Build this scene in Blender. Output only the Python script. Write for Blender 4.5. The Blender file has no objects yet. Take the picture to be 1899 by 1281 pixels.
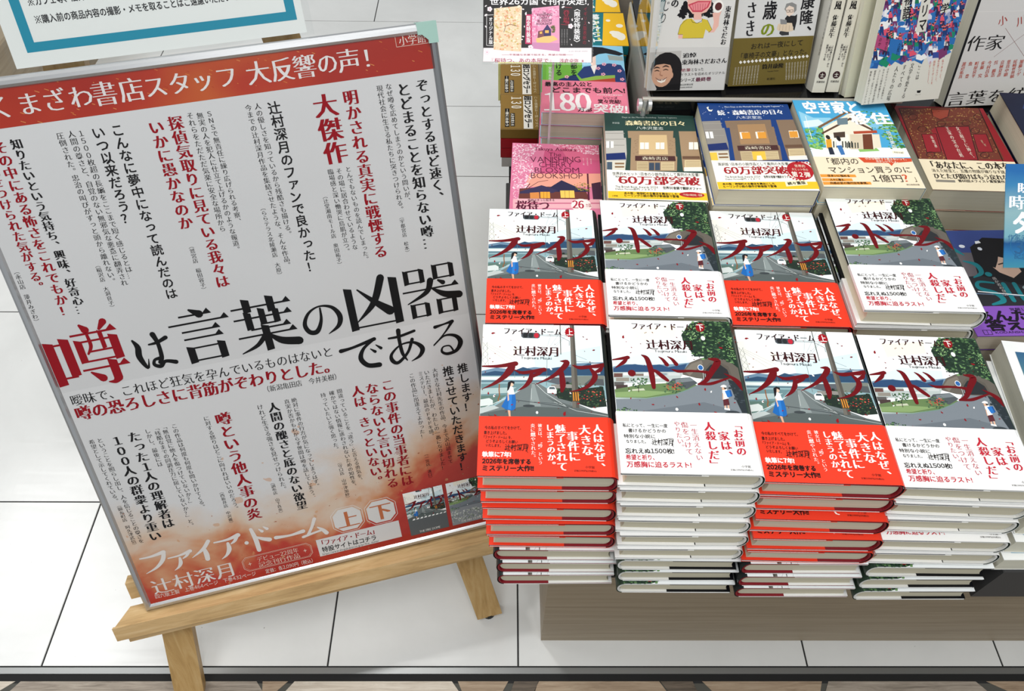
import bpy, math, random
from mathutils import Matrix, Vector
from mathutils.geometry import tessellate_polygon
SC = bpy.context.scene
COL = SC.collection
Z0 = 0.6785          # height of the tops of the front books above the floor; all plan sizes below are in millimetres

# ---------------------------------------------------------------- camera
def make_camera():
    p, y, r = math.radians(51.884), math.radians(-1.0012), math.radians(1.0631)
    cp, sp = math.cos(p), math.sin(p)
    m = Matrix(((1, 0, 0), (0, -sp, -cp), (0, cp, -sp)))
    cy, sy = math.cos(y), math.sin(y)
    rz = Matrix(((cy, -sy, 0), (sy, cy, 0), (0, 0, 1)))
    cr, sr = math.cos(r), math.sin(r)
    rr = Matrix(((cr, -sr, 0), (sr, cr, 0), (0, 0, 1)))
    m = rr @ m @ rz.transposed()                 # rows: right, down, forward
    right, down, fwd = Vector(m[0]), Vector(m[1]), Vector(m[2])
    rot = Matrix((right, -down, -fwd)).transposed().to_4x4()
    cam = bpy.data.cameras.new('camera')
    cam.sensor_width = 36.0
    cam.lens = 1394.05 / 1899 * 36
    cam.clip_start = 0.02
    o = bpy.data.objects.new('camera', cam)
    o.matrix_world = Matrix.Translation((0, 0, 0.6517 + Z0)) @ rot
    COL.objects.link(o)
    SC.camera = o
make_camera()

# ---------------------------------------------------------------- light, exposure
SC.view_settings.view_transform = 'Standard'
SC.view_settings.look = 'None'
SC.view_settings.gamma = 1.0
SC.view_settings.use_curve_mapping = False
SC.view_settings.exposure = -0.25
w = bpy.data.worlds.new('shop_air')
SC.world = w
w.use_nodes = True
w.node_tree.nodes['Background'].inputs[0].default_value = (0.93, 0.97, 1.0, 1)
w.node_tree.nodes['Background'].inputs[1].default_value = 0.52
def lamp(name, loc, size, power, size_y=None, col=(1, 0.995, 0.985), aim=None):
    l = bpy.data.lights.new(name, 'AREA')
    l.energy = power; l.color = col
    l.shape = 'RECTANGLE' if size_y else 'DISK'
    l.size = size
    if size_y: l.size_y = size_y
    o = bpy.data.objects.new(name, l)
    o.location = loc
    if aim:
        d = Vector(aim) - Vector(loc)
        o.rotation_euler = d.to_track_quat('-Z', 'Y').to_euler()
    COL.objects.link(o)
    return o
lamp('overhead_area_light', (0.55, 0.2, 2.75), 1.2, 26, 1.2)
lamp('overhead_area_light', (0.4, -1.7, 2.75), 1.2, 17, 0.9)  # added frontal fill behind the camera, lifts page fronts and table panel
lamp('overhead_area_light', (-0.75, -0.35, 2.75), 0.7, 16, 0.7)
lamp('overhead_area_light', (-2.3, 1.65, 2.75), 1.3, 34, 1.3)
lamp('ceiling_spot', (-0.60, 1.36, 2.62), 0.2, 16.0)
lamp('ceiling_spot', (0.35, -0.6, 2.7), 0.12, 4)
ART = {
'v1': [
["P","f2f6f6",0,[0,0],[1340,0],[1340,1940],[0,1940]],
["P","f5f3e8",1,[0,1765],[218,1788],[430,1597],[303,1389],[3,1346]],
["P","d5e8ec",1,[573,1473],[1322,1646],[1302,1336],[587,1320]],
["P","e9f3f4",1,[381,1746],[906,1902],[1338,1883],[1324,1667],[928,1601]],
["P","6b88a0",2,[-2,1281],[161,1327],[382,1298],[572,1340],[792,1322],[1015,1395],[1339,1418],[1335,1256],[-3,1225]],
["P","2f4d6b",3,[0,1241],[146,1282],[304,1263],[453,1339],[571,1300],[729,1321],[918,1357],[1043,1334],[1172,1396],[1345,1387],[1341,1227],[-2,1195]],
["P","8faeb4",4,[-3,1215],[1337,1236],[1343,926],[-6,725]],
["P","dfe6e2",5,[-2,1201],[1336,1221],[1333,1173],[-1,1161]],
["P","5d7884",5,[-1,1153],[849,1165],[849,1145],[0,1130]],
["P","6a8a8e",5,[-2,1106],[476,1118],[307,954],[-1,875]],
["P","a9bebd",6,[-1,1047],[383,1067],[275,992],[-1,970]],
["P","5c776e",6,[-1,951],[276,963],[140,838],[1,799]],
["P","6f7878",7,[523,1130],[600,1135],[872,940],[1342,703],[1344,630],[-5,615],[-5,706],[383,993]],
["P","565f5e",8,[-6,725],[459,823],[898,809],[1347,693],[1344,630],[-5,615]],
["P","8b9594",8,[546,1111],[577,1111],[641,825],[520,823]],
["P","5a6261",8,[780,911],[989,828],[1344,739],[1347,693],[955,735],[690,958]],
["S","e8ecea",9,5,[538,1119],[291,935],[2,781]],
["S","e0e6e4",9,4,[585,1119],[690,996],[899,837]],
["S","d8dedc",9,3,[544,1053],[539,909]],
["S","cfd6d4",9,4,[779,883],[1017,773],[1342,712]],
["P","b9c2c0",9,[-2,799],[140,829],[202,802],[1,725]],
["P","f0f2f0",10,[185,686],[256,687],[234,628],[145,627]],
["P","f0f2f0",10,[321,686],[391,686],[369,630],[279,629]],
["P","f0f2f0",10,[456,685],[526,686],[504,631],[414,630]],
["P","f0f2f0",10,[591,684],[661,685],[638,633],[548,632]],
["P","f0f2f0",10,[726,683],[796,684],[772,634],[683,633]],
["P","f0f2f0",10,[860,683],[930,683],[906,636],[817,635]],
["P","f0f2f0",10,[995,682],[1065,683],[1040,637],[951,636]],
["P","f0f2f0",10,[1129,681],[1199,682],[1174,639],[1085,638]],
["P","f0f2f0",10,[1263,680],[1333,681],[1308,640],[1218,639]],
["P","233029",10,[783,1016],[848,1114],[941,1134],[1092,1058],[1316,1089],[1336,832],[1169,812],[977,885],[826,930]],
["F",["1f2c25","35492f","4a6545","2b3d33"],11,150,16,[784,1055],[941,1144],[1317,1099],[1337,841],[1170,830],[827,940]],
["F",["c03a34","d85a4a"],13,34,11,[908,1075],[1291,1060],[1317,888],[978,922]],
["P","5b6066",10,[717,1142],[788,1202],[991,1210],[1010,1115],[847,1104]],
["P","8c8a84",11,[755,1109],[987,1115],[984,1066],[761,1055]],
["P","54595c",10,[1110,1116],[1192,1196],[1323,1187],[1328,1099]],
["P","7a8078",9,[1007,1224],[1337,1236],[1329,1118],[1017,1096]],
["P","e9eceb",12,[710,1054],[739,1083],[793,1084],[814,1036],[810,988],[713,996]],
["P","4b5960",13,[738,1074],[788,1074],[799,1047],[730,1047]],
["P","d4dbd8",10,[-2,903],[92,923],[131,895],[132,838],[1,818]],
["S","8f5a34",11,12,[197,1108],[195,1030],[202,953],[185,905],[194,886]],
["P","6e6a62",14,[990,1944],[1039,1944],[1046,810],[973,809]],
["P","57534c",15,[1016,1944],[1039,1944],[1046,810],[1011,810]],
["S","55554f",14,9,[880,1943],[874,1517]],
["S","6a6a66",14,4,[719,1454],[705,1093]],
["S","8c8c88",14,3,[359,1268],[362,1188]],
["P","46331f",16,[979,1018],[1047,1019],[1045,893],[977,892]],
["P","d9913a",17,[985,1010],[997,1010],[998,900],[986,900]],
["P","d9913a",17,[1010,1011],[1022,1011],[1023,900],[1011,900]],
["P","d9913a",17,[1034,1011],[1046,1011],[1047,900],[1035,900]],
["S","8a8f90",14,2,[1037,1903],[733,1516]],
["S","8a8f90",14,2,[1020,1881],[767,1600]],
["S","8a8f90",14,2,[809,1943],[685,1474]],
["S","8a8f90",14,2,[941,1944],[702,1537]],
["S","8a8f90",14,2,[43,1616],[303,1389]],
["S","8a8f90",14,2,[50,1637],[350,1420]],
["S","8a8f90",14,2,[58,1658],[382,1451]],
["S","8a9296",14,3,[6,1325],[12,1679]],
["S","8a9296",14,3,[73,1326],[48,1680]],
["S","8a9296",14,3,[2,1679],[60,1595]],
["S","8a9296",14,3,[57,1680],[5,1594]],
["S","8a9296",14,3,[5,1594],[65,1511]],
["S","8a9296",14,3,[63,1595],[4,1510]],
["S","8a9296",14,3,[4,1510],[70,1428]],
["S","8a9296",14,3,[68,1511],[3,1428]],
["S","8a9296",14,3,[3,1428],[73,1326]],
["S","8a9296",14,3,[70,1428],[6,1325]],
["S","70747a",15,4,[1016,1425],[1251,1407],[1250,1376]],
["S","70747a",15,3,[1020,1518],[1159,1447]],
["P","c9ccd0",15,[1204,1396],[1298,1397],[1297,1256],[1211,1255]],
["P","7d3434",16,[1218,1366],[1288,1366],[1288,1332],[1219,1332]],
["S","70747a",15,5,[639,1787],[869,1780],[977,1707],[974,1644]],
["S","80848a",15,3,[642,1804],[967,1789]],
["P","4c5157",18,[434,1811],[455,1827],[630,1824],[649,1795],[642,1757],[622,1743],[455,1747],[434,1768]],
["E","26292c",19,[482,1786],[28,37]],
["E","2d3133",19,[544,1786],[28,37]],
["E","c2293a",19,[606,1784],[28,37]],
["S","33383a",11,5,[158,699],[294,688]],
["S","3a4044",11,7,[376,903],[642,862],[973,809]],
["E","3d4346",11,[513,829],[63,17]],
["S","3d4346",11,4,[566,880],[900,856]],
["S","30363a",11,9,[90,700],[294,684]],
["P","d9a98c",20,[290,774],[317,775],[321,701],[342,670],[327,662],[303,691]],
["P","1f66b0",21,[288,977],[368,977],[377,879],[369,781],[326,766],[270,780],[223,817],[254,887]],
["P","2f7ccb",22,[306,969],[334,969],[326,780],[293,788]],
["P","e9f0f2",22,[284,1050],[315,1080],[346,1066],[362,974],[288,969]],
["P","e3b79c",23,[285,992],[297,992],[304,901],[289,885]],
["P","e6bfa6",22,[302,1124],[339,1129],[352,1094],[324,1066],[306,1079]],
["P","1d1b1e",23,[290,1128],[324,1152],[361,1139],[358,1109],[324,1125],[315,1080],[300,1035],[281,1011]],
["B","6c0c15",24,[9,1342,19],[145,1343,37],[248,1356,49],[370,1383,63]],
["B","6c0c15",24,[360,1389,19],[323,1318,82],[250,1207,63],[134,1107,37],[9,1038,5]],
["B","6c0c15",24,[360,1296,15],[445,1261,41],[571,1282,44],[684,1305,56]],
["B","6c0c15",24,[672,1291,22],[621,1250,41],[558,1220,48]],
["B","6c0c15",24,[547,1266,33],[531,1170,55],[479,1087,40],[392,1018,5]],
["B","6c0c15",24,[866,1424,11],[936,1410,63],[878,1313,59],[757,1202,40],[584,1105,5]],
["B","6c0c15",24,[867,1312,45],[878,1193,62],[881,1095,62],[869,1021,33]],
["B","6c0c15",24,[998,1370,11],[1075,1338,48],[1201,1352,44],[1336,1377,55]],
["B","6c0c15",24,[1328,1369,22],[1292,1306,48],[1227,1271,26]],
["B","6c0c15",24,[1187,1335,26],[1237,1226,62],[1171,1107,48],[1060,1042,26],[949,1018,5]],
["L","8e141d",24,[116,1809],42,6],
["L","8e141d",24,[1175,1739],22,178],
["L","8e141d",24,[1243,1582],28,16],
["L","8e141d",24,[196,1617],16,65],
["L","8e141d",24,[317,1709],14,101],
["L","8e141d",24,[142,1520],14,138],
["L","8e141d",24,[83,984],31,84],
["L","8e141d",24,[619,870],24,23],
["L","8e141d",24,[770,993],24,150],
["L","8e141d",24,[889,734],51,72],
["L","8e141d",24,[1039,863],30,0],
["L","8e141d",24,[1203,819],21,122],
["L","8e141d",24,[161,708],30,134],
["L","8e141d",24,[335,840],24,16],
["L","8e141d",24,[1100,929],24,161],
["L","6c0c15",24,[798,967],18,141],
["L","6c0c15",24,[1198,973],19,172],
["L","6c0c15",24,[43,1264],19,48],
["L","6c0c15",24,[825,800],11,18],
["L","6c0c15",24,[613,1519],16,46],
["L","6c0c15",24,[757,1798],13,76],
["L","6c0c15",24,[367,779],17,83],
["L","6c0c15",24,[217,903],11,95],
["L","6c0c15",24,[811,1662],11,157],
["L","6c0c15",24,[1141,1566],13,133],
["L","6c0c15",24,[1239,834],13,84],
["L","6c0c15",24,[1236,1192],17,124],
["L","6c0c15",24,[275,752],16,56],
["L","6c0c15",24,[1218,811],13,29],
["L","6c0c15",24,[472,1613],12,12],
["L","6c0c15",24,[85,1451],16,160],
["L","6c0c15",24,[17,1029],13,78],
["L","6c0c15",24,[405,882],14,94],
["L","6c0c15",24,[412,1249],17,101],
["L","6c0c15",24,[93,715],10,165],
["L","6c0c15",24,[952,860],10,143],
["L","6c0c15",24,[1023,1384],16,96],
["L","6c0c15",24,[2,1752],13,130],
["L","6c0c15",24,[1252,1582],18,52],
["L","6c0c15",24,[1170,760],13,78],
["L","6c0c15",24,[462,1201],18,38],
["L","6c0c15",24,[151,954],18,77],
["L","6c0c15",24,[1137,1772],20,136],
["L","6c0c15",24,[120,1406],17,15],
["L","6c0c15",24,[1193,1416],19,80],
["E","f4f4f2",24,[598,746],[13,17]],
["L","f4f4f2",24,[760,1316],34,114],
["L","f4f4f2",24,[147,952],37,62],
["L","f4f4f2",24,[960,999],24,112],
["H","2c0f13","M","ファイア・ドーム",[230,1849],[891,1836],101],
["E","a3131f",24,[985,1837],[49,65]],
["P","a3131f",24,[1044,1837],[1028,1820],[1030,1854]],
["P","a3131f",24,[1037,1805],[1017,1797],[1030,1828]],
["P","a3131f",24,[1019,1779],[1000,1782],[1022,1804]],
["P","a3131f",24,[995,1765],[980,1778],[1006,1786]],
["P","a3131f",24,[970,1765],[961,1786],[986,1778]],
["P","a3131f",24,[947,1779],[946,1803],[967,1782]],
["P","a3131f",24,[931,1804],[940,1828],[950,1797]],
["P","a3131f",24,[927,1836],[943,1854],[941,1819]],
["P","a3131f",24,[934,1869],[954,1877],[941,1845]],
["P","a3131f",24,[951,1895],[971,1891],[949,1870]],
["P","a3131f",24,[975,1909],[991,1896],[965,1888]],
["P","a3131f",24,[1002,1909],[1010,1888],[984,1895]],
["P","a3131f",24,[1025,1895],[1025,1870],[1004,1892]],
["P","a3131f",24,[1040,1869],[1031,1846],[1021,1877]],
["H","f6f2ee","G","上",[946,1836],[1025,1837],95],
["H","3a1216","M","辻村深月",[343,1563],[865,1554],139],
["H","3a3a3a","m","Tsujimura Mizuki",[427,1468],[772,1462],38]],
'v1o': [
["V","fbf3ec","M","人はなぜ、",[1219,607],[1226,50],0],
["V","fbf3ec","M","大きな",[1080,598],[1106,232],0],
["V","fbf3ec","M","事件に",[952,518],[971,163],0],
["V","fbf3ec","M","魅了されて",[834,602],[841,53],0],
["V","fbf3ec","M","しまうのか。",[724,601],[739,82],0],
["V","fbf3ec","m","彼女は、〝噂〟という",[626,607],[623,125],0],
["V","fbf3ec","m","炎に燃やされた。",[551,607],[555,180],0],
["H","1c1414","h","今の私のすべてをかけて、",[54,552],[451,551],43],
["H","1c1414","h","書き上げました。",[47,493],[303,489],42],
["H","1c1414","h","『ファイア・ドーム』を、",[33,440],[352,436],39],
["H","1c1414","h","どうぞよろしくお願い",[69,391],[399,384],39],
["H","1c1414","h","いたします。",[70,345],[241,337],38],
["H","1c1414","h","辻村深月",[265,323],[501,316],77],
["B","1c1414",2,[261,299,5],[428,353,7],[499,354,7],[487,285,7],[501,259,3]],
["H","fbf3ec","X","執筆に7年!",[37,238],[330,236],62],
["H","1a1212","X","2026年を席巻する",[39,160],[532,158],61],
["H","1a1212","X","ミステリー大作!!",[36,82],[557,83],63],
["H","2a1414","m","小学館",[1068,104],[1164,100],30],
["H","2a1414","m","定価2,090円(10%税込)",[955,63],[1179,59],22]],
'v2': [
["P","f2f6f6",0,[0,0],[1340,0],[1340,1940],[0,1940]],
["P","dcecef",1,[0,1333],[383,1483],[819,1452],[798,1293],[2,1254]],
["P","f4efdf",1,[253,1815],[744,1867],[724,1697],[269,1625]],
["P","7590a6",2,[-9,1277],[148,1317],[366,1310],[679,1329],[837,1353],[744,1233],[-1,1210]],
["P","304d72",3,[-9,1253],[115,1300],[242,1319],[349,1298],[507,1321],[596,1284],[804,1336],[741,1209],[-5,1191]],
["P","b6c0bd",4,[-8,1204],[759,1229],[681,1096],[-5,1059]],
["P","6b4a44",5,[6,1191],[99,1193],[95,1143],[2,1140]],
["P","e4e6e4",5,[107,1201],[216,1204],[213,1169],[105,1166]],
["P","7c6a60",5,[231,1189],[324,1191],[321,1164],[228,1162]],
["P","e9ebea",5,[325,1207],[449,1210],[445,1171],[321,1168]],
["P","8d9aa2",5,[464,1202],[572,1205],[569,1178],[461,1175]],
["P","c9cfcd",5,[588,1209],[711,1213],[707,1178],[584,1174]],
["P","8f8a80",5,[25,1133],[164,1137],[160,1090],[21,1087]],
["P","dadedb",5,[413,1158],[521,1161],[518,1134],[410,1131]],
["P","5c5a58",5,[-2,1078],[106,1081],[101,1024],[-6,1021]],
["P","4a3c3a",5,[18,1041],[141,1044],[137,987],[14,984]],
["P","667f52",5,[-1,983],[264,1047],[542,1074],[831,1081],[887,1045],[663,945],[324,880],[4,880]],
["P","86a06a",6,[4,946],[333,974],[605,962],[326,895],[1,886]],
["P","c3c8ae",6,[183,988],[306,1003],[319,977],[181,966]],
["P","50565a",6,[547,1055],[625,1133],[811,1157],[884,1083],[760,1004]],
["P","777f83",7,[654,1124],[810,1153],[850,1110],[649,1076]],
["F",["2e4a36","45664a","57784f"],8,60,16,[182,1122],[350,1141],[364,1050],[275,1000],[186,1026]],
["S","3a3026",8,7,[257,1047],[248,952]],
["F",["2c4434","47664a","5f7f52"],8,70,15,[507,1035],[576,1103],[713,1107],[760,1004],[633,944],[514,960]],
["F",["c23a30","dd6a4c"],10,26,11,[532,1054],[711,1088],[737,994],[545,970]],
["P","7b838a",7,[2,862],[324,871],[663,945],[889,1064],[946,1145],[1250,1157],[1494,858],[1449,626],[3,620]],
["P","6b737a",8,[7,670],[461,756],[917,842],[1335,710],[1406,625],[9,620]],
["S","6f8f86",8,8,[0,871],[324,874],[631,935],[823,1021]],
["F",["35503c","6f9562","88a874","2c4434"],9,80,16,[-3,742],[88,759],[278,705],[391,655],[11,627]],
["P","2b3338",9,[1205,1156],[1348,1114],[1450,857],[1442,626],[1308,639],[1258,852]],
["F",["2b3338","3d464c"],9,50,22,[1173,1147],[1345,1095],[1436,785],[1290,780]],
["P","655f57",9,[744,1233],[837,1353],[953,1411],[1131,1459],[1288,1383],[1364,1287],[1387,1077],[1231,1130],[960,1138],[878,1147],[739,1190]],
["P","7d766b",10,[760,1233],[850,1337],[965,1386],[974,1336],[867,1236],[814,1176]],
["P","5c574f",11,[939,1145],[981,1278],[1054,1358],[1149,1376],[1245,1304],[1265,1153],[1240,1149],[1223,1264],[1144,1344],[1057,1328],[999,1259],[964,1142]],
["P","2b2e31",11,[961,1142],[996,1255],[1057,1328],[1145,1348],[1226,1264],[1243,1149]],
["P","3a3d40",12,[961,1142],[1023,1151],[1054,1260],[1007,1249]],
["P","22352a",12,[793,1740],[910,1902],[1012,1936],[1346,1938],[1345,1626],[1348,1287],[1297,1344],[1186,1417],[1004,1436],[894,1434],[848,1554],[798,1656]],
["F",["1c2b21","2f4a34","456341","5a7d50","6f9560","223728"],13,420,22,[797,1772],[913,1921],[1079,1959],[1402,1965],[1408,1628],[1435,1260],[1282,1344],[1153,1400],[998,1396],[850,1453],[935,1556],[801,1677]],
["F",["22332a","2c4032"],13,90,26,[970,1639],[1181,1582],[1245,1402],[1004,1436],[916,1475]],
["F",["8fb87a","a3c68a"],19,60,11,[820,1825],[1009,1915],[1051,1766],[875,1637]],
["F",["8fb87a","7fa86c"],19,60,11,[1255,1749],[1339,1730],[1350,1385],[1255,1462]],
["S","cfd3d6",18,5,[962,1258],[953,1084]],
["S","cfd3d6",18,4,[982,1248],[974,1085]],
["E","f0f2f4",19,[942,1286],[31,40]],
["E","2f66a8",20,[942,1286],[25,32]],
["E","343b40",20,[1191,715],[76,25]],
["P","e3b79c",20,[1122,808],[1136,808],[1135,765],[1117,765]],
["P","e3b79c",20,[1154,809],[1169,809],[1166,755],[1148,755]],
["P","f0f0ee",21,[1116,775],[1170,766],[1170,745],[1113,754]],
["P","5a2a30",21,[1119,884],[1177,893],[1178,813],[1114,800]],
["P","eef2f4",22,[1129,999],[1181,1012],[1180,893],[1118,877]],
["P","2a72c0",23,[1153,987],[1212,1001],[1220,924],[1170,904]],
["P","1f5596",24,[1202,994],[1218,998],[1224,928],[1207,916]],
["P","deb294",22,[1127,1029],[1162,1037],[1159,1000],[1131,995]],
["P","2b2420",22,[1145,1048],[1177,1041],[1169,1008],[1154,1011]],
["P","f2f2f0",23,[1114,1040],[1132,1059],[1158,1067],[1182,1053],[1178,1030],[1140,1033]],
["P","e3b79c",23,[1125,958],[1134,958],[1124,875],[1113,875]],
["B","6c0c15",24,[-1,1369,15],[90,1387,33],[171,1405,48]],
["B","6c0c15",24,[167,1401,22],[118,1336,45],[26,1264,7]],
["E","6c0c15",24,[197,1196],[42,43]],
["B","6c0c15",24,[325,1441,15],[375,1398,52],[402,1263,59],[410,1128,59],[413,1013,40]],
["B","6c0c15",24,[384,1253,11],[454,1229,40],[521,1159,50],[569,1109,36]],
["B","6c0c15",24,[509,1421,11],[546,1386,33],[585,1317,48]],
["B","6c0c15",24,[605,1427,11],[648,1392,33],[686,1326,48]],
["B","6c0c15",24,[636,1254,15],[698,1232,37],[822,1239,29],[944,1234,29],[1006,1220,47]],
["B","6c0c15",24,[1045,1405,15],[1137,1376,72],[1059,1241,62],[972,1113,47],[890,1068,22]],
["B","6c0c15",24,[886,1064,14],[1011,1075,36],[1107,1107,32],[1223,1156,18]],
["B","6c0c15",24,[1181,1213,7],[1239,1176,32],[1303,1113,57],[1350,1020,52]],
["L","8e141d",24,[145,1689],42,74],
["L","8e141d",24,[223,1545],18,136],
["L","8e141d",24,[172,1623],14,130],
["L","8e141d",24,[161,872],21,60],
["L","8e141d",24,[383,801],27,170],
["L","8e141d",24,[645,900],27,116],
["L","8e141d",24,[865,815],32,91],
["L","8e141d",24,[1017,719],29,150],
["L","8e141d",24,[952,1002],33,78],
["L","8e141d",24,[1234,840],20,3],
["L","8e141d",24,[759,704],11,24],
["L","8e141d",24,[1202,1562],40,155],
["L","6c0c15",24,[281,716],11,46],
["L","6c0c15",24,[983,1686],13,170],
["L","6c0c15",24,[1331,1550],16,46],
["L","6c0c15",24,[620,1261],15,132],
["L","6c0c15",24,[252,850],11,171],
["L","6c0c15",24,[388,1751],13,125],
["L","6c0c15",24,[503,784],13,58],
["L","6c0c15",24,[209,1470],20,30],
["L","6c0c15",24,[113,1067],14,175],
["L","6c0c15",24,[887,1395],17,169],
["L","6c0c15",24,[642,1050],18,137],
["L","6c0c15",24,[817,1616],11,115],
["L","6c0c15",24,[1214,1237],12,38],
["L","6c0c15",24,[1198,1140],17,10],
["L","6c0c15",24,[1170,1460],14,53],
["L","6c0c15",24,[1193,1632],18,143],
["L","6c0c15",24,[150,994],17,126],
["L","6c0c15",24,[1157,863],15,117],
["L","6c0c15",24,[327,1597],16,139],
["L","6c0c15",24,[736,1697],19,134],
["L","6c0c15",24,[648,996],12,99],
["L","6c0c15",24,[402,1760],14,165],
["L","6c0c15",24,[385,1288],14,85],
["L","6c0c15",24,[1012,810],11,89],
["L","6c0c15",24,[579,1583],17,18],
["L","6c0c15",24,[1302,1558],17,78],
["L","6c0c15",24,[474,1760],18,122],
["L","6c0c15",24,[509,1577],15,80],
["L","6c0c15",24,[343,1302],15,46],
["L","6c0c15",24,[553,1113],13,129],
["E","f4f4f2",24,[1025,1692],[24,32]],
["E","f4f4f2",24,[623,746],[15,18]],
["L","f4f4f2",24,[262,1089],37,96],
["L","f4f4f2",24,[1011,973],27,60],
["L","f4f4f2",24,[153,965],24,20],
["H","3a1216","M","ファイア・ドーム",[240,1853],[922,1844],100],
["E","8e141d",24,[1015,1846],[47,62]],
["P","8e141d",24,[1071,1847],[1054,1830],[1059,1863]],
["P","8e141d",24,[1061,1816],[1041,1809],[1057,1839]],
["P","8e141d",24,[1042,1792],[1023,1795],[1046,1815]],
["P","8e141d",24,[1018,1778],[1004,1791],[1030,1798]],
["P","8e141d",24,[993,1777],[987,1798],[1010,1791]],
["P","8e141d",24,[972,1790],[975,1814],[992,1794]],
["P","8e141d",24,[960,1814],[971,1837],[978,1808]],
["P","8e141d",24,[959,1845],[976,1862],[971,1829]],
["P","8e141d",24,[969,1876],[988,1883],[973,1853]],
["P","8e141d",24,[988,1901],[1006,1898],[983,1877]],
["P","8e141d",24,[1012,1915],[1026,1902],[1000,1894]],
["P","8e141d",24,[1037,1915],[1044,1895],[1020,1902]],
["P","8e141d",24,[1058,1902],[1055,1878],[1038,1898]],
["P","8e141d",24,[1070,1878],[1059,1855],[1052,1885]],
["H","f6f2ee","G","下",[976,1845],[1053,1847],95],
["H","3a1216","M","辻村深月",[385,1590],[912,1589],136],
["H","3a3a3a","m","Tsujimura Mizuki",[467,1501],[822,1501],37]],
'v2o': [
["V","c02638","M","「お前の",[1206,618],[1200,210],0],
["V","c02638","M","家は、",[1050,489],[1069,160],0],
["V","c02638","M","人殺しだ」",[923,599],[924,50],0],
["V","b84a58","m","一生消えない",[765,591],[777,146],0],
["V","b84a58","m","傷をつけて",[675,595],[687,208],0],
["V","b84a58","m","やりたい。",[597,600],[616,265],0],
["H","1c1414","h","私にとって、一生に一度",[47,540],[503,541],46],
["H","1c1414","h","書けるかどうかの",[98,479],[482,479],46],
["H","1c1414","h","特別な小説に",[49,412],[369,414],45],
["H","1c1414","h","なりました。",[68,352],[290,351],41],
["H","1c1414","h","辻村深月",[325,352],[543,346],75],
["B","1c1414",2,[318,335,5],[478,385,7],[542,387,7],[523,322,7],[540,296,3]],
["H","1a1212","G","忘れえぬ1500枚!",[50,242],[537,249],60],
["H","c02638","G","希望と祈り、",[51,173],[367,174],59],
["H","c02638","G","万感胸に迫るラスト!",[53,94],[687,97],66],
["H","2a1414","m","小学館",[1171,91],[1264,90],29],
["H","2a1414","m","定価2,090円(10%税込)",[1059,53],[1278,52],21]],
'gr': [
["P","2c4640",0,[0,0],[1300,0],[1300,1880],[0,1880]],
["P","bcb8b0",1,[-6,1440],[259,1464],[261,1296],[291,1298],[286,945],[246,569],[-22,553]],
["P","9a968e",2,[7,1394],[275,1411],[275,1396],[7,1379]],
["P","9a968e",2,[3,1257],[269,1274],[269,1259],[2,1242]],
["P","9a968e",2,[-1,1122],[263,1138],[262,1123],[-2,1107]],
["P","f0efe8",3,[11,1205],[57,1208],[52,1058],[6,1056]],
["P","f0efe8",3,[67,1208],[113,1211],[108,1062],[62,1059]],
["P","3a3a3a",4,[57,1208],[67,1208],[62,1059],[52,1058]],
["P","1f2f66",3,[-11,926],[260,969],[271,818],[-11,786]],
["P","d9d4c4",3,[-7,772],[256,788],[247,590],[-13,574]],
["P","4a5a6a",4,[6,748],[78,752],[72,580],[1,575]],
["P","8a6a4a",4,[114,737],[241,745],[239,709],[113,701]],
["P","8a6a4a",4,[111,666],[238,674],[236,639],[110,631]],
["P","a58a6c",1,[322,1461],[973,1502],[955,1340],[983,1342],[961,933],[978,916],[946,613],[314,574],[364,1302],[322,1300]],
["P","d6b98a",2,[483,1379],[871,1403],[854,962],[450,937]],
["P","8f755a",2,[906,1281],[927,1282],[926,1271],[905,1269]],
["P","8f755a",2,[402,1230],[423,1232],[422,1220],[401,1219]],
["P","8f755a",2,[882,1173],[903,1174],[902,1163],[881,1162]],
["P","8f755a",2,[432,1005],[452,1006],[452,995],[431,994]],
["P","8f755a",2,[952,1241],[973,1243],[972,1231],[951,1230]],
["P","8f755a",2,[411,1188],[432,1189],[431,1178],[410,1176]],
["P","8f755a",2,[900,1279],[921,1281],[920,1269],[899,1268]],
["P","8f755a",2,[373,957],[393,959],[393,948],[372,946]],
["P","8f755a",2,[940,1035],[961,1036],[960,1025],[939,1024]],
["P","8f755a",2,[434,1219],[455,1220],[454,1209],[433,1207]],
["P","8f755a",2,[898,1095],[919,1096],[918,1085],[897,1084]],
["P","8f755a",2,[416,985],[436,986],[436,975],[415,974]],
["P","8f755a",2,[967,1291],[988,1292],[987,1281],[966,1279]],
["P","8f755a",2,[409,1048],[430,1050],[429,1039],[408,1037]],
["P","8f755a",2,[929,1256],[950,1257],[949,1246],[928,1244]],
["P","8f755a",2,[409,1254],[430,1256],[430,1244],[409,1243]],
["P","8f755a",2,[948,1015],[969,1016],[968,1005],[947,1004]],
["P","8f755a",2,[411,1179],[432,1181],[432,1169],[411,1168]],
["P","8f755a",2,[955,1117],[976,1119],[975,1108],[954,1106]],
["P","8f755a",2,[428,988],[449,989],[448,979],[427,977]],
["P","8f755a",2,[922,1171],[943,1173],[942,1161],[922,1160]],
["P","8f755a",2,[413,1133],[434,1134],[433,1123],[412,1122]],
["P","8f755a",2,[893,1208],[914,1209],[913,1198],[893,1197]],
["P","8f755a",2,[438,1273],[459,1274],[458,1263],[437,1261]],
["P","8f755a",2,[873,1093],[894,1095],[893,1084],[872,1082]],
["P","8f755a",2,[385,1095],[406,1096],[405,1085],[385,1084]],
["P","f3f1e4",4,[484,1205],[540,1208],[531,1059],[476,1056]],
["P","f3f1e4",4,[549,1209],[605,1212],[596,1063],[540,1060]],
["S","4a4436",5,3,[468,1048],[604,1056]],
["P","f3f1e4",4,[703,1218],[759,1222],[748,1073],[693,1069]],
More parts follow.
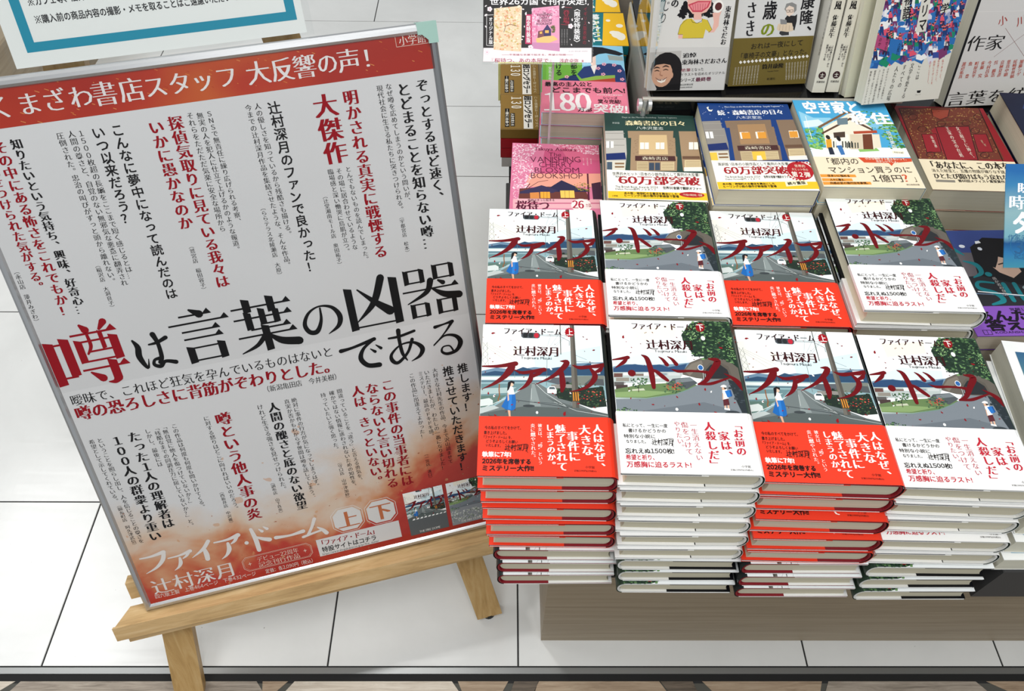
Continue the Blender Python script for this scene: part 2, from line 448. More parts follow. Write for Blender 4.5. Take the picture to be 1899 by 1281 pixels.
["P","f3f1e4",4,[768,1222],[824,1226],[813,1077],[757,1073]],
["S","4a4436",5,3,[685,1061],[821,1070]],
["P","4a2c2c",4,[398,905],[947,932],[949,824],[393,797]],
["H","e4d9c0","m","森崎書店",[487,856],[851,868],72],
["P","c9b68e",3,[415,784],[573,794],[561,603],[404,593]],
["P","3c4a5c",4,[581,766],[651,770],[640,608],[570,603]],
["P","3c4a5c",4,[662,771],[730,775],[718,613],[651,608]],
["P","d8c49a",4,[745,794],[927,805],[912,632],[732,620]],
["P","7a5a3a",5,[422,756],[563,765],[562,758],[422,749]],
["P","7a5a3a",5,[753,776],[916,787],[916,780],[752,769]],
["P","7a5a3a",5,[420,724],[560,733],[560,726],[420,717]],
["P","7a5a3a",5,[751,744],[914,755],[913,747],[750,737]],
["P","7a5a3a",5,[418,692],[558,701],[558,694],[418,685]],
["P","7a5a3a",5,[748,713],[911,723],[910,716],[748,705]],
["P","7a5a3a",5,[417,660],[556,669],[556,662],[416,653]],
["P","7a5a3a",5,[746,681],[908,691],[908,684],[745,674]],
["P","7a5a3a",5,[415,629],[554,637],[554,630],[414,622]],
["P","7a5a3a",5,[743,649],[905,659],[905,652],[743,642]],
["P","a58a6c",1,[1048,1499],[1292,1514],[1299,990],[1292,634],[1031,618],[1037,974],[1045,1308]],
["P","f3f1e4",4,[1170,1255],[1231,1259],[1214,1095],[1154,1091]],
["P","f3f1e4",4,[1240,1260],[1301,1264],[1283,1099],[1223,1095]],
["S","4a4436",5,3,[1144,1083],[1292,1092]],
["P","6a4f3e",3,[1048,938],[1286,953],[1288,888],[1046,873]],
["P","d8c49a",4,[1072,853],[1295,867],[1277,703],[1056,689]],
["P","7a5a3a",5,[1083,825],[1278,838],[1278,831],[1082,818]],
["P","7a5a3a",5,[1079,793],[1275,805],[1274,798],[1079,786]],
["P","7a5a3a",5,[1076,761],[1271,773],[1271,766],[1076,754]],
["P","7a5a3a",5,[1073,729],[1268,741],[1267,734],[1073,722]],
["P","e8e6e0",5,[1048,696],[1292,718],[1291,627],[1044,612]],
["H","b9c4bc","m","Days at the Morisaki Bookshop  Satoshi Yagisawa",[254,1779],[1048,1818],36],
["H","e8dcae","M","森崎書店の日々",[291,1646],[1167,1686],119],
["H","dfe6dc","g","八木沢里志",[445,1538],[835,1548],70],
["H","b9c4bc","g","新装版",[109,1634],[214,1637],43]],
'gro': [
["P","f6f3ea",0,[0,554],[1295,617],[1308,39],[-10,4]],
["P","f2c530",1,[-8,141],[1307,175],[1308,32],[-11,-3]],
["H","3a3a34","g","世界的大ヒット \\日本の小説作品として異例の大反響/",[69,496],[1246,541],69],
["H","a5242c","M","60万部突破",[145,371],[1237,411],183],
["H","3a3a34","g","英訳版",[107,437],[107,437],34],
["H","4a4a40","g","The British Book Awards 2024",[100,234],[665,249],40],
["H","4a4a40","g","Debut Fiction部門 ノミネート",[98,187],[644,201],40],
["H","2a2a24","G","世界50言語で翻訳オファー",[726,246],[1242,257],57],
["H","2a2418","G","本の街・神保町の古書店を舞台にした",[208,108],[912,132],46],
["H","2a2418","G","ヒーリング小説の傑作が新装版で登場",[206,62],[925,83],46],
["E","b3242c",3,[1098,130],[166,56]],
["H","f8e9d0","g","『午後の来訪者』収録",[967,122],[1232,125],42],
["H","2a2418","g","小学館",[49,46],[127,48],33]],
'bl': [
["P","1b3e7c",0,[0,0],[1300,0],[1300,1880],[0,1880]],
["P","8f8a84",1,[-6,1440],[259,1464],[261,1296],[291,1298],[286,945],[246,569],[-22,553]],
["P","9a968e",2,[7,1394],[275,1411],[275,1396],[7,1379]],
["P","9a968e",2,[3,1257],[269,1274],[269,1259],[2,1242]],
["P","9a968e",2,[-1,1122],[263,1138],[262,1123],[-2,1107]],
["P","f0efe8",3,[11,1205],[57,1208],[52,1058],[6,1056]],
["P","f0efe8",3,[67,1208],[113,1211],[108,1062],[62,1059]],
["P","3a3a3a",4,[57,1208],[67,1208],[62,1059],[52,1058]],
["P","1f2f66",3,[-11,926],[260,969],[271,818],[-11,786]],
["P","d9d4c4",3,[-7,772],[256,788],[247,590],[-13,574]],
["P","4a5a6a",4,[6,748],[78,752],[72,580],[1,575]],
["P","8a6a4a",4,[114,737],[241,745],[239,709],[113,701]],
["P","8a6a4a",4,[111,666],[238,674],[236,639],[110,631]],
["P","86705c",1,[322,1461],[973,1502],[955,1340],[983,1342],[961,933],[978,916],[946,613],[314,574],[364,1302],[322,1300]],
["P","a8845e",2,[483,1379],[871,1403],[854,962],[450,937]],
["P","8f755a",2,[906,1281],[927,1282],[926,1271],[905,1269]],
["P","8f755a",2,[402,1230],[423,1232],[422,1220],[401,1219]],
["P","8f755a",2,[882,1173],[903,1174],[902,1163],[881,1162]],
["P","8f755a",2,[432,1005],[452,1006],[452,995],[431,994]],
["P","8f755a",2,[952,1241],[973,1243],[972,1231],[951,1230]],
["P","8f755a",2,[411,1188],[432,1189],[431,1178],[410,1176]],
["P","8f755a",2,[900,1279],[921,1281],[920,1269],[899,1268]],
["P","8f755a",2,[373,957],[393,959],[393,948],[372,946]],
["P","8f755a",2,[940,1035],[961,1036],[960,1025],[939,1024]],
["P","8f755a",2,[434,1219],[455,1220],[454,1209],[433,1207]],
["P","8f755a",2,[898,1095],[919,1096],[918,1085],[897,1084]],
["P","8f755a",2,[416,985],[436,986],[436,975],[415,974]],
["P","8f755a",2,[967,1291],[988,1292],[987,1281],[966,1279]],
["P","8f755a",2,[409,1048],[430,1050],[429,1039],[408,1037]],
["P","8f755a",2,[929,1256],[950,1257],[949,1246],[928,1244]],
["P","8f755a",2,[409,1254],[430,1256],[430,1244],[409,1243]],
["P","8f755a",2,[948,1015],[969,1016],[968,1005],[947,1004]],
["P","8f755a",2,[411,1179],[432,1181],[432,1169],[411,1168]],
["P","8f755a",2,[955,1117],[976,1119],[975,1108],[954,1106]],
["P","8f755a",2,[428,988],[449,989],[448,979],[427,977]],
["P","8f755a",2,[922,1171],[943,1173],[942,1161],[922,1160]],
["P","8f755a",2,[413,1133],[434,1134],[433,1123],[412,1122]],
["P","8f755a",2,[893,1208],[914,1209],[913,1198],[893,1197]],
["P","8f755a",2,[438,1273],[459,1274],[458,1263],[437,1261]],
["P","8f755a",2,[873,1093],[894,1095],[893,1084],[872,1082]],
["P","8f755a",2,[385,1095],[406,1096],[405,1085],[385,1084]],
["P","f3f1e4",4,[484,1205],[540,1208],[531,1059],[476,1056]],
["P","f3f1e4",4,[549,1209],[605,1212],[596,1063],[540,1060]],
["S","4a4436",5,3,[468,1048],[604,1056]],
["P","f3f1e4",4,[703,1218],[759,1222],[748,1073],[693,1069]],
["P","f3f1e4",4,[768,1222],[824,1226],[813,1077],[757,1073]],
["S","4a4436",5,3,[685,1061],[821,1070]],
["P","4a2c2c",4,[398,905],[947,932],[949,824],[393,797]],
["H","e4d9c0","m","森崎書店",[487,856],[851,868],72],
["P","c9b68e",3,[415,784],[573,794],[561,603],[404,593]],
["P","3c4a5c",4,[581,766],[651,770],[640,608],[570,603]],
["P","3c4a5c",4,[662,771],[730,775],[718,613],[651,608]],
["P","d8c49a",4,[745,794],[927,805],[912,632],[732,620]],
["P","7a5a3a",5,[422,756],[563,765],[562,758],[422,749]],
["P","7a5a3a",5,[753,776],[916,787],[916,780],[752,769]],
["P","7a5a3a",5,[420,724],[560,733],[560,726],[420,717]],
["P","7a5a3a",5,[751,744],[914,755],[913,747],[750,737]],
["P","7a5a3a",5,[418,692],[558,701],[558,694],[418,685]],
["P","7a5a3a",5,[748,713],[911,723],[910,716],[748,705]],
["P","7a5a3a",5,[417,660],[556,669],[556,662],[416,653]],
["P","7a5a3a",5,[746,681],[908,691],[908,684],[745,674]],
["P","7a5a3a",5,[415,629],[554,637],[554,630],[414,622]],
["P","7a5a3a",5,[743,649],[905,659],[905,652],[743,642]],
["P","86705c",1,[1048,1499],[1292,1514],[1299,990],[1292,634],[1031,618],[1037,974],[1045,1308]],
["P","f3f1e4",4,[1170,1255],[1231,1259],[1214,1095],[1154,1091]],
["P","f3f1e4",4,[1240,1260],[1301,1264],[1283,1099],[1223,1095]],
["S","4a4436",5,3,[1144,1083],[1292,1092]],
["P","6a4f3e",3,[1048,938],[1286,953],[1288,888],[1046,873]],
["P","d8c49a",4,[1072,853],[1295,867],[1277,703],[1056,689]],
["P","7a5a3a",5,[1083,825],[1278,838],[1278,831],[1082,818]],
["P","7a5a3a",5,[1079,793],[1275,805],[1274,798],[1079,786]],
["P","7a5a3a",5,[1076,761],[1271,773],[1271,766],[1076,754]],
["P","7a5a3a",5,[1073,729],[1268,741],[1267,734],[1073,722]],
["P","e8e6e0",5,[1048,696],[1292,718],[1291,627],[1044,612]],
["P","e09a3c",6,[507,1199],[623,1206],[614,1064],[499,1057]],
["P","e09a3c",6,[728,1212],[845,1220],[833,1078],[718,1071]],
["P","e09a3c",6,[1171,1240],[1288,1248],[1273,1106],[1157,1098]],
["P","f2c24a",6,[573,783],[750,794],[736,614],[561,603]],
["P","f2c24a",6,[-3,747],[97,753],[90,581],[-8,575]],
["P","efe9dc",7,[626,698],[680,701],[686,604],[605,599]],
["E","d8e0ee",1,[633,1701],[3,6]],
["E","d8e0ee",1,[206,1509],[4,6]],
["E","d8e0ee",1,[41,1619],[4,7]],
["E","d8e0ee",1,[1206,1837],[4,6]],
["E","d8e0ee",1,[745,1626],[4,6]],
["E","d8e0ee",1,[87,1664],[4,6]],
["E","d8e0ee",1,[942,1694],[3,6]],
["E","d8e0ee",1,[978,1796],[4,6]],
["E","d8e0ee",1,[346,1771],[4,7]],
["E","d8e0ee",1,[676,1520],[4,6]],
["E","d8e0ee",1,[787,1576],[4,7]],
["E","d8e0ee",1,[522,1569],[4,6]],
["E","d8e0ee",1,[166,1699],[4,6]],
["E","d8e0ee",1,[896,1599],[4,7]],
["E","d8e0ee",1,[585,1794],[4,7]],
["E","d8e0ee",1,[381,1740],[4,6]],
["E","d8e0ee",1,[390,1539],[4,7]],
["E","d8e0ee",1,[284,1507],[4,6]],
["E","d8e0ee",1,[1182,1844],[4,6]],
["E","d8e0ee",1,[521,1654],[4,6]],
["E","d8e0ee",1,[64,1647],[4,6]],
["E","d8e0ee",1,[1216,1827],[3,6]],
["E","d8e0ee",1,[812,1798],[4,6]],
["E","d8e0ee",1,[769,1535],[4,6]],
["E","d8e0ee",1,[302,1803],[4,7]],
["E","d8e0ee",1,[140,1613],[4,7]],
["P","f4f1e0",3,[114,1770],[149,1796],[137,1731],[169,1710],[199,1727],[173,1678],[135,1684]],
["H","d8e0ee","m","More Days at the Morisaki Bookshop  Satoshi Yagisawa",[374,1787],[1169,1826],36],
["H","eef0f4","M","続・森崎書店の日々",[248,1643],[1191,1688],119],
["H","dfe6f0","g","八木沢里志",[492,1541],[859,1549],71]],
'blo': [
["P","f6f3ea",0,[0,554],[1295,617],[1308,39],[-10,4]],
["P","f2c530",1,[-8,141],[1307,175],[1308,32],[-11,-3]],
["H","3a3a34","g","英訳版 \\日本の小説作品として異例の大反響/",[69,496],[1023,528],62],
["H","a5242c","M","60万部突破",[127,370],[967,401],169],
["H","4a4a40","g","The British Book Awards 2024",[122,242],[582,257],36],
["H","4a4a40","g","Debut Fiction部門 ノミネート",[120,195],[579,210],36],
["H","2a2a24","G","世界50言語で翻訳オファー",[626,253],[976,261],50],
["H","2a2418","G","本の街・神保町の古書店を舞台にした",[64,99],[746,121],43],
["H","2a2418","G","ヒーリング小説の傑作が新装版で登場",[62,50],[755,70],43],
["P","f6efc8",3,[881,169],[1168,220],[1165,108],[881,71]],
["H","2a2418","G","続々重版",[907,125],[1144,152],59],
["E","b3202a",4,[1131,391],[171,186]],
["P","b3202a",4,[1329,395],[1291,372],[1302,418]],
["P","b3202a",4,[1309,341],[1269,327],[1291,372]],
["P","b3202a",4,[1277,290],[1238,287],[1269,327]],
["P","b3202a",4,[1235,246],[1200,254],[1238,287]],
["P","b3202a",4,[1187,213],[1157,231],[1199,254]],
["P","b3202a",4,[1135,191],[1113,218],[1157,231]],
["P","b3202a",4,[1083,183],[1070,217],[1112,218]],
["P","b3202a",4,[1034,189],[1031,228],[1069,217]],
["P","b3202a",4,[992,208],[999,250],[1030,228]],
["P","b3202a",4,[959,240],[975,281],[998,250]],
["P","b3202a",4,[937,283],[962,320],[975,281]],
["P","b3202a",4,[929,333],[961,364],[962,321]],
["P","b3202a",4,[934,387],[971,411],[961,365]],
["P","b3202a",4,[953,442],[992,456],[971,411]],
["P","b3202a",4,[984,494],[1023,497],[992,456]],
["P","b3202a",4,[1025,539],[1061,530],[1023,497]],
["P","b3202a",4,[1074,574],[1105,555],[1062,531]],
["P","b3202a",4,[1127,597],[1150,568],[1105,555]],
["P","b3202a",4,[1181,605],[1194,569],[1150,568]],
["P","b3202a",4,[1231,599],[1234,558],[1194,569]],
["P","b3202a",4,[1274,578],[1266,535],[1234,558]],
["P","b3202a",4,[1307,545],[1289,503],[1266,535]],
["P","b3202a",4,[1328,501],[1302,463],[1290,502]],
["P","b3202a",4,[1335,450],[1302,418],[1302,462]],
["H","f8ead0","g","世界的",[1074,485],[1218,482],59],
["H","f8ead0","g","大ヒット作の",[1023,416],[1240,407],52],
["H","fbf3e4","G","第２弾",[1000,314],[1246,306],108]],
'ak': [
["P","4aa6d4",0,[0,0],[1300,0],[1300,1880],[0,1880]],
["P","8fcbe4",1,[29,1618],[204,1468],[437,1475],[564,1251],[12,1234]],
["P","d9ecf2",2,[46,1386],[264,1431],[348,1301],[35,1235]],
["P","7fc0de",2,[882,1412],[1207,1499],[1255,1272],[921,1224]],
["P","eef0ee",3,[-9,795],[1369,836],[1346,625],[-3,585]],
["F",["5a9a4a","78b45c","3f7d42","93c66e"],4,150,34,[31,1197],[269,1261],[315,985],[172,765],[-7,760]],
["F",["5a9a4a","4a8a3e","8fbe5e","2f6a38"],4,150,34,[1183,1576],[1324,1274],[1279,834],[1066,792],[1046,1341]],
["F",["3f7d42","6aa850"],3,40,30,[876,1645],[1135,1653],[1116,1268],[829,1221]],
["P","efe6d2",6,[281,1235],[748,1601],[955,1263],[865,786],[217,767]],
["P","7a5a40",7,[221,1270],[718,1648],[844,1527],[824,1487],[703,1592],[240,1233]],
["P","5a4030",7,[237,1129],[717,1484],[967,1226],[947,1188],[702,1430],[238,1092]],
["P","f8f2e0",8,[342,1095],[593,1103],[529,776],[261,768]],
["P","6a7f8a",8,[524,1455],[682,1483],[648,1329],[501,1309]],
["P","4a3a30",8,[397,1134],[563,1161],[535,1035],[379,1016]],
["P","b04a30",8,[680,1172],[1007,1204],[1003,1145],[673,1113]],
["P","6e3c28",9,[789,1109],[919,1120],[847,785],[713,781]],
["P","d9cbb0",8,[616,1104],[789,1109],[713,781],[543,776]],
["P","e9dfc8",8,[926,1113],[1018,1116],[965,824],[862,807]],
["S","f4f4f0",5,8,[101,1503],[71,977]],
["P","3a3f3a",10,[304,941],[322,941],[292,804],[275,804]],
["P","3a3f3a",10,[345,942],[363,943],[333,806],[315,805]],
["P","3a3f3a",10,[385,943],[403,944],[373,807],[355,806]],
["P","3a3f3a",10,[426,945],[444,945],[413,808],[395,807]],
["P","3a3f3a",10,[467,946],[485,946],[454,809],[436,809]],
["P","3a3f3a",10,[507,947],[525,948],[494,810],[476,810]],
["P","3a3f3a",10,[548,948],[566,949],[534,812],[516,811]],
["P","3a3f3a",10,[589,949],[607,950],[575,813],[557,812]],
["P","3a3f3a",10,[522,919],[538,919],[510,797],[495,796]],
["P","3a3f3a",10,[558,920],[574,920],[546,798],[530,797]],
["P","3a3f3a",10,[594,921],[610,921],[582,799],[566,798]],
["P","3a3f3a",10,[630,922],[646,922],[618,800],[602,799]],
["P","3a3f3a",10,[667,923],[682,923],[654,801],[638,800]],
["P","e0a030",11,[259,976],[335,993],[301,805],[226,788]],
["E","2a2420",12,[299,1028],[29,48]],
["P","2a3040",12,[243,803],[303,812],[300,657],[233,655]],
["P","f2f4f6",11,[389,958],[459,967],[436,844],[367,835]],
["E","1f1a1a",12,[436,1003],[28,59]],
["P","3f74b0",12,[371,849],[440,859],[437,661],[382,652]],
["P","8fc06a",5,[641,779],[895,815],[921,752],[648,723]],
["H","f6fafc","X","空き家と",[112,1700],[921,1725],280],
["H","f6fafc","X","移住",[710,1461],[1280,1478],256],
["V","f6fafc","g","垣谷美雨",[1159,1194],[1136,787],69],
["P","f0ead0",12,[1091,757],[1243,748],[1228,698],[1081,708]],
["H","5a4a3a","g","novel",[1104,733],[1222,722],32]],
'ako': [
["P","f2e2c4",0,[0,599],[1332,610],[1296,29],[-19,-40]],
["H","2a241c","g","「都内の",[81,498],[579,520],137],
["H","2a241c","g","マンション買うのに",[127,330],[1223,362],135],
["H","2a241c","g","1億円",[643,173],[1056,185],146],
["H","d4502e","M","？",[1050,191],[1192,195],173],
["H","2a241c","g","」",[1194,188],[1263,190],132],
["P","d4502e",1,[586,609],[1293,609],[1282,533],[1035,499],[986,436],[961,496],[642,494]],
["H","f8ead8","G","小さな物件すら買えないって、",[674,577],[1243,577],49],
["H","f8ead8","G","おかしいでしょ。",[804,526],[1112,521],48],
["P","e89a3e",1,[-20,239],[458,247],[461,194],[-21,180]],
["P","e89a3e",1,[4,161],[393,166],[396,113],[3,102]],
["P","e89a3e",1,[0,89],[616,107],[618,55],[-2,31]],
["H","4a2c14","G","住まいに悩める",[89,213],[381,215],44],
["H","4a2c14","G","人々に贈る、",[104,135],[318,137],43],
["H","4a2c14","G","共感必至の現代住宅事情。",[87,66],[600,80],42],
["H","4a4238","m","朝日新聞出版",[1060,61],[1231,66],30]],
'qu': [
["P","8f1f28",0,[0,0],[1330,0],[1330,1900],[0,1900]],
["P","6e3426",1,[61,1837],[1260,1925],[1201,690],[3,611]],
["F",["b08a4c","a3713c","c49a5a"],2,520,15,[81,1821],[1229,1907],[1161,706],[31,627]],
["F",["8f1f28","7c1820"],3,200,13,[81,1821],[1229,1907],[1161,706],[31,627]],
["S","120a0a",5,13,[61,1837],[1265,1926],[1154,488],[-6,430],[61,1837]],
["P","8f1f28",4,[469,1399],[963,1441],[827,660],[390,631],[380,1315]],
["S","120a0a",5,11,[469,1399],[963,1441],[827,660],[390,631],[469,1399]],
["P","8f1f28",4,[211,1212],[428,1238],[370,814],[160,796]],
["S","120a0a",5,9,[211,1212],[428,1238],[370,814],[160,796],[211,1212]],
["P","8f1f28",4,[955,1250],[1152,1268],[1107,852],[894,841]],
["S","120a0a",5,9,[955,1250],[1152,1268],[1107,852],[894,841],[955,1250]],
["S","120a0a",5,8,[322,1344],[303,1309],[273,1283],[239,1272],[210,1279],[194,1302],[195,1336],[213,1370],[243,1397],[278,1409],[307,1403],[324,1380],[322,1344]],
["S","120a0a",5,8,[263,753],[245,721],[216,696],[183,686],[155,693],[139,714],[140,746],[157,778],[186,803],[220,814],[248,808],[264,787],[263,753]],
["S","120a0a",5,8,[1083,1343],[1063,1309],[1031,1283],[997,1272],[968,1279],[953,1302],[956,1335],[975,1370],[1006,1397],[1041,1409],[1070,1402],[1086,1379],[1083,1343]],
["S","120a0a",5,8,[1021,780],[1002,748],[972,723],[938,713],[911,720],[896,741],[899,773],[917,805],[947,830],[981,841],[1009,836],[1024,814],[1021,780]],
["S","120a0a",5,8,[641,1488],[622,1453],[591,1427],[556,1416],[527,1423],[512,1446],[513,1480],[532,1515],[563,1543],[598,1555],[627,1548],[643,1525],[641,1488]],
["S","120a0a",5,8,[1015,1524],[995,1489],[963,1462],[928,1451],[900,1458],[884,1482],[887,1516],[906,1551],[938,1578],[973,1591],[1002,1584],[1018,1561],[1015,1524]],
["S","120a0a",5,8,[273,1632],[255,1596],[224,1569],[189,1558],[160,1565],[144,1589],[144,1624],[163,1660],[193,1687],[228,1700],[258,1693],[275,1669],[273,1632]],
["S","120a0a",5,8,[1240,1682],[1219,1647],[1187,1619],[1151,1608],[1122,1615],[1107,1639],[1110,1674],[1130,1710],[1162,1738],[1198,1750],[1227,1744],[1243,1720],[1240,1682]],
["P","93402f",4,[538,1828],[814,1843],[729,1656],[596,1583],[511,1661]],
["S","120a0a",5,9,[538,1828],[814,1843],[729,1656],[596,1583],[511,1661],[538,1828]],
["S","b08a4c",5,5,[539,1515],[962,1553]],
["V","efe4d2","m","女王陛下に捧ぐ、",[779,1423],[773,650],58],
["V","efe4d2","m","王家の宝の在処",[628,1415],[623,708],58],
["V","efe4d2","m","市塔承",[336,1187],[328,902],43],
["H","cbb090","m","Mito Sho",[1022,1113],[1049,977],31]],
'quo': [
["P","eee0c0",0,[-16,625],[1288,676],[1486,595],[1387,81],[-24,59]],
["H","2a241e","M","「あなたに、この本を」",[65,513],[1328,540],168],
["H","3a342c","g","消えた秘宝と、五層の物語が織りなす謎",[101,393],[1097,407],72],
["H","2a241e","M","ひとたび開けばもう戻れない",[88,279],[1189,292],114],
["P","8a8478",1,[96,203],[355,201],[348,153],[90,154]],
["H","3a342c","G","第66回メフィスト賞受賞作",[392,189],[1021,200],57]],
'va': [
["P","d97a9a",0,[0,0],[1300,0],[1300,1880],[0,1880]],
["P","c9587f",1,[488,1722],[1296,1760],[1293,1073],[395,1032]],
["P","e8a08c",1,[273,1174],[1311,1222],[1298,928],[207,878]],
["P","d86a8a",2,[688,1891],[1300,1860],[1299,1525],[832,1503]],
["F",["f4d6df","ecb6c8","faeaf0","d98aa8"],3,700,16,[6,1859],[487,1874],[267,1555],[346,1177],[208,842],[39,798]],
["F",["f2c9d6","e9a9c0","f7dde6"],3,240,15,[537,1876],[1301,1872],[1299,1642],[1082,1671],[836,1778]],
["F",["f2c9d6","e28fae"],3,200,15,[35,942],[278,917],[212,664],[46,587]],
["S","5a2c34",4,14,[123,660],[209,806],[277,953]],
["S","5a2c34",4,9,[209,806],[396,995],[539,1038]],
["P","6a3a34",4,[133,838],[539,900],[1060,881],[1123,653],[124,625]],
["P","2f2c4a",5,[539,857],[730,1047],[942,911],[1129,812],[1011,807],[563,787]],
["P","3a3454",5,[139,774],[444,925],[681,828],[610,767],[140,732]],
["P","f0a83c",6,[426,780],[563,787],[568,653],[432,646]],
["P","f6c860",6,[709,822],[907,831],[914,675],[717,666]],
["P","d88a4a",6,[281,756],[410,772],[418,639],[287,633]],
["S","5a2c24",7,4,[473,807],[479,649]],
["S","5a2c24",7,4,[520,810],[526,651]],
["S","5a2c24",7,4,[775,821],[778,662]],
["S","5a2c24",7,4,[837,824],[839,665]],
["F",["7a8a3a","a3983a","5a6a30","c98a4a"],6,90,14,[895,945],[1016,1024],[1133,956],[1129,812],[964,840]],
["P","5a2438",6,[1098,1212],[1122,1213],[1123,636],[1095,634]],
["P","43283c",5,[1158,994],[1291,1036],[1299,661],[1170,655]],
["P","e8b0b8",4,[45,622],[1299,661],[1302,471],[51,415]],
["P","c76a86",5,[75,536],[1284,591],[1283,566],[76,512]],
["H","6a1f3a","m","Takuya Asakura",[326,1754],[960,1756],80],
["H","4a1630","l","The",[538,1630],[735,1631],94],
["H","4a1630","l","VANISHING",[268,1496],[1019,1532],131],
["H","4a1630","l","CHERRY",[397,1383],[899,1407],122],
["H","4a1630","l","BLOSSOM",[335,1259],[994,1282],121],
["H","4a1630","l","BOOKSHOP",[284,1137],[1044,1157],127],
["V","f6d8dc","m","毎日の",[1168,1558],[1168,1423],24],
["V","f6d8dc","m","あの本屋で",[1114,1575],[1116,1382],24],
["V","f6d8dc","m","もう一度",[1055,1572],[1060,1399],24],
["H","4a2030","g","奇跡はきっと起きる",[251,596],[633,614],49],
["H","5a1c34","M","桜待つ",[91,478],[563,500],206],
["E","f4e9e4",6,[1003,519],[144,139]],
["H","b02440","M","26",[876,534],[1038,535],152],
["H","b02440","g","カ国",[1059,522],[1142,526],76]],
'pi': [
["P","8fcbe6",0,[0,0],[1300,0],[1300,1880],[0,1880]],
["P","6fae3e",1,[-20,1875],[640,1912],[616,847],[-13,813]],
["P","7cc04a",2,[61,1286],[168,1292],[169,823],[59,817]],
["P","22386e",3,[617,893],[542,1028],[652,1246],[840,1304],[1055,1364],[1240,1326],[1318,1070],[1323,703],[614,756]],
["P","1d2f5e",4,[252,873],[515,1026],[614,756],[252,737]],
["P","efe9e2",5,[759,1266],[810,1042],[860,1291],[845,1309]],
["P","f0cfc0",4,[767,1568],[849,1572],[845,1309],[785,1253],[756,1372]],
["P","17181f",5,[748,1842],[966,1828],[1181,1739],[1312,1647],[1228,1593],[1014,1655],[904,1625],[793,1520],[735,1566]],
["P","9aa4a0",2,[1039,1607],[1280,1571],[1287,1449],[1060,1461]],
["P","8ab04a",5,[565,890],[829,997],[1133,1036],[1131,957],[616,838]],
["P","b0402c",6,[616,838],[1129,957],[1133,784],[614,756]],
["E","f0a8b8",7,[900,1212],[13,17]],
["E","f0a8b8",7,[883,1184],[13,17]],
["E","f0a8b8",7,[856,1193],[14,17]],
["E","f0a8b8",7,[858,1226],[13,18]],
["E","f0a8b8",7,[885,1238],[13,17]],
["E","f0a8b8",7,[998,1337],[13,17]],
["E","f0a8b8",7,[980,1308],[14,18]],
["E","f0a8b8",7,[954,1317],[13,18]],
["E","f0a8b8",7,[955,1351],[14,18]],
["E","f0a8b8",7,[983,1363],[13,18]],
["E","f0a8b8",7,[973,1051],[13,17]],
["E","f0a8b8",7,[956,1024],[13,16]],
["E","f0a8b8",7,[930,1032],[13,17]],
["E","f0a8b8",7,[931,1065],[13,17]],
["E","f0a8b8",7,[958,1077],[13,17]],
["E","f0a8b8",7,[1157,1321],[14,18]],
["E","f0a8b8",7,[1139,1293],[14,17]],
["E","f0a8b8",7,[1113,1302],[13,17]],
["E","f0a8b8",7,[1115,1336],[13,17]],
["E","f0a8b8",7,[1142,1348],[13,17]],
["E","f0a8b8",7,[1234,1159],[13,17]],
["E","f0a8b8",7,[1216,1131],[13,17]],
["E","f0a8b8",7,[1190,1140],[13,17]],
["E","f0a8b8",7,[1192,1173],[13,18]],
["E","f0a8b8",7,[1219,1185],[13,17]],
["E","f0a8b8",7,[401,951],[14,16]],
["E","f0a8b8",7,[385,923],[13,17]],
["E","f0a8b8",7,[359,932],[13,17]],
["E","f0a8b8",7,[359,965],[13,16]],
["E","f0a8b8",7,[385,976],[14,17]],
["E","f0a8b8",7,[534,774],[13,17]],
["E","f0a8b8",7,[518,748],[13,16]],
["E","f0a8b8",7,[492,756],[13,16]],
["E","f0a8b8",7,[492,788],[13,17]],
["E","f0a8b8",7,[519,799],[13,17]],
["E","f0a8b8",7,[1263,928],[13,16]],
["E","f0a8b8",7,[1245,900],[13,17]],
["E","f0a8b8",7,[1220,909],[13,17]],
["E","f0a8b8",7,[1221,942],[13,16]],
["E","f0a8b8",7,[1248,953],[13,17]],
["E","f0a8b8",7,[1105,782],[13,16]],
["E","f0a8b8",7,[1087,755],[13,17]],
["E","f0a8b8",7,[1062,764],[13,16]],
["E","f0a8b8",7,[1063,796],[13,16]],
["E","f0a8b8",7,[1090,807],[13,17]],
["V","14201a","G","都を",[494,1348],[493,979],107],
["V","14201a","G","ける",[253,1335],[257,966],107],
["V","f2f4ea","g","宮島未奈",[115,1217],[119,820],53]],
'pio': [
["P","e87f96",0,[-14,859],[1310,712],[1316,-31],[-49,-10]],
["P","1d2f5e",1,[-36,-10],[1316,-31],[1324,-92],[2,-107]],
["P","dfe6ee",2,[-24,8],[200,3],[200,-89],[2,-99]],
["H","1f1416","G","最高の主人公と",[34,725],[775,755],118],
["H","1f1416","G","どこまでも前へ!",[128,577],[1268,611],151],
["H","f4ecea","M","180",[28,257],[740,286],447],
["H","f4ecea","G","突破!",[761,141],[1280,126],238],
["H","1f1416","G","万部",[530,87],[749,90],101],
["H","1f1416","G","シリーズ",[916,407],[1140,411],65],
["H","1f1416","G","堂々完結!",[837,316],[1191,318],104],
["H","f4ecea","g","2024年本屋大賞受賞作",[828,482],[1220,485],39]],
'sh': [
["P","d9d8d4",0,[0,0],[1120,0],[1120,1820],[0,1820]],
["V","17161a","G","んだ！まるか",[73,1744],[136,1163],100],
["V","17161a","g","まるかじり",[255,1656],[131,883],105],
["V","17161a","M","の",[292,1203],[279,1088],107],
["V","17161a","M","東海林さだお",[1029,1111],[1018,605],79],
["F",["17161a"],1,200,40,[342,975],[400,1138],[485,1172],[792,1159],[824,1113],[817,973],[674,985],[510,963]],
["P","e8b6a8",3,[438,1253],[780,1251],[786,1113],[732,1032],[658,1009],[543,1009],[471,1080]],
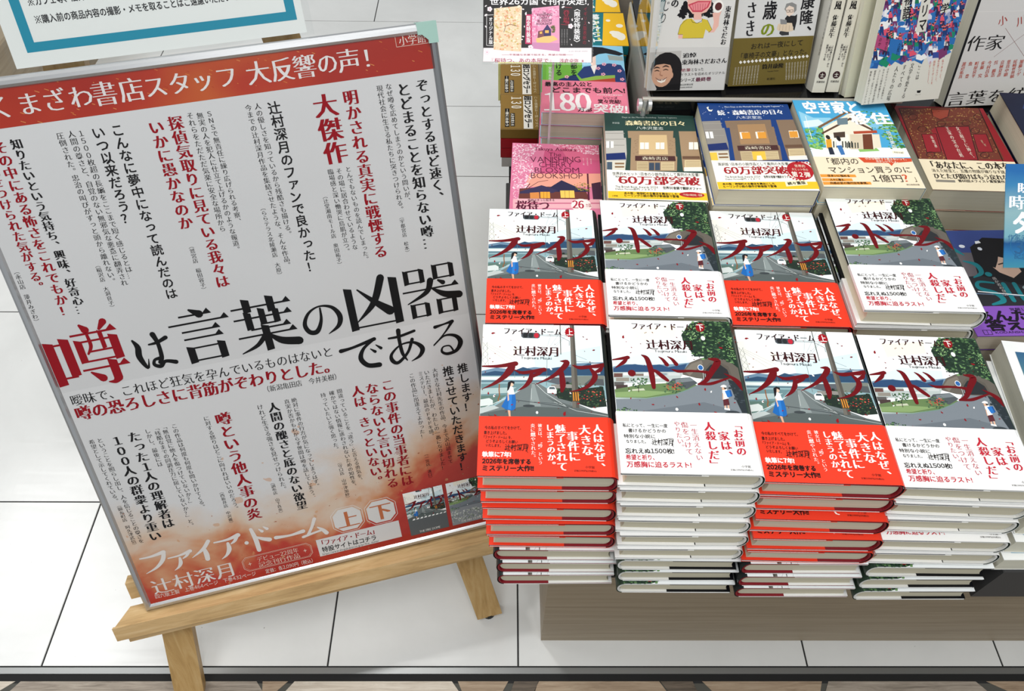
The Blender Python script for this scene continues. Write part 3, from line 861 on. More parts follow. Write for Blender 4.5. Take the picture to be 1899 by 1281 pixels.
["P","c9485a",4,[465,1126],[600,1172],[778,1171],[750,1090],[668,1032],[540,1033]],
["P","e58a90",5,[492,1114],[602,1155],[754,1157],[725,1092],[659,1053],[544,1054]],
["S","b03a48",6,5,[528,1137],[550,1056]],
["S","b03a48",6,5,[563,1137],[581,1056]],
["S","b03a48",6,5,[599,1137],[612,1056]],
["S","b03a48",6,5,[635,1137],[642,1055]],
["S","b03a48",6,5,[670,1137],[673,1055]],
["S","b03a48",6,5,[706,1136],[704,1055]],
["P","e8b6a8",3,[562,1009],[665,1009],[680,938],[565,933]],
["P","d3bd3c",4,[474,945],[537,951],[609,891],[684,903],[679,950],[758,932],[839,807],[805,771],[748,813],[730,699],[437,697],[438,750],[367,748],[382,845],[425,922]],
["S","17161a",5,5,[525,945],[556,904],[621,891],[682,920],[686,950]],
["S","17161a",5,4,[437,697],[730,699]],
["S","17161a",5,4,[474,945],[392,869],[367,748],[438,747]],
["S","17161a",5,4,[758,932],[839,807],[792,769]],
["P","e8b6a8",3,[375,745],[434,745],[438,694],[380,695]],
["P","e8b6a8",3,[792,769],[840,801],[852,902],[817,1019],[912,1031],[950,1077],[952,1112],[920,972],[923,854],[870,771]],
["E","f2efe8",5,[884,1101],[75,81]],
["E","5a2c2c",6,[889,1101],[49,51]]],
'sho': [
["P","cfcecb",0,[-1,523],[1118,581],[1110,-21],[-17,-43]],
["P","b9b6b2",1,[-11,515],[442,536],[450,-15],[-18,-30]],
["E","1d1a1c",2,[251,291],[223,226]],
["P","1d1a1c",2,[66,224],[475,246],[477,-15],[114,-12]],
["P","b9b6b2",3,[-60,149],[61,161],[138,20],[103,-31],[-45,-30]],
["E","c79a80",4,[196,223],[149,177]],
["E","c79a80",4,[336,207],[23,42]],
["P","1d1a1c",5,[35,275],[41,374],[138,435],[284,422],[356,297],[305,347],[211,363],[107,349]],
["B","7a4a3c",6,[110,176,6],[153,145,13],[219,144,13],[272,182,6]],
["P","ece4d8",6,[122,165],[192,150],[263,172],[248,121],[197,101],[144,122]],
["S","7a4a3c",7,4,[122,165],[192,150],[263,172]],
["B","2a1c1a",6,[88,264,8],[122,274,14],[155,263,8]],
["B","2a1c1a",6,[209,276,8],[245,288,14],[280,277,8]],
["B","2a1c1a",6,[74,302,9],[115,316,19],[156,306,9]],
["B","2a1c1a",6,[197,318,9],[240,335,19],[287,320,9]],
["B","a4745e",6,[175,271,6],[170,216,16],[203,203,16]],
["P","141214",7,[128,-12],[165,48],[244,37],[346,82],[478,94],[464,-15]],
["H","17161a","M","追悼",[465,470],[661,481],64],
["H","17161a","M","東海林さだおさん",[465,381],[1104,403],70],
["H","8a2840","g","絶筆",[464,273],[603,280],47],
["H","17161a","g","となった",[606,280],[788,288],45],
["H","17161a","g","イラストを収めたオリジナル",[462,213],[1101,238],40],
["H","17161a","G","シリーズ",[468,140],[673,145],51],
["H","6a2440","G","最終巻",[686,145],[912,156],56],
["H","3a3a3c","g","朝日新聞出版",[467,73],[662,82],26],
["H","3a3a3c","g","定価:朝日新聞出版",[471,37],[653,43],18]],
'ts': [
["P","d4d4d2",0,[0,0],[1160,0],[1160,1820],[0,1820]],
["V","17161a","M","さき",[190,1127],[219,662],143],
["V","17161a","G","歳",[460,1131],[463,877],195],
["V","7a8a1c","M","の",[466,859],[467,654],202],
["V","17161a","G","康隆、",[973,1186],[1017,611],198],
["P","8a8a88",3,[662,1008],[678,1078],[754,1094],[826,1062],[836,991],[806,956],[697,972]],
["P","e8d4c4",4,[681,1019],[722,1053],[793,1028],[806,956],[748,911],[704,936]],
["S","17161a",5,5,[694,993],[729,999],[740,970],[704,967],[694,993]],
["S","17161a",5,5,[740,996],[782,1000],[790,971],[751,968],[740,996]],
["P","2a2a2c",3,[689,888],[718,929],[826,920],[859,883],[853,775],[743,791]],
["P","8a8a8a",5,[623,884],[716,870],[731,813],[640,816]],
["P","dcc8ae",4,[605,819],[655,837],[803,827],[843,727],[757,711],[620,734],[594,759]],
["P","3a3a3c",3,[644,721],[674,727],[778,711],[786,670],[685,666],[643,691]],
["P","2a2a2c",3,[815,909],[856,943],[866,847],[856,727],[835,739]],
["S","a8927a",6,4,[634,806],[639,733]],
["S","a8927a",6,4,[679,805],[684,732]],
["S","a8927a",6,4,[725,803],[730,731]],
["S","a8927a",6,4,[770,802],[776,729]]],
'tso': [
["P","6e5f2c",0,[15,601],[1173,643],[1166,17],[9,-25]],
["H","17161a","g","おれは一夜にして",[251,535],[1015,567],82],
["H","17161a","g","「車椅子の文豪」となった。",[82,407],[1138,448],83],
["P","e8e6e0",1,[115,328],[136,351],[164,326],[143,303]],
["P","e8e6e0",1,[172,331],[193,354],[221,329],[200,306]],
["P","e8e6e0",1,[229,334],[249,357],[277,332],[257,309]],
["P","e8e6e0",1,[285,337],[306,360],[334,335],[313,312]],
["P","e8e6e0",1,[342,340],[363,363],[391,338],[370,315]],
["P","e8e6e0",1,[399,342],[419,366],[448,341],[427,317]],
["P","e8e6e0",1,[455,345],[476,369],[504,344],[484,320]],
["P","e8e6e0",1,[512,348],[533,372],[561,347],[541,323]],
["P","e8e6e0",1,[569,351],[589,375],[618,350],[597,326]],
["P","e8e6e0",1,[626,354],[646,377],[675,353],[654,329]],
["P","e8e6e0",1,[682,357],[703,380],[732,356],[711,332]],
["P","e8e6e0",1,[739,360],[760,383],[788,358],[768,335]],
["P","e8e6e0",1,[796,363],[816,386],[845,361],[825,338]],
["P","e8e6e0",1,[853,366],[873,389],[902,364],[882,341]],
["P","e8e6e0",1,[910,369],[930,392],[959,367],[939,344]],
["P","e8e6e0",1,[967,372],[987,395],[1016,370],[996,347]],
["P","e8e6e0",1,[1024,375],[1044,398],[1073,373],[1053,350]],
["P","e8e6e0",1,[1081,378],[1101,401],[1130,376],[1110,353]],
["H","1d1a16","M","筒井康隆",[463,255],[783,264],69],
["H","2a261c","g","新潮社",[562,82],[688,85],34],
["H","2a261c","m","Yasutaka Tsutsui",[550,188],[713,195],18],
["V","dad6c8","m","月日は流れ言葉は残る日々の",[409,282],[414,25],24],
["V","dad6c8","m","月日は流れ言葉は残る日々の",[368,280],[372,24],24],
["V","dad6c8","m","月日は流れ言葉は残る日々の",[326,277],[329,23],24],
["V","dad6c8","m","月日は流れ言葉は残る日々の",[284,275],[287,22],24],
["V","dad6c8","m","月日は流れ言葉は残る日々の",[243,273],[245,21],24],
["V","dad6c8","m","月日は流れ言葉は残る日々の",[201,270],[202,20],24],
["V","dad6c8","m","月日は流れ言葉は残る日々の",[159,268],[160,19],24],
["V","dad6c8","m","月日は流れ言葉は残る日々の",[117,266],[117,18],24],
["V","dad6c8","m","月日は流れ言葉は残る日々の",[76,263],[75,17],24],
["V","dad6c8","m","百年の夢を見る人の物語を",[1109,315],[1131,64],24],
["V","dad6c8","m","百年の夢を見る人の物語を",[1067,312],[1091,62],24],
["V","dad6c8","m","百年の夢を見る人の物語を",[1025,310],[1051,61],24],
["V","dad6c8","m","百年の夢を見る人の物語を",[983,308],[1011,60],24],
["V","dad6c8","m","百年の夢を見る人の物語を",[941,305],[971,59],24],
["V","dad6c8","m","百年の夢を見る人の物語を",[899,303],[931,58],24],
["V","dad6c8","m","百年の夢を見る人の物語を",[857,301],[892,57],24],
["V","dad6c8","m","百年の夢を見る人の物語を",[815,298],[852,56],24]],
'bu': [
["P","dbd9ce",0,[0,0],[1160,0],[1160,1820],[0,1820]],
["F",["2f6fb4","2f6fb4","2a5fa4","3f7fc4","2f6fb4","e2566e","d9d9e6","1f8a6a","3a4f9a","7a3a6a","f2f2f2","9aa0c0","2f6fb4","b04a78"],2,700,110,[-143,1906],[1180,1838],[1168,1272],[1146,613],[560,586],[-21,535],[-1,990]],
["P","dbd9ce",8,[194,1678],[296,1672],[384,1104],[271,1097]],
["P","dbd9ce",8,[476,1663],[592,1656],[685,929],[542,920]],
["P","dbd9ce",8,[808,1536],[913,1531],[919,1151],[822,1145]],
["P","b04a78",8,[-13,933],[190,861],[192,707],[-18,780]],
["P","2f6fb4",8,[200,872],[381,837],[399,633],[205,706]],
["P","2f6fb4",5,[769,1020],[816,1019],[841,964],[777,966]],
["P","3a2a4a",5,[783,965],[836,964],[863,902],[839,903],[816,945],[813,903],[790,906]],
["E","e2706e",6,[788,1035],[16,16]],
["P","17161a",7,[770,1040],[781,1054],[802,1041],[787,1038]],
["P","1f8a6a",5,[1190,1063],[1238,1063],[1264,1008],[1200,1009]],
["P","2f6fb4",5,[1205,1009],[1259,1008],[1288,946],[1263,947],[1239,988],[1237,946],[1214,950]],
["E","e2706e",6,[1209,1078],[16,17]],
["P","17161a",7,[1191,1084],[1202,1098],[1222,1084],[1207,1082]],
["P","e2566e",5,[522,907],[570,907],[594,851],[530,853]],
["P","1f3f7a",5,[536,853],[589,851],[616,788],[591,790],[568,832],[565,789],[542,793]],
["E","e2706e",6,[542,923],[16,16]],
["P","17161a",7,[524,928],[536,943],[556,929],[541,926]],
["P","1f8a6a",5,[143,918],[191,917],[213,862],[150,864]],
["P","2f6fb4",5,[155,864],[208,862],[233,800],[209,801],[187,843],[183,800],[161,804]],
["E","e2706e",6,[163,933],[16,17]],
["P","17161a",7,[145,939],[157,953],[177,939],[162,937]],
["P","1f3f7a",5,[1088,1232],[1136,1232],[1162,1178],[1098,1180]],
["P","3a2a4a",5,[1103,1179],[1156,1178],[1185,1117],[1160,1119],[1136,1159],[1134,1118],[1112,1122]],
["E","e2706e",6,[1107,1247],[16,16]],
["P","17161a",7,[1089,1253],[1100,1267],[1121,1253],[1106,1250]],
["P","2f6fb4",5,[821,1312],[868,1312],[893,1258],[830,1260]],
["P","7a3a6a",5,[836,1260],[888,1259],[915,1198],[891,1200],[868,1240],[865,1199],[843,1203]],
["E","e2706e",6,[840,1327],[16,16]],
["P","17161a",7,[823,1332],[834,1346],[854,1333],[839,1330]],
["P","1f3f7a",5,[70,819],[118,818],[141,762],[77,764]],
["P","3a2a4a",5,[82,764],[135,762],[160,699],[136,701],[114,742],[109,700],[87,704]],
["E","e2706e",6,[90,834],[16,17]],
["P","17161a",7,[73,840],[84,854],[104,840],[89,838]],
["P","1f8a6a",5,[1193,1278],[1240,1278],[1266,1224],[1203,1226]],
["P","1f3f7a",5,[1208,1226],[1261,1225],[1290,1164],[1265,1165],[1241,1206],[1239,1165],[1217,1168]],
["E","e2706e",6,[1211,1293],[16,16]],
["P","17161a",7,[1194,1299],[1205,1313],[1225,1299],[1210,1297]],
["P","2f6fb4",5,[1144,854],[1193,853],[1219,797],[1154,799]],
["P","3a2a4a",5,[1160,799],[1214,798],[1243,734],[1218,735],[1194,777],[1191,735],[1169,738]],
["E","e2706e",6,[1163,870],[17,16]],
["P","17161a",7,[1145,875],[1156,890],[1177,876],[1162,873]],
["P","1f7a5a",5,[582,970],[630,970],[655,915],[591,916]],
["P","7a3a6a",5,[596,916],[649,915],[676,852],[652,854],[629,895],[625,853],[603,857]],
["E","e2706e",6,[602,985],[16,17]],
["P","17161a",7,[584,991],[596,1006],[616,992],[601,989]],
["P","1f8a6a",5,[776,919],[824,918],[849,862],[785,864]],
["P","7a3a6a",5,[790,864],[844,863],[871,799],[847,801],[823,843],[820,800],[798,804]],
["E","e2706e",6,[795,934],[16,16]],
["P","17161a",7,[777,940],[789,954],[809,940],[794,937]],
["P","1f7a5a",5,[621,927],[669,926],[694,871],[630,873]],
["P","3a2a4a",5,[635,872],[689,871],[716,808],[691,810],[668,851],[665,809],[642,813]],
["E","e2706e",6,[641,942],[16,17]],
["P","17161a",7,[623,948],[635,962],[655,948],[640,946]],
["P","2a3a6a",5,[415,1130],[462,1129],[486,1075],[422,1076]],
["P","2f6fb4",5,[428,1076],[480,1075],[506,1014],[482,1015],[460,1056],[456,1015],[434,1018]],
["E","e2706e",6,[434,1144],[16,17]],
["P","17161a",7,[417,1150],[428,1164],[448,1150],[433,1148]],
["P","2f6fb4",5,[267,1316],[314,1315],[337,1263],[274,1264]],
["P","2f6fb4",5,[279,1264],[331,1263],[356,1203],[333,1204],[311,1244],[307,1204],[285,1207]],
["E","e2706e",6,[286,1330],[16,16]],
["P","17161a",7,[269,1336],[281,1350],[300,1336],[285,1334]],
["P","5a2a5a",5,[954,980],[1002,980],[1027,924],[963,926]],
["P","1f3f7a",5,[968,926],[1022,925],[1050,862],[1026,863],[1002,905],[999,863],[977,866]],
["E","e2706e",6,[973,995],[16,17]],
["P","17161a",7,[955,1001],[966,1015],[987,1001],[972,999]],
["P","1f3f7a",5,[1020,1074],[1068,1074],[1094,1019],[1029,1021]],
["P","1f3f7a",5,[1035,1020],[1088,1019],[1117,957],[1092,958],[1068,1000],[1066,958],[1043,962]],
["E","e2706e",6,[1039,1089],[16,17]],
["P","17161a",7,[1021,1095],[1032,1109],[1053,1095],[1038,1093]],
["P","2a3a6a",5,[498,1223],[544,1223],[568,1169],[505,1171]],
["P","3a2a4a",5,[511,1171],[563,1170],[589,1109],[565,1110],[543,1150],[539,1110],[517,1113]],
["E","e2706e",6,[517,1238],[15,16]],
["P","17161a",7,[499,1244],[511,1258],[530,1244],[515,1242]],
["P","e2566e",5,[89,837],[137,837],[159,781],[96,783]],
["P","3a2a4a",5,[101,782],[154,781],[179,718],[155,719],[133,761],[128,719],[106,723]],
["E","e2706e",6,[109,853],[16,16]],
["P","17161a",7,[91,858],[103,873],[123,859],[108,856]],
["P","2a3a6a",5,[315,1339],[362,1339],[385,1286],[323,1287]],
["P","2f6fb4",5,[328,1287],[380,1286],[405,1226],[381,1228],[359,1267],[355,1227],[334,1231]],
["E","e2706e",6,[334,1354],[16,15]],
["P","17161a",7,[317,1359],[329,1373],[348,1359],[333,1357]],
["P","1f3f7a",5,[700,1006],[748,1005],[773,950],[708,952]],
["P","7a3a6a",5,[714,952],[767,951],[794,888],[770,890],[747,931],[744,889],[721,893]],
["E","e2706e",6,[719,1021],[16,16]],
["P","17161a",7,[702,1027],[713,1041],[733,1027],[718,1024]],
["P","1f8a6a",5,[386,1122],[433,1122],[457,1068],[394,1069]],
["P","7a3a6a",5,[399,1069],[451,1068],[477,1007],[453,1008],[431,1049],[427,1007],[405,1011]],
["E","e2706e",6,[405,1137],[16,16]],
["P","17161a",7,[388,1143],[400,1157],[419,1143],[404,1141]],
["P","e2566e",5,[1000,836],[1049,835],[1075,779],[1010,781]],
["P","3a2a4a",5,[1015,780],[1070,779],[1098,715],[1073,717],[1049,759],[1047,716],[1024,720]],
["E","e2706e",6,[1020,851],[16,17]],
["P","17161a",7,[1002,857],[1013,872],[1034,857],[1018,855]],
["P","5a2a5a",5,[637,1035],[684,1034],[709,980],[645,981]],
["P","3a2a4a",5,[650,981],[703,980],[730,918],[706,919],[683,960],[680,919],[657,922]],
["E","e2706e",6,[656,1050],[16,16]],
["P","17161a",7,[638,1056],[650,1070],[670,1056],[655,1054]],
["P","1f3f7a",5,[229,832],[277,832],[300,776],[236,778]],
["P","2f6fb4",5,[242,777],[295,776],[320,713],[296,714],[274,756],[270,714],[247,717]],
["E","e2706e",6,[249,848],[16,16]],
["P","17161a",7,[231,853],[243,868],[263,854],[248,851]],
["P","1f3f7a",5,[950,1228],[997,1227],[1023,1174],[959,1175]],
["P","3a2a4a",5,[965,1175],[1018,1174],[1045,1113],[1021,1114],[998,1155],[995,1114],[973,1117]],
["E","e2706e",6,[969,1243],[16,16]],
["P","17161a",7,[951,1248],[963,1262],[983,1248],[968,1246]],
["P","5a2a5a",5,[1162,885],[1210,884],[1237,828],[1172,830]],
["P","1f3f7a",5,[1177,830],[1231,829],[1261,765],[1236,767],[1211,809],[1209,766],[1186,770]],
["E","e2706e",6,[1181,900],[16,17]],
["P","17161a",7,[1163,906],[1174,921],[1195,907],[1179,904]],
["P","1f7a5a",5,[304,902],[351,902],[375,846],[311,848]],
["P","3a2a4a",5,[316,848],[369,846],[395,783],[371,785],[349,827],[344,784],[322,788]],
["E","e2706e",6,[323,917],[16,17]],
["P","17161a",7,[306,923],[317,938],[337,923],[322,921]],
["P","1f8a6a",5,[568,797],[616,796],[640,740],[576,742]],
["P","2f6fb4",5,[581,741],[635,740],[662,676],[637,678],[614,720],[611,677],[588,681]],
["E","e2706e",6,[587,812],[16,17]],
["P","17161a",7,[569,818],[581,833],[601,818],[586,816]],
["P","5a2a5a",5,[1134,1155],[1182,1155],[1208,1101],[1144,1102]],
["P","7a3a6a",5,[1149,1102],[1202,1101],[1231,1039],[1207,1041],[1182,1081],[1180,1040],[1158,1044]],
["E","e2706e",6,[1153,1170],[16,17]],
["P","17161a",7,[1135,1176],[1146,1190],[1166,1176],[1151,1174]],
["P","f0f0f0",5,[1042,1140],[1089,1139],[1115,1085],[1051,1086]],
["P","2f6fb4",5,[1056,1086],[1110,1085],[1138,1023],[1114,1025],[1090,1066],[1087,1024],[1065,1028]],
["E","e2706e",6,[1060,1155],[17,16]],
["P","17161a",7,[1043,1160],[1054,1174],[1074,1161],[1059,1158]],
["P","e2566e",5,[816,848],[865,848],[890,791],[825,793]],
["P","2f6fb4",5,[831,793],[885,792],[913,728],[888,730],[864,772],[861,729],[839,733]],
["E","e2706e",6,[836,864],[16,16]],
["P","17161a",7,[818,869],[829,884],[850,870],[835,867]],
["P","1f3f7a",5,[7,1032],[54,1032],[77,977],[14,979]],
["P","1f3f7a",5,[19,979],[71,977],[96,916],[72,917],[50,958],[46,916],[24,920]],
["E","e2706e",6,[27,1047],[16,16]],
["P","17161a",7,[10,1053],[22,1067],[41,1053],[26,1051]],
["P","2a3a6a",5,[1066,1256],[1113,1256],[1139,1202],[1075,1203]],
["P","3a2a4a",5,[1080,1203],[1133,1202],[1162,1141],[1137,1143],[1113,1183],[1111,1142],[1089,1146]],
["E","e2706e",6,[1084,1271],[16,16]],
["P","17161a",7,[1067,1276],[1078,1290],[1098,1277],[1083,1274]],
["P","1f3f7a",5,[507,1209],[554,1208],[577,1155],[514,1156]],
["P","2f6fb4",5,[520,1156],[572,1155],[598,1094],[574,1096],[552,1136],[548,1095],[526,1099]],
["E","e2706e",6,[526,1224],[15,16]],
["P","17161a",7,[508,1229],[520,1243],[539,1230],[525,1227]],
["P","1f7a5a",5,[467,822],[515,821],[539,765],[474,767]],
["P","7a3a6a",5,[480,766],[533,765],[560,701],[535,703],[513,745],[509,702],[486,706]],
["E","e2706e",6,[486,837],[16,17]],
["P","17161a",7,[468,843],[480,857],[500,843],[485,840]],
["P","2f6fb4",5,[661,787],[710,786],[735,729],[670,731]],
["P","2f6fb4",5,[675,731],[729,730],[757,666],[732,667],[709,710],[705,667],[683,671]],
["E","e2706e",6,[681,802],[16,17]],
["P","17161a",7,[663,808],[675,823],[695,808],[680,806]],
["P","5a2a5a",5,[432,917],[479,917],[503,861],[439,863]],
["P","1f3f7a",5,[445,863],[498,861],[524,798],[500,800],[477,842],[473,799],[451,803]],
["E","e2706e",6,[451,932],[16,17]],
["P","17161a",7,[434,938],[445,953],[465,938],[450,936]],
["P","1f3f7a",5,[154,896],[202,896],[225,840],[161,842]],
["P","1f3f7a",5,[167,842],[220,841],[245,778],[220,779],[199,821],[194,779],[172,782]],
["E","e2706e",6,[174,912],[16,16]],
["P","17161a",7,[157,917],[169,932],[188,918],[173,915]],
["P","2a3a6a",5,[927,964],[975,963],[1001,908],[936,910]],
["P","1f3f7a",5,[941,909],[995,908],[1023,845],[999,847],[975,888],[972,846],[950,850]],
["E","e2706e",6,[946,979],[16,17]],
["P","17161a",7,[928,985],[939,999],[960,985],[945,983]],
["P","f0f0f0",5,[194,878],[241,877],[265,821],[201,823]],
["P","7a3a6a",5,[206,823],[259,822],[285,758],[260,760],[238,802],[234,759],[212,763]],
["E","e2706e",6,[213,893],[16,16]],
["P","17161a",7,[196,899],[208,913],[228,899],[212,896]],
["P","2a3a6a",5,[120,949],[167,949],[190,893],[126,895]],
["P","3a2a4a",5,[132,895],[184,894],[209,831],[185,833],[163,874],[159,832],[137,836]],
["E","e2706e",6,[139,964],[16,17]],
["P","17161a",7,[122,970],[134,984],[153,970],[138,968]],
["P","1f7a5a",5,[415,1338],[462,1337],[485,1285],[423,1286]],
["P","2f6fb4",5,[428,1286],[480,1285],[506,1225],[482,1226],[460,1266],[456,1226],[434,1229]],
["E","e2706e",6,[434,1352],[16,16]],
["P","17161a",7,[417,1358],[429,1371],[448,1358],[433,1356]],
["P","f0f0f0",5,[92,1306],[138,1306],[160,1253],[98,1254]],
["P","2f6fb4",5,[103,1254],[155,1253],[179,1193],[156,1195],[134,1234],[130,1194],[108,1197]],
["E","e2706e",6,[111,1321],[15,15]],
["P","17161a",7,[94,1326],[105,1340],[125,1326],[110,1324]],
["P","2a3a6a",5,[883,844],[932,843],[957,787],[893,789]],
["P","2f6fb4",5,[898,789],[952,788],[980,724],[955,725],[931,768],[929,725],[906,729]],
["E","e2706e",6,[903,859],[16,17]],
["P","17161a",7,[885,865],[896,880],[917,866],[901,863]],
["P","1f8a6a",5,[234,1273],[281,1272],[303,1219],[241,1221]],
["P","7a3a6a",5,[246,1221],[298,1220],[323,1159],[299,1161],[278,1201],[274,1160],[252,1164]],
["E","e2706e",6,[253,1287],[16,16]],
["P","17161a",7,[236,1293],[248,1307],[267,1293],[252,1291]],
["P","2f6fb4",5,[793,1237],[840,1237],[865,1183],[802,1185]],
["P","7a3a6a",5,[807,1184],[860,1183],[887,1123],[863,1124],[840,1164],[837,1123],[815,1127]],
["E","e2706e",6,[812,1252],[16,16]],
["P","17161a",7,[795,1257],[806,1271],[826,1258],[811,1255]],
["P","e2566e",5,[376,1219],[422,1218],[446,1165],[383,1166]],
["P","1f3f7a",5,[388,1166],[440,1165],[466,1104],[442,1106],[420,1146],[416,1105],[394,1109]],
["E","e2706e",6,[395,1233],[15,17]],
["P","17161a",7,[378,1239],[389,1253],[408,1239],[394,1237]],
["P","f0f0f0",5,[790,732],[839,731],[864,674],[799,676]],
["P","3a2a4a",5,[804,676],[859,675],[887,610],[862,612],[838,654],[835,611],[812,615]],
["E","e2706e",6,[809,748],[17,17]],
["P","17161a",7,[791,754],[803,768],[824,754],[808,751]],
["P","2f6fb4",5,[149,1027],[196,1026],[219,972],[156,973]],
["P","3a2a4a",5,[161,973],[214,972],[238,910],[214,911],[193,952],[188,911],[166,914]],
["E","e2706e",6,[168,1042],[16,16]],
["P","17161a",7,[151,1047],[163,1062],[182,1048],[167,1045]],
["P","e2566e",5,[441,1020],[489,1020],[512,965],[449,967]],
["P","7a3a6a",5,[454,966],[507,965],[533,903],[509,904],[486,946],[483,904],[461,908]],
["E","e2706e",6,[460,1035],[16,17]],
["P","17161a",7,[443,1041],[455,1055],[474,1041],[459,1039]],
["P","e2566e",5,[1011,1016],[1059,1015],[1085,960],[1020,962]],
["P","7a3a6a",5,[1026,961],[1079,960],[1108,898],[1083,899],[1059,940],[1057,898],[1034,902]],
["E","e2706e",6,[1030,1031],[16,16]],
["P","17161a",7,[1012,1036],[1023,1051],[1044,1037],[1029,1034]],
["P","2a3a6a",5,[893,964],[941,963],[966,908],[902,910]],
["P","7a3a6a",5,[907,909],[961,908],[989,845],[964,847],[940,888],[938,846],[915,850]],
["E","e2706e",6,[912,979],[16,17]],
["P","17161a",7,[894,985],[905,999],[926,985],[911,983]],
["P","f0f0f0",5,[1145,852],[1194,852],[1221,795],[1155,797]],
["P","2f6fb4",5,[1161,797],[1215,796],[1244,732],[1220,733],[1195,775],[1193,733],[1170,736]],
["E","e2706e",6,[1164,868],[17,16]],
["P","17161a",7,[1146,873],[1158,888],[1178,874],[1163,871]],
["P","1f8a6a",5,[-12,852],[35,851],[57,795],[-6,797]],
["P","2f6fb4",5,[-1,797],[52,796],[77,732],[52,734],[31,776],[26,733],[4,737]],
["E","e2706e",6,[7,867],[16,16]],
["P","17161a",7,[-10,873],[2,887],[21,873],[6,870]],
["P","1f8a6a",5,[174,938],[221,937],[244,882],[181,884]],
["P","3a2a4a",5,[186,883],[239,882],[264,820],[240,821],[218,863],[214,821],[192,824]],
["E","e2706e",6,[193,953],[16,16]],
["P","17161a",7,[176,959],[188,973],[207,959],[192,956]],
["P","1f8a6a",5,[126,813],[174,812],[197,756],[133,758]],
["P","1f3f7a",5,[138,758],[192,756],[217,693],[192,694],[170,736],[166,694],[144,698]],
["E","e2706e",6,[146,828],[16,17]],
["P","17161a",7,[129,834],[140,848],[160,834],[145,832]],
["P","2a3a6a",5,[414,1076],[462,1075],[485,1020],[422,1022]],
["P","2f6fb4",5,[427,1022],[480,1021],[506,959],[482,960],[460,1001],[456,960],[434,964]],
["E","e2706e",6,[434,1090],[16,17]],
["P","17161a",7,[416,1096],[428,1110],[448,1096],[433,1094]],
["P","2f6fb4",5,[1037,1067],[1085,1066],[1111,1012],[1046,1013]],
["P","3a2a4a",5,[1052,1013],[1105,1012],[1134,950],[1109,951],[1085,992],[1083,951],[1060,954]],
["E","e2706e",6,[1056,1082],[16,16]],
["P","17161a",7,[1038,1088],[1049,1102],[1070,1088],[1055,1086]],
["P","2a3a6a",5,[763,1278],[810,1278],[834,1224],[771,1226]],
["P","7a3a6a",5,[777,1226],[829,1225],[856,1164],[832,1166],[809,1206],[806,1165],[784,1168]],
["E","e2706e",6,[782,1293],[15,16]],
["P","17161a",7,[764,1298],[775,1312],[795,1299],[780,1296]],
["P","2f6fb4",5,[772,1057],[820,1057],[845,1002],[781,1004]],
["P","7a3a6a",5,[786,1003],[839,1002],[867,940],[842,942],[819,983],[816,941],[794,945]],
["E","e2706e",6,[791,1072],[16,17]],
["P","17161a",7,[773,1078],[785,1092],[805,1078],[790,1076]],
["P","2a3a6a",5,[556,809],[604,809],[629,752],[564,754]],
["P","3a2a4a",5,[570,754],[624,753],[651,689],[626,690],[603,733],[599,690],[577,694]],
["E","e2706e",6,[576,825],[16,17]],
["P","17161a",7,[558,831],[570,845],[590,831],[575,828]],
["P","f0f0f0",5,[229,1278],[276,1277],[299,1224],[236,1226]],
["P","1f3f7a",5,[241,1225],[293,1224],[318,1164],[295,1166],[273,1205],[269,1165],[247,1168]],
["E","e2706e",6,[248,1292],[16,16]],
["P","17161a",7,[231,1298],[243,1311],[262,1298],[247,1296]],
["P","2f6fb4",5,[1006,1317],[1053,1317],[1079,1263],[1015,1265]],
["P","2f6fb4",5,[1021,1265],[1073,1264],[1101,1203],[1077,1205],[1053,1245],[1051,1204],[1029,1208]],
["E","e2706e",6,[1025,1332],[16,16]],
["P","17161a",7,[1007,1337],[1018,1351],[1038,1338],[1023,1335]],
["P","f0f0f0",5,[1001,779],[1050,778],[1076,721],[1011,723]],
["P","3a2a4a",5,[1016,723],[1070,722],[1099,657],[1074,659],[1050,701],[1047,658],[1025,662]],
["E","e2706e",6,[1020,794],[17,17]],
["P","17161a",7,[1002,800],[1014,815],[1034,800],[1019,798]],
["P","f0f0f0",5,[1003,795],[1051,795],[1078,738],[1012,740]],
["P","1f3f7a",5,[1018,740],[1072,738],[1101,674],[1076,676],[1052,718],[1049,675],[1026,679]],
["E","e2706e",6,[1022,811],[16,17]],
["P","17161a",7,[1004,817],[1015,831],[1036,817],[1021,814]],
["P","5a2a5a",5,[193,1393],[239,1393],[261,1340],[199,1342]],
["P","3a2a4a",5,[204,1341],[256,1341],[281,1281],[257,1283],[236,1322],[231,1282],[210,1285]],
["E","e2706e",6,[212,1407],[15,16]],
["P","17161a",7,[195,1413],[206,1426],[225,1413],[211,1411]],
["P","e2566e",5,[323,865],[370,864],[394,809],[330,810]],
["P","3a2a4a",5,[335,810],[389,809],[414,746],[390,747],[368,789],[364,747],[341,750]],
["E","e2706e",6,[342,880],[16,17]],
["P","17161a",7,[325,886],[336,900],[356,886],[341,884]],
["P","1f3f7a",5,[621,801],[669,801],[694,744],[629,746]],
["P","1f3f7a",5,[635,746],[689,745],[716,681],[691,682],[668,725],[665,682],[642,686]],
["E","e2706e",6,[640,817],[17,17]],
["P","17161a",7,[623,823],[634,837],[655,823],[639,820]],
["P","e2566e",5,[579,1113],[626,1113],[650,1059],[587,1060]],
["P","7a3a6a",5,[592,1060],[645,1059],[672,997],[647,999],[625,1039],[621,998],[599,1002]],
["E","e2706e",6,[598,1128],[16,16]],
["P","17161a",7,[581,1134],[592,1148],[612,1134],[597,1132]],
["P","5a2a5a",5,[-9,1343],[37,1343],[59,1291],[-3,1292]],
["P","7a3a6a",5,[2,1292],[54,1291],[78,1231],[54,1233],[33,1272],[29,1232],[7,1235]],
["E","e2706e",6,[10,1358],[16,16]],
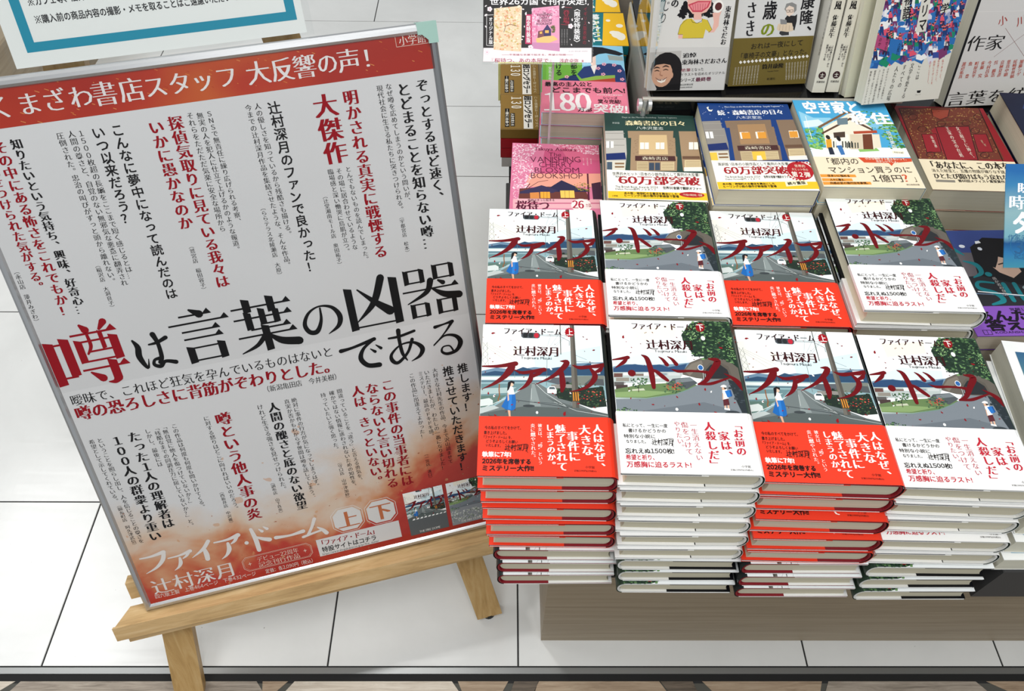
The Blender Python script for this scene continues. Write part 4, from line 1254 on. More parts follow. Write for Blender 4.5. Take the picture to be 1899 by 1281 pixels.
["P","17161a",7,[-7,1363],[5,1377],[24,1364],[9,1361]],
["P","1f8a6a",5,[740,998],[788,997],[813,942],[749,944]],
["P","2f6fb4",5,[755,944],[808,943],[835,880],[811,882],[787,923],[784,881],[762,885]],
["E","e2706e",6,[760,1013],[16,17]],
["P","17161a",7,[742,1019],[753,1033],[774,1019],[759,1017]],
["P","2a3a6a",5,[436,920],[484,919],[508,864],[444,866]],
["P","1f3f7a",5,[449,865],[502,864],[529,801],[504,803],[482,844],[478,802],[455,806]],
["E","e2706e",6,[455,935],[16,17]],
["P","17161a",7,[438,941],[450,955],[469,941],[454,939]],
["P","5a2a5a",5,[301,867],[349,866],[372,811],[308,812]],
["P","7a3a6a",5,[314,812],[367,811],[393,748],[368,749],[346,791],[342,749],[320,752]],
["E","e2706e",6,[320,882],[17,17]],
["P","17161a",7,[303,888],[315,903],[335,888],[319,886]],
["P","1f7a5a",5,[405,828],[453,827],[477,771],[413,773]],
["P","7a3a6a",5,[418,773],[472,772],[498,708],[473,710],[451,752],[447,709],[424,713]],
["E","e2706e",6,[425,843],[16,17]],
["P","17161a",7,[407,849],[419,864],[439,850],[424,847]],
["P","2f6fb4",5,[1139,940],[1187,939],[1214,884],[1149,886]],
["P","1f3f7a",5,[1155,885],[1209,884],[1238,821],[1213,822],[1188,864],[1186,822],[1164,826]],
["E","e2706e",6,[1158,955],[17,17]],
["P","17161a",7,[1140,961],[1151,976],[1172,961],[1157,959]],
["P","1f3f7a",5,[119,784],[167,783],[190,727],[126,729]],
["P","3a2a4a",5,[131,729],[184,727],[209,664],[185,665],[163,707],[159,665],[136,668]],
["E","e2706e",6,[139,799],[16,17]],
["P","17161a",7,[121,805],[133,820],[153,805],[138,803]],
["P","1f3f7a",5,[85,1331],[131,1330],[153,1278],[91,1279]],
["P","1f3f7a",5,[97,1279],[148,1278],[172,1218],[149,1220],[128,1259],[123,1219],[102,1222]],
["E","e2706e",6,[104,1345],[16,16]],
["P","17161a",7,[87,1351],[99,1364],[118,1351],[103,1349]],
["P","1f3f7a",5,[0,719],[47,719],[70,662],[6,664]],
["P","3a2a4a",5,[11,664],[65,662],[89,598],[65,600],[43,642],[39,599],[16,603]],
["E","e2706e",6,[19,735],[17,17]],
["P","17161a",7,[2,741],[14,755],[34,741],[19,738]],
["P","e2566e",5,[942,924],[990,923],[1016,867],[951,869]],
["P","7a3a6a",5,[957,869],[1010,867],[1039,804],[1014,806],[990,848],[987,805],[965,809]],
["E","e2706e",6,[961,939],[16,16]],
["P","17161a",7,[943,944],[954,959],[975,945],[960,942]],
["P","2f6fb4",5,[474,824],[522,823],[546,767],[482,769]],
["P","3a2a4a",5,[487,769],[541,767],[567,704],[543,705],[520,747],[516,705],[494,708]],
["E","e2706e",6,[493,839],[16,17]],
["P","17161a",7,[476,845],[487,860],[507,845],[492,843]],
["P","2f6fb4",5,[770,1082],[818,1082],[843,1027],[779,1029]],
["P","1f3f7a",5,[784,1028],[837,1027],[865,965],[840,967],[817,1008],[814,966],[792,970]],
["E","e2706e",6,[789,1097],[16,16]],
["P","17161a",7,[772,1103],[783,1117],[803,1103],[788,1101]],
["P","f0f0f0",5,[394,693],[442,692],[466,635],[401,637]],
["P","1f3f7a",5,[407,637],[461,635],[487,571],[463,572],[440,615],[436,572],[413,576]],
["E","e2706e",6,[413,708],[17,17]],
["P","17161a",7,[396,714],[408,729],[428,714],[412,712]],
["P","e2566e",5,[-15,922],[32,922],[54,866],[-9,868]],
["P","1f3f7a",5,[-4,868],[49,867],[73,804],[49,806],[28,847],[23,805],[1,809]],
["E","e2706e",6,[4,937],[16,17]],
["P","17161a",7,[-13,943],[-1,957],[18,943],[3,941]],
["P","2a3a6a",5,[858,1008],[906,1007],[931,952],[867,954]],
["P","2f6fb4",5,[872,954],[926,953],[954,890],[929,892],[906,933],[903,891],[880,895]],
["E","e2706e",6,[877,1023],[16,17]],
["P","17161a",7,[859,1029],[871,1043],[891,1029],[876,1027]],
["P","1f8a6a",5,[438,1140],[485,1140],[509,1086],[446,1087]],
["P","2f6fb4",5,[451,1087],[503,1086],[529,1025],[505,1026],[483,1067],[479,1026],[457,1029]],
["E","e2706e",6,[457,1155],[16,16]],
["P","17161a",7,[440,1161],[451,1175],[471,1161],[456,1159]],
["P","2f6fb4",5,[740,1229],[787,1229],[811,1175],[748,1177]],
["P","1f3f7a",5,[753,1176],[806,1175],[833,1114],[809,1116],[786,1156],[783,1115],[761,1119]],
["E","e2706e",6,[759,1244],[15,16]],
["P","17161a",7,[741,1249],[752,1263],[772,1250],[757,1247]],
["P","5a2a5a",5,[446,1220],[493,1220],[517,1166],[454,1168]],
["P","7a3a6a",5,[459,1168],[511,1167],[537,1106],[513,1107],[491,1147],[487,1107],[465,1110]],
["E","e2706e",6,[465,1235],[16,16]],
["P","17161a",7,[448,1241],[460,1254],[479,1241],[464,1238]],
["P","2a3a6a",5,[268,846],[316,846],[340,790],[276,792]],
["P","1f3f7a",5,[281,791],[334,790],[360,727],[336,728],[313,770],[309,728],[287,731]],
["E","e2706e",6,[288,862],[16,16]],
["P","17161a",7,[271,867],[282,882],[302,868],[287,865]],
["P","1f8a6a",5,[697,1287],[743,1286],[768,1233],[705,1235]],
["P","3a2a4a",5,[710,1234],[763,1233],[789,1173],[765,1174],[742,1214],[739,1174],[717,1177]],
["E","e2706e",6,[715,1301],[16,16]],
["P","17161a",7,[698,1307],[709,1321],[729,1307],[714,1305]],
["P","f0f0f0",5,[165,1140],[211,1140],[234,1086],[171,1087]],
["P","7a3a6a",5,[177,1087],[229,1086],[254,1025],[230,1026],[208,1067],[204,1026],[182,1029]],
["E","e2706e",6,[184,1155],[16,16]],
["P","17161a",7,[167,1160],[178,1174],[198,1161],[183,1158]],
["P","2f6fb4",5,[429,1144],[476,1143],[500,1089],[437,1091]],
["P","7a3a6a",5,[442,1091],[495,1090],[521,1028],[496,1030],[474,1070],[470,1029],[448,1033]],
["E","e2706e",6,[448,1159],[16,16]],
["P","17161a",7,[431,1164],[443,1178],[462,1165],[447,1162]],
["P","e2566e",5,[745,1319],[792,1319],[816,1266],[753,1267]],
["P","2f6fb4",5,[759,1267],[811,1266],[838,1206],[814,1207],[791,1247],[788,1206],[766,1210]],
["E","e2706e",6,[764,1334],[16,15]],
["P","17161a",7,[746,1339],[758,1353],[777,1339],[763,1337]],
["P","5a2a5a",5,[712,913],[760,912],[785,856],[720,858]],
["P","2f6fb4",5,[726,858],[779,857],[807,793],[782,795],[759,837],[756,794],[733,798]],
["E","e2706e",6,[731,928],[16,16]],
["P","17161a",7,[713,934],[725,948],[745,934],[730,931]],
["P","2a3a6a",5,[1186,1097],[1234,1097],[1260,1042],[1196,1044]],
["P","1f3f7a",5,[1201,1043],[1255,1042],[1284,980],[1259,982],[1235,1023],[1233,981],[1210,985]],
["E","e2706e",6,[1205,1112],[16,17]],
["P","17161a",7,[1187,1118],[1198,1132],[1219,1118],[1204,1116]],
["P","1f7a5a",5,[755,989],[802,989],[828,934],[763,935]],
["P","1f3f7a",5,[769,935],[822,934],[850,871],[825,873],[802,914],[799,872],[776,876]],
["E","e2706e",6,[774,1004],[16,17]],
["P","17161a",7,[756,1010],[768,1024],[788,1010],[773,1008]],
["P","1f8a6a",5,[159,761],[207,760],[230,704],[166,706]],
["P","1f3f7a",5,[171,705],[225,704],[250,640],[226,642],[204,684],[199,641],[177,645]],
["E","e2706e",6,[179,776],[16,17]],
["P","17161a",7,[161,782],[173,797],[193,782],[178,780]],
["P","1f8a6a",5,[174,907],[222,906],[245,851],[181,852]],
["P","3a2a4a",5,[186,852],[239,851],[265,788],[240,790],[218,831],[214,789],[192,793]],
["E","e2706e",6,[194,922],[16,16]],
["P","17161a",7,[176,928],[188,942],[208,928],[193,925]],
["P","e2566e",5,[1002,1149],[1050,1148],[1076,1094],[1012,1095]],
["P","3a2a4a",5,[1017,1095],[1070,1094],[1099,1032],[1074,1034],[1050,1075],[1048,1033],[1026,1037]],
["E","e2706e",6,[1021,1163],[16,17]],
["P","17161a",7,[1004,1169],[1015,1183],[1035,1169],[1020,1167]],
["P","e2566e",5,[756,1227],[803,1226],[828,1173],[765,1174]],
["P","3a2a4a",5,[770,1174],[823,1173],[850,1112],[826,1114],[803,1154],[800,1113],[778,1117]],
["E","e2706e",6,[775,1242],[16,16]],
["P","17161a",7,[758,1247],[769,1261],[789,1248],[774,1245]],
["P","1f8a6a",5,[1138,993],[1186,993],[1213,937],[1148,939]],
["P","3a2a4a",5,[1154,939],[1208,938],[1237,875],[1212,876],[1187,918],[1185,876],[1163,879]],
["E","e2706e",6,[1157,1008],[17,17]],
["P","17161a",7,[1139,1014],[1151,1028],[1171,1014],[1156,1012]],
["P","1f8a6a",5,[429,687],[477,687],[502,630],[437,632]],
["P","7a3a6a",5,[442,631],[496,630],[523,565],[498,567],[475,610],[471,566],[449,570]],
["E","e2706e",6,[449,703],[16,17]],
["P","17161a",7,[431,709],[443,724],[463,709],[448,707]],
["P","e2566e",5,[844,1101],[892,1100],[917,1046],[853,1048]],
["P","3a2a4a",5,[858,1047],[911,1046],[939,984],[915,986],[891,1027],[888,985],[866,989]],
["E","e2706e",6,[863,1116],[16,16]],
["P","17161a",7,[845,1122],[857,1136],[877,1122],[862,1119]],
["P","1f8a6a",5,[918,923],[967,922],[992,866],[928,868]],
["P","2f6fb4",5,[933,868],[987,867],[1015,803],[991,805],[967,847],[964,804],[941,808]],
["E","e2706e",6,[938,938],[16,16]],
["P","17161a",7,[920,944],[931,958],[952,944],[936,941]],
["P","1f3f7a",5,[346,1135],[393,1134],[417,1080],[354,1082]],
["P","1f3f7a",5,[359,1081],[412,1080],[437,1019],[413,1020],[391,1061],[387,1020],[365,1023]],
["E","e2706e",6,[366,1149],[16,16]],
["P","17161a",7,[348,1155],[360,1169],[380,1155],[365,1153]],
["P","1f8a6a",5,[1153,1059],[1201,1058],[1227,1004],[1163,1005]],
["P","3a2a4a",5,[1168,1005],[1222,1004],[1251,941],[1226,943],[1202,984],[1200,942],[1177,946]],
["E","e2706e",6,[1172,1074],[16,17]],
["P","17161a",7,[1154,1080],[1165,1094],[1186,1080],[1171,1078]],
["P","2f6fb4",5,[593,867],[641,867],[666,811],[601,813]],
["P","3a2a4a",5,[607,812],[660,811],[687,748],[663,749],[640,791],[636,749],[614,752]],
["E","e2706e",6,[612,883],[17,16]],
["P","17161a",7,[595,888],[606,903],[627,889],[611,886]],
["P","1f3f7a",5,[480,1197],[527,1197],[551,1143],[488,1145]],
["P","3a2a4a",5,[493,1144],[545,1143],[571,1082],[547,1084],[525,1124],[521,1083],[499,1087]],
["E","e2706e",6,[499,1212],[16,16]],
["P","17161a",7,[482,1218],[493,1232],[513,1218],[498,1215]],
["P","f0f0f0",5,[126,1370],[172,1370],[194,1317],[132,1319]],
["P","3a2a4a",5,[138,1318],[189,1317],[213,1258],[190,1259],[169,1299],[164,1259],[143,1262]],
["E","e2706e",6,[145,1384],[15,16]],
["P","17161a",7,[128,1390],[140,1403],[159,1390],[144,1388]],
["P","2a3a6a",5,[129,1292],[175,1291],[198,1238],[136,1240]],
["P","7a3a6a",5,[141,1240],[193,1239],[217,1179],[193,1180],[172,1220],[168,1179],[146,1183]],
["E","e2706e",6,[148,1306],[16,16]],
["P","17161a",7,[131,1312],[143,1325],[162,1312],[147,1310]],
["P","e2566e",5,[90,1185],[137,1185],[159,1131],[97,1133]],
["P","3a2a4a",5,[102,1132],[154,1132],[179,1071],[155,1072],[134,1112],[129,1071],[107,1075]],
["E","e2706e",6,[110,1200],[15,16]],
["P","17161a",7,[93,1205],[104,1219],[124,1206],[109,1203]],
["P","f0f0f0",5,[418,765],[466,764],[491,707],[426,709]],
["P","2f6fb4",5,[432,709],[485,708],[512,643],[487,645],[464,687],[460,644],[438,648]],
["E","e2706e",6,[438,780],[16,17]],
["P","17161a",7,[420,786],[432,800],[452,786],[437,783]],
["P","e2566e",5,[116,825],[164,825],[187,769],[123,771]],
["P","1f3f7a",5,[128,770],[182,769],[207,705],[182,707],[161,749],[156,706],[134,710]],
["E","e2706e",6,[136,841],[16,16]],
["P","17161a",7,[119,846],[131,861],[150,847],[135,844]],
["P","1f8a6a",5,[277,810],[325,809],[349,753],[284,755]],
["P","1f3f7a",5,[290,755],[343,754],[369,690],[345,692],[322,734],[318,691],[296,695]],
["E","e2706e",6,[297,825],[16,17]],
["P","17161a",7,[279,831],[291,846],[311,832],[296,829]],
["P","1f3f7a",5,[600,1019],[648,1018],[672,963],[608,965]],
["P","7a3a6a",5,[614,965],[667,964],[694,901],[669,903],[646,944],[643,902],[621,906]],
["E","e2706e",6,[619,1034],[16,16]],
["P","17161a",7,[602,1039],[613,1054],[633,1040],[618,1037]],
["P","2a3a6a",5,[1187,1124],[1235,1123],[1261,1068],[1197,1070]],
["P","2f6fb4",5,[1202,1070],[1256,1069],[1285,1007],[1260,1008],[1236,1049],[1234,1008],[1211,1011]],
["E","e2706e",6,[1206,1138],[16,17]],
["P","17161a",7,[1188,1144],[1199,1158],[1220,1145],[1205,1142]],
["P","1f8a6a",5,[66,786],[114,785],[137,729],[73,731]],
["P","7a3a6a",5,[78,730],[131,729],[156,665],[132,667],[110,709],[106,666],[83,670]],
["E","e2706e",6,[86,801],[16,17]],
["P","17161a",7,[69,807],[80,821],[100,807],[85,804]],
["P","2f6fb4",5,[997,953],[1046,952],[1072,897],[1007,898]],
["P","7a3a6a",5,[1012,898],[1066,897],[1095,834],[1070,835],[1046,877],[1043,835],[1021,838]],
["E","e2706e",6,[1016,968],[17,17]],
["P","17161a",7,[999,974],[1010,988],[1030,974],[1015,971]],
["P","1f7a5a",5,[-7,745],[40,744],[63,688],[-1,690]],
["P","2f6fb4",5,[4,689],[58,688],[82,624],[58,626],[36,668],[32,625],[9,629]],
["E","e2706e",6,[12,760],[17,17]],
["P","17161a",7,[-5,766],[7,781],[27,767],[12,764]],
["V","17161a","G","物語",[310,1433],[354,1099],119],
["V","17161a","G","フリマ",[559,1452],[618,933],114],
["V","17161a","G","学",[856,1268],[882,1144],122],
["V","17161a","g","のか",[57,891],[60,781],42],
["V","17161a","g","魅せられる",[159,904],[166,595],42],
["V","17161a","g","人は創作に",[351,803],[354,648],40],
["V","1d1b1c","m","ここは",[725,536],[744,289],49],
["V","1d1b1c","m","文学を愛する",[619,531],[606,42],57],
["V","1d1b1c","m","すべての",[509,516],[506,199],55],
["V","1d1b1c","m","人たちの広場",[400,502],[386,28],57],
["V","3a3838","m","スタイリッシュな表紙から",[272,484],[284,56],30],
["V","3a3838","m","ホチキス留めの冊子まで、",[212,478],[223,38],30],
["V","3a3838","m","ユニークで個性的な作品が",[152,473],[162,19],30],
["V","3a3838","m","躍進する「文学フリマ」という",[91,467],[101,1],30],
["V","3a3838","m","現象に迫るノンフィクション",[31,462],[39,-18],29],
["V","d06a60","m","私であること、",[1056,546],[1097,251],30],
["V","d06a60","m","私の誰でもないこと、",[994,543],[1042,232],30],
["V","d06a60","m","純粋にそのことを",[933,540],[987,213],30],
["V","d06a60","m","出すこと――。",[871,537],[932,195],30],
["P","1d1b1c",6,[790,140],[854,142],[847,106],[803,107]],
["H","3a3838","g","ウェッジ",[779,83],[863,82],16]],
'sa': [
["P","d9d7d4",0,[0,0],[1200,0],[1200,1820],[0,1820]],
["P","18181a",1,[0,0],[32,0],[40,1820],[0,1820]],
["V","b04a40","m","小",[409,1223],[465,1094],124],
["V","b04a40","m","川",[670,1216],[728,1086],124],
["H","1d1b1c","m","作家",[42,868],[577,876],207],
["S","7a3a34",2,4,[516,1057],[939,676]],
["S","7a3a34",2,4,[504,680],[910,1051]],
["H","1d1b1c","m","作家",[970,883],[1428,893],208],
["V","c0685c","M","渡辺祐真",[103,628],[119,399],54],
["V","c0685c","M","魚　　豊",[195,629],[213,400],53],
["V","c0685c","M","町屋良平",[286,630],[307,401],54],
["V","c0685c","M","佐藤　究",[377,631],[401,401],54],
["V","c0685c","M","今村昌弘",[469,631],[495,402],54],
["V","c0685c","M","呉　勝浩",[561,632],[589,403],54],
["V","c0685c","M","京極夏彦",[652,633],[684,403],54],
["V","c0685c","M","葉真中顕",[744,634],[778,404],54],
["V","c0685c","M","尾崎世界観",[836,635],[883,379],54],
["V","c0685c","M","加藤シゲ",[928,635],[967,405],54],
["V","c0685c","M","円城　塔",[1020,636],[1062,406],54],
["V","c0685c","M","朝井リョ",[1112,637],[1157,406],54],
["H","1d1b1c","m","言葉を紡ぐ",[27,108],[1503,160],200],
["S","f2f0ee",1,3,[30,1276],[814,1271]]],
'card': [
["P","232122",0,[0,0],[1480,0],[1480,1050],[0,1050]],
["P","efe6e8",1,[4,183],[1469,196],[1471,-35],[-1,-44]],
["H","f4f2f2","G","世界26カ国で刊行決定!",[86,800],[1397,816],93],
["P","e6cfae",3,[146,710],[500,747],[518,735],[511,137],[142,161]],
["F",["e8b48a","d99a78","f0dcb8","c9b06a","f2e6cc"],4,260,22,[150,706],[495,741],[505,149],[146,168]],
["S","4a3428",5,6,[280,395],[302,476],[364,502],[456,477]],
["P","d8d0c0",3,[500,747],[522,737],[515,139],[503,135]],
["P","e39ab8",3,[655,716],[1026,758],[1037,145],[661,181]],
["F",["f2c8da","e9aac4","d97aa0"],4,160,20,[659,715],[1024,752],[1019,568],[804,587],[734,323],[662,343]],
["P","3a3060",5,[810,425],[866,506],[917,436],[918,325],[811,324]],
["P","7a4a50",5,[743,414],[810,425],[826,324],[734,323]],
["P","f0b45a",6,[836,425],[887,426],[887,389],[836,389]],
["P","f0b45a",6,[764,404],[795,409],[797,379],[766,376]],
["P","f0c07a",5,[713,313],[826,344],[949,355],[1011,305],[867,248],[724,262]],
["P","c98ab0",5,[662,262],[1032,255],[1034,147],[661,181]],
["F",["4a5a3a","7a6a3a"],5,50,16,[907,476],[968,497],[969,396],[918,406]],
["H","3a1630","g","The",[798,661],[849,662],24],
["H","3a1630","g","VANISHING",[721,630],[933,638],36],
["H","3a1630","g","CHERRY",[752,591],[896,596],32],
["H","3a1630","g","BLOSSOM",[732,552],[925,559],33],
["H","3a1630","g","BOOKSHOP",[717,509],[929,519],32],
["V","f2f0f0","G","オリジナル版",[101,595],[103,231],55],
["P","c22f62",4,[578,635],[656,636],[658,237],[568,241]],
["V","f2f0f0","G","限定特装版",[611,620],[613,256],59],
["V","8f2438","M","登場",[1123,701],[1120,509],86],
["S","8f2438",3,8,[1105,735],[1197,728]],
["S","8f2438",3,8,[1050,506],[1143,499]],
["V","f2f0f0","G","〈限定特装版〉",[1269,755],[1268,227],88],
["V","8f2438","g","イギリス版表紙の",[1382,744],[1371,236],53],
["S","f2f0f0",3,5,[138,625],[46,620],[47,216],[140,212]],
["V","a8a4a4","m","本書は限定装丁の書籍です",[1135,443],[1135,225],18],
["V","a8a4a4","m","本書は限定装丁の書籍です",[1100,443],[1100,225],18],
["V","a8a4a4","m","本書は限定装丁の書籍です",[1065,442],[1065,225],18],
["E","f0dfe4",5,[107,701],[15,15]],
["E","f0dfe4",5,[93,682],[15,15]],
["E","f0dfe4",5,[70,689],[15,15]],
["E","f0dfe4",5,[70,713],[15,15]],
["E","f0dfe4",5,[93,720],[15,15]],
["E","d98aa0",6,[86,701],[7,7]],
["E","f0dfe4",5,[1202,484],[16,15]],
["E","f0dfe4",5,[1188,465],[16,15]],
["E","f0dfe4",5,[1165,472],[16,15]],
["E","f0dfe4",5,[1165,496],[16,15]],
["E","f0dfe4",5,[1188,503],[15,15]],
["E","d98aa0",6,[1182,484],[7,7]],
["E","f0dfe4",5,[663,196],[15,15]],
["E","f0dfe4",5,[649,176],[15,16]],
["E","f0dfe4",5,[626,184],[15,15]],
["E","f0dfe4",5,[625,207],[16,16]],
["E","f0dfe4",5,[648,215],[16,15]],
["E","d98aa0",6,[642,196],[7,7]],
["E","f0dfe4",5,[73,125],[16,15]],
["E","f0dfe4",5,[59,105],[16,16]],
["E","f0dfe4",5,[36,112],[16,16]],
["E","f0dfe4",5,[36,136],[16,15]],
["E","f0dfe4",5,[59,144],[16,15]],
["E","d98aa0",6,[53,125],[7,7]],
["L","f0e6e8",5,[35,741],30,30],
["L","f0e6e8",5,[240,728],30,35],
["L","f0e6e8",5,[36,620],41,30],
["L","f0e6e8",5,[537,705],30,160],
["L","f0e6e8",5,[578,645],41,80],
["L","f0e6e8",5,[1079,736],41,15],
["L","f0e6e8",5,[1204,570],34,90],
["L","f0e6e8",5,[1337,581],21,70],
["L","f0e6e8",5,[1417,774],24,60],
["L","f0e6e8",5,[1430,532],26,130],
["L","f0e6e8",5,[1039,599],24,140],
["L","f0e6e8",5,[558,473],24,90],
["L","f0e6e8",5,[539,341],30,160],
["L","f0e6e8",5,[524,301],26,175],
["L","f0e6e8",5,[1196,236],26,110],
["L","f0e6e8",5,[1432,289],20,130],
["L","f0e6e8",5,[36,468],30,120],
["L","f0e6e8",5,[1175,307],14,120],
["L","f0e6e8",5,[1073,184],26,140],
["L","f0e6e8",5,[354,320],0,40],
["L","f0e6e8",5,[150,95],26,20],
["L","f0e6e8",5,[48,13],30,100],
["L","f0e6e8",5,[1249,84],20,10],
["L","f0e6e8",5,[1002,52],20,40],
["H","b03a58","g","――不思議な本屋で起きる、希望の物語――",[253,94],[1218,102],22],
["H","b03a58","m","『桜待つ、あの本屋で』",[69,18],[972,23],61],
["H","b03a58","m","浅倉卓弥",[1033,22],[1292,22],53],
["H","b03a58","m","著",[1331,20],[1364,21],30],
["H","6a5a60","m","ハーパーコリンズ・ジャパン",[1156,147],[1417,151],17]],
}
POSTER_LINES = [
('ぞっとするほど速く、',528.1,686.5,532.3,'M','k'),
('とどまることを知らない噂…',505.2,685.2,472.7,'M','k'),
('なぜ噂を広めてしまうのかという問いが、',487.7,686.7,538.1,'m','k'),
('現代社会に生きる私たちに突きつけられる。',476.6,686.0,528.5,'m','k'),
('（宇都宮店\u3000松本）',475.3,525.3,470.7,'m','k'),
('明かされる真実に戦慄する',440.6,685.7,472.6,'M','r'),
('大傑作',409.5,685.6,601.4,'M','r'),
('とんでもないものを読んでしまった。',420.8,596.9,471.3,'m','k'),
('その場に居合わせているような',409.3,596.4,489.6,'m','k'),
('臨場感と深い慟哭に鳥肌が立つ。',399.0,597.2,486.3,'m','k'),
('（辻堂湘南モール店\u3000奥田祐子）',385.8,568.2,470.6,'m','k'),
('辻村深月のファンで良かった！',350.7,684.9,470.4,'G','k'),
('人の優しさを知っているから残酷さも描ける。',332.4,685.5,521.5,'m','k'),
('今までの辻村深月作品を集結させたような、そんな作品。',321.7,685.1,481.9,'m','k'),
('（ららテラス北綾瀬店\u3000大原）',309.0,566.7,471.0,'m','k'),
('ＳＮＳで無責任に繰り広げられる考察、',277.2,684.7,548.1,'m','k'),
('無実の人を犯人に仕立て上げるかのような報道。',266.6,684.2,513.3,'m','k'),
('それらをただただ気楽に安全な場所から',255.9,685.7,541.8,'m','k'),
('探偵気取りに見ている我々は',238.2,684.3,471.3,'M','r'),
('いかに愚かなのか',216.3,682.6,552.2,'M','r'),
('（鷲宮店\u3000稲田容子）',214.2,534.3,469.9,'m','k'),
('こんなに夢中になって読んだのは',174.7,684.6,468.4,'G','k'),
('いつ以来だろう？',154.2,684.6,570.2,'G','k'),
('１５００枚超の長編をここまで短く感じるとは…',136.2,683.5,503.3,'m','k'),
('人間の尊さと、自覚のない無邪気な悪意に翻弄され',126.2,684.1,495.9,'m','k'),
('圧倒された。忠治の叫びがずっと頭から離れない。',114.4,683.9,500.6,'m','k'),
('（稲沢店\u3000大洞良子）',103.7,530.3,468.4,'m','k'),
('知りたいという気持ち、興味、好奇心…',67.9,683.9,470.1,'M','k'),
('その中にある怖さをこれでもか！',50.8,683.5,471.5,'M','r'),
('見せつけられた気がする。',33.4,658.8,507.2,'M','r'),
('（永山店\u3000薄井みぎわ）',15.7,539.5,467.8,'m','k'),
('この作品は何度も何度も問いかけてくる。',125.1,296.1,153.0,'m','k'),
('「無自覚に他人を傷つけていないか？」',112.2,297.7,163.2,'m','k'),
('「残酷なまでの同調圧力に屈していないか？」と。',102.2,298.1,126.4,'m','k'),
('しかし、最後には',90.8,296.7,235.5,'m','k'),
('たった１人の理解者は',73.0,297.1,134.5,'M','k'),
('１００人の群衆より重い',50.7,296.3,118.3,'M','k'),
('ということを照らし出し、人を信じることの尊さを',30.8,297.8,119.7,'m','k'),
('希望として示してくれている。',20.6,298.0,194.0,'m','k'),
('（錦糸町店\u3000阿久津武信）',21.2,192.7,116.4,'m','k'),
('に対する怒りはどこに向ければいいのだろう。',167.5,297.4,137.3,'m','k'),
('噂という他人事の炎',188.4,298.2,115.0,'M','r'),
('（西新井店\u3000中沢雅）',154.9,177.4,115.1,'m','k'),
('けれど生きる強さを見せつけられた。',239.1,298.2,151.3,'m','k'),
('人間の醜さと底のない欲望',256.2,297.2,113.4,'M','k'),
('絶対に事件の行方が気になってしまうはず。',285.1,297.6,144.3,'m','k'),
('真実か否かもわからず世間は噂を話してしまう。',275.3,297.5,129.0,'m','k'),
('（調布店\u3000山下真央）',225.5,173.5,112.5,'m','k'),
('間違っていることを「違う」と言える勇気を、',347.7,296.7,137.0,'m','k'),
('確かではない情報に惑わされないための知性を、',336.9,296.3,129.3,'m','k'),
('持っていたいと強く思った。',324.8,295.7,198.0,'m','k'),
('（守口店\u3000山中津加紗）',323.8,182.0,111.4,'m','k'),
('この事件の当事者には',414.5,296.1,111.9,'M','r'),
('ならないと言い切れる',392.3,295.5,113.8,'M','r'),
('人は、きっといない。',371.9,295.9,124.1,'M','r'),
('推します！',523.9,296.9,216.0,'G','k'),
('推させていただきます！',502.6,297.1,115.2,'G','k'),
('大好きな辻村先生の作品、今まで沢山読ませて',484.0,298.1,133.2,'m','k'),
('いただきましたが、わたしの一番になりました！',472.0,297.4,124.8,'m','k'),
('ミステリー、最高のドキドキ感。',463.2,297.5,184.9,'m','k'),
('この作品に出逢えてよかった！',450.2,297.5,187.7,'m','k'),
('（一宮店\u3000溝口）',449.7,162.9,112.3,'m','k')]
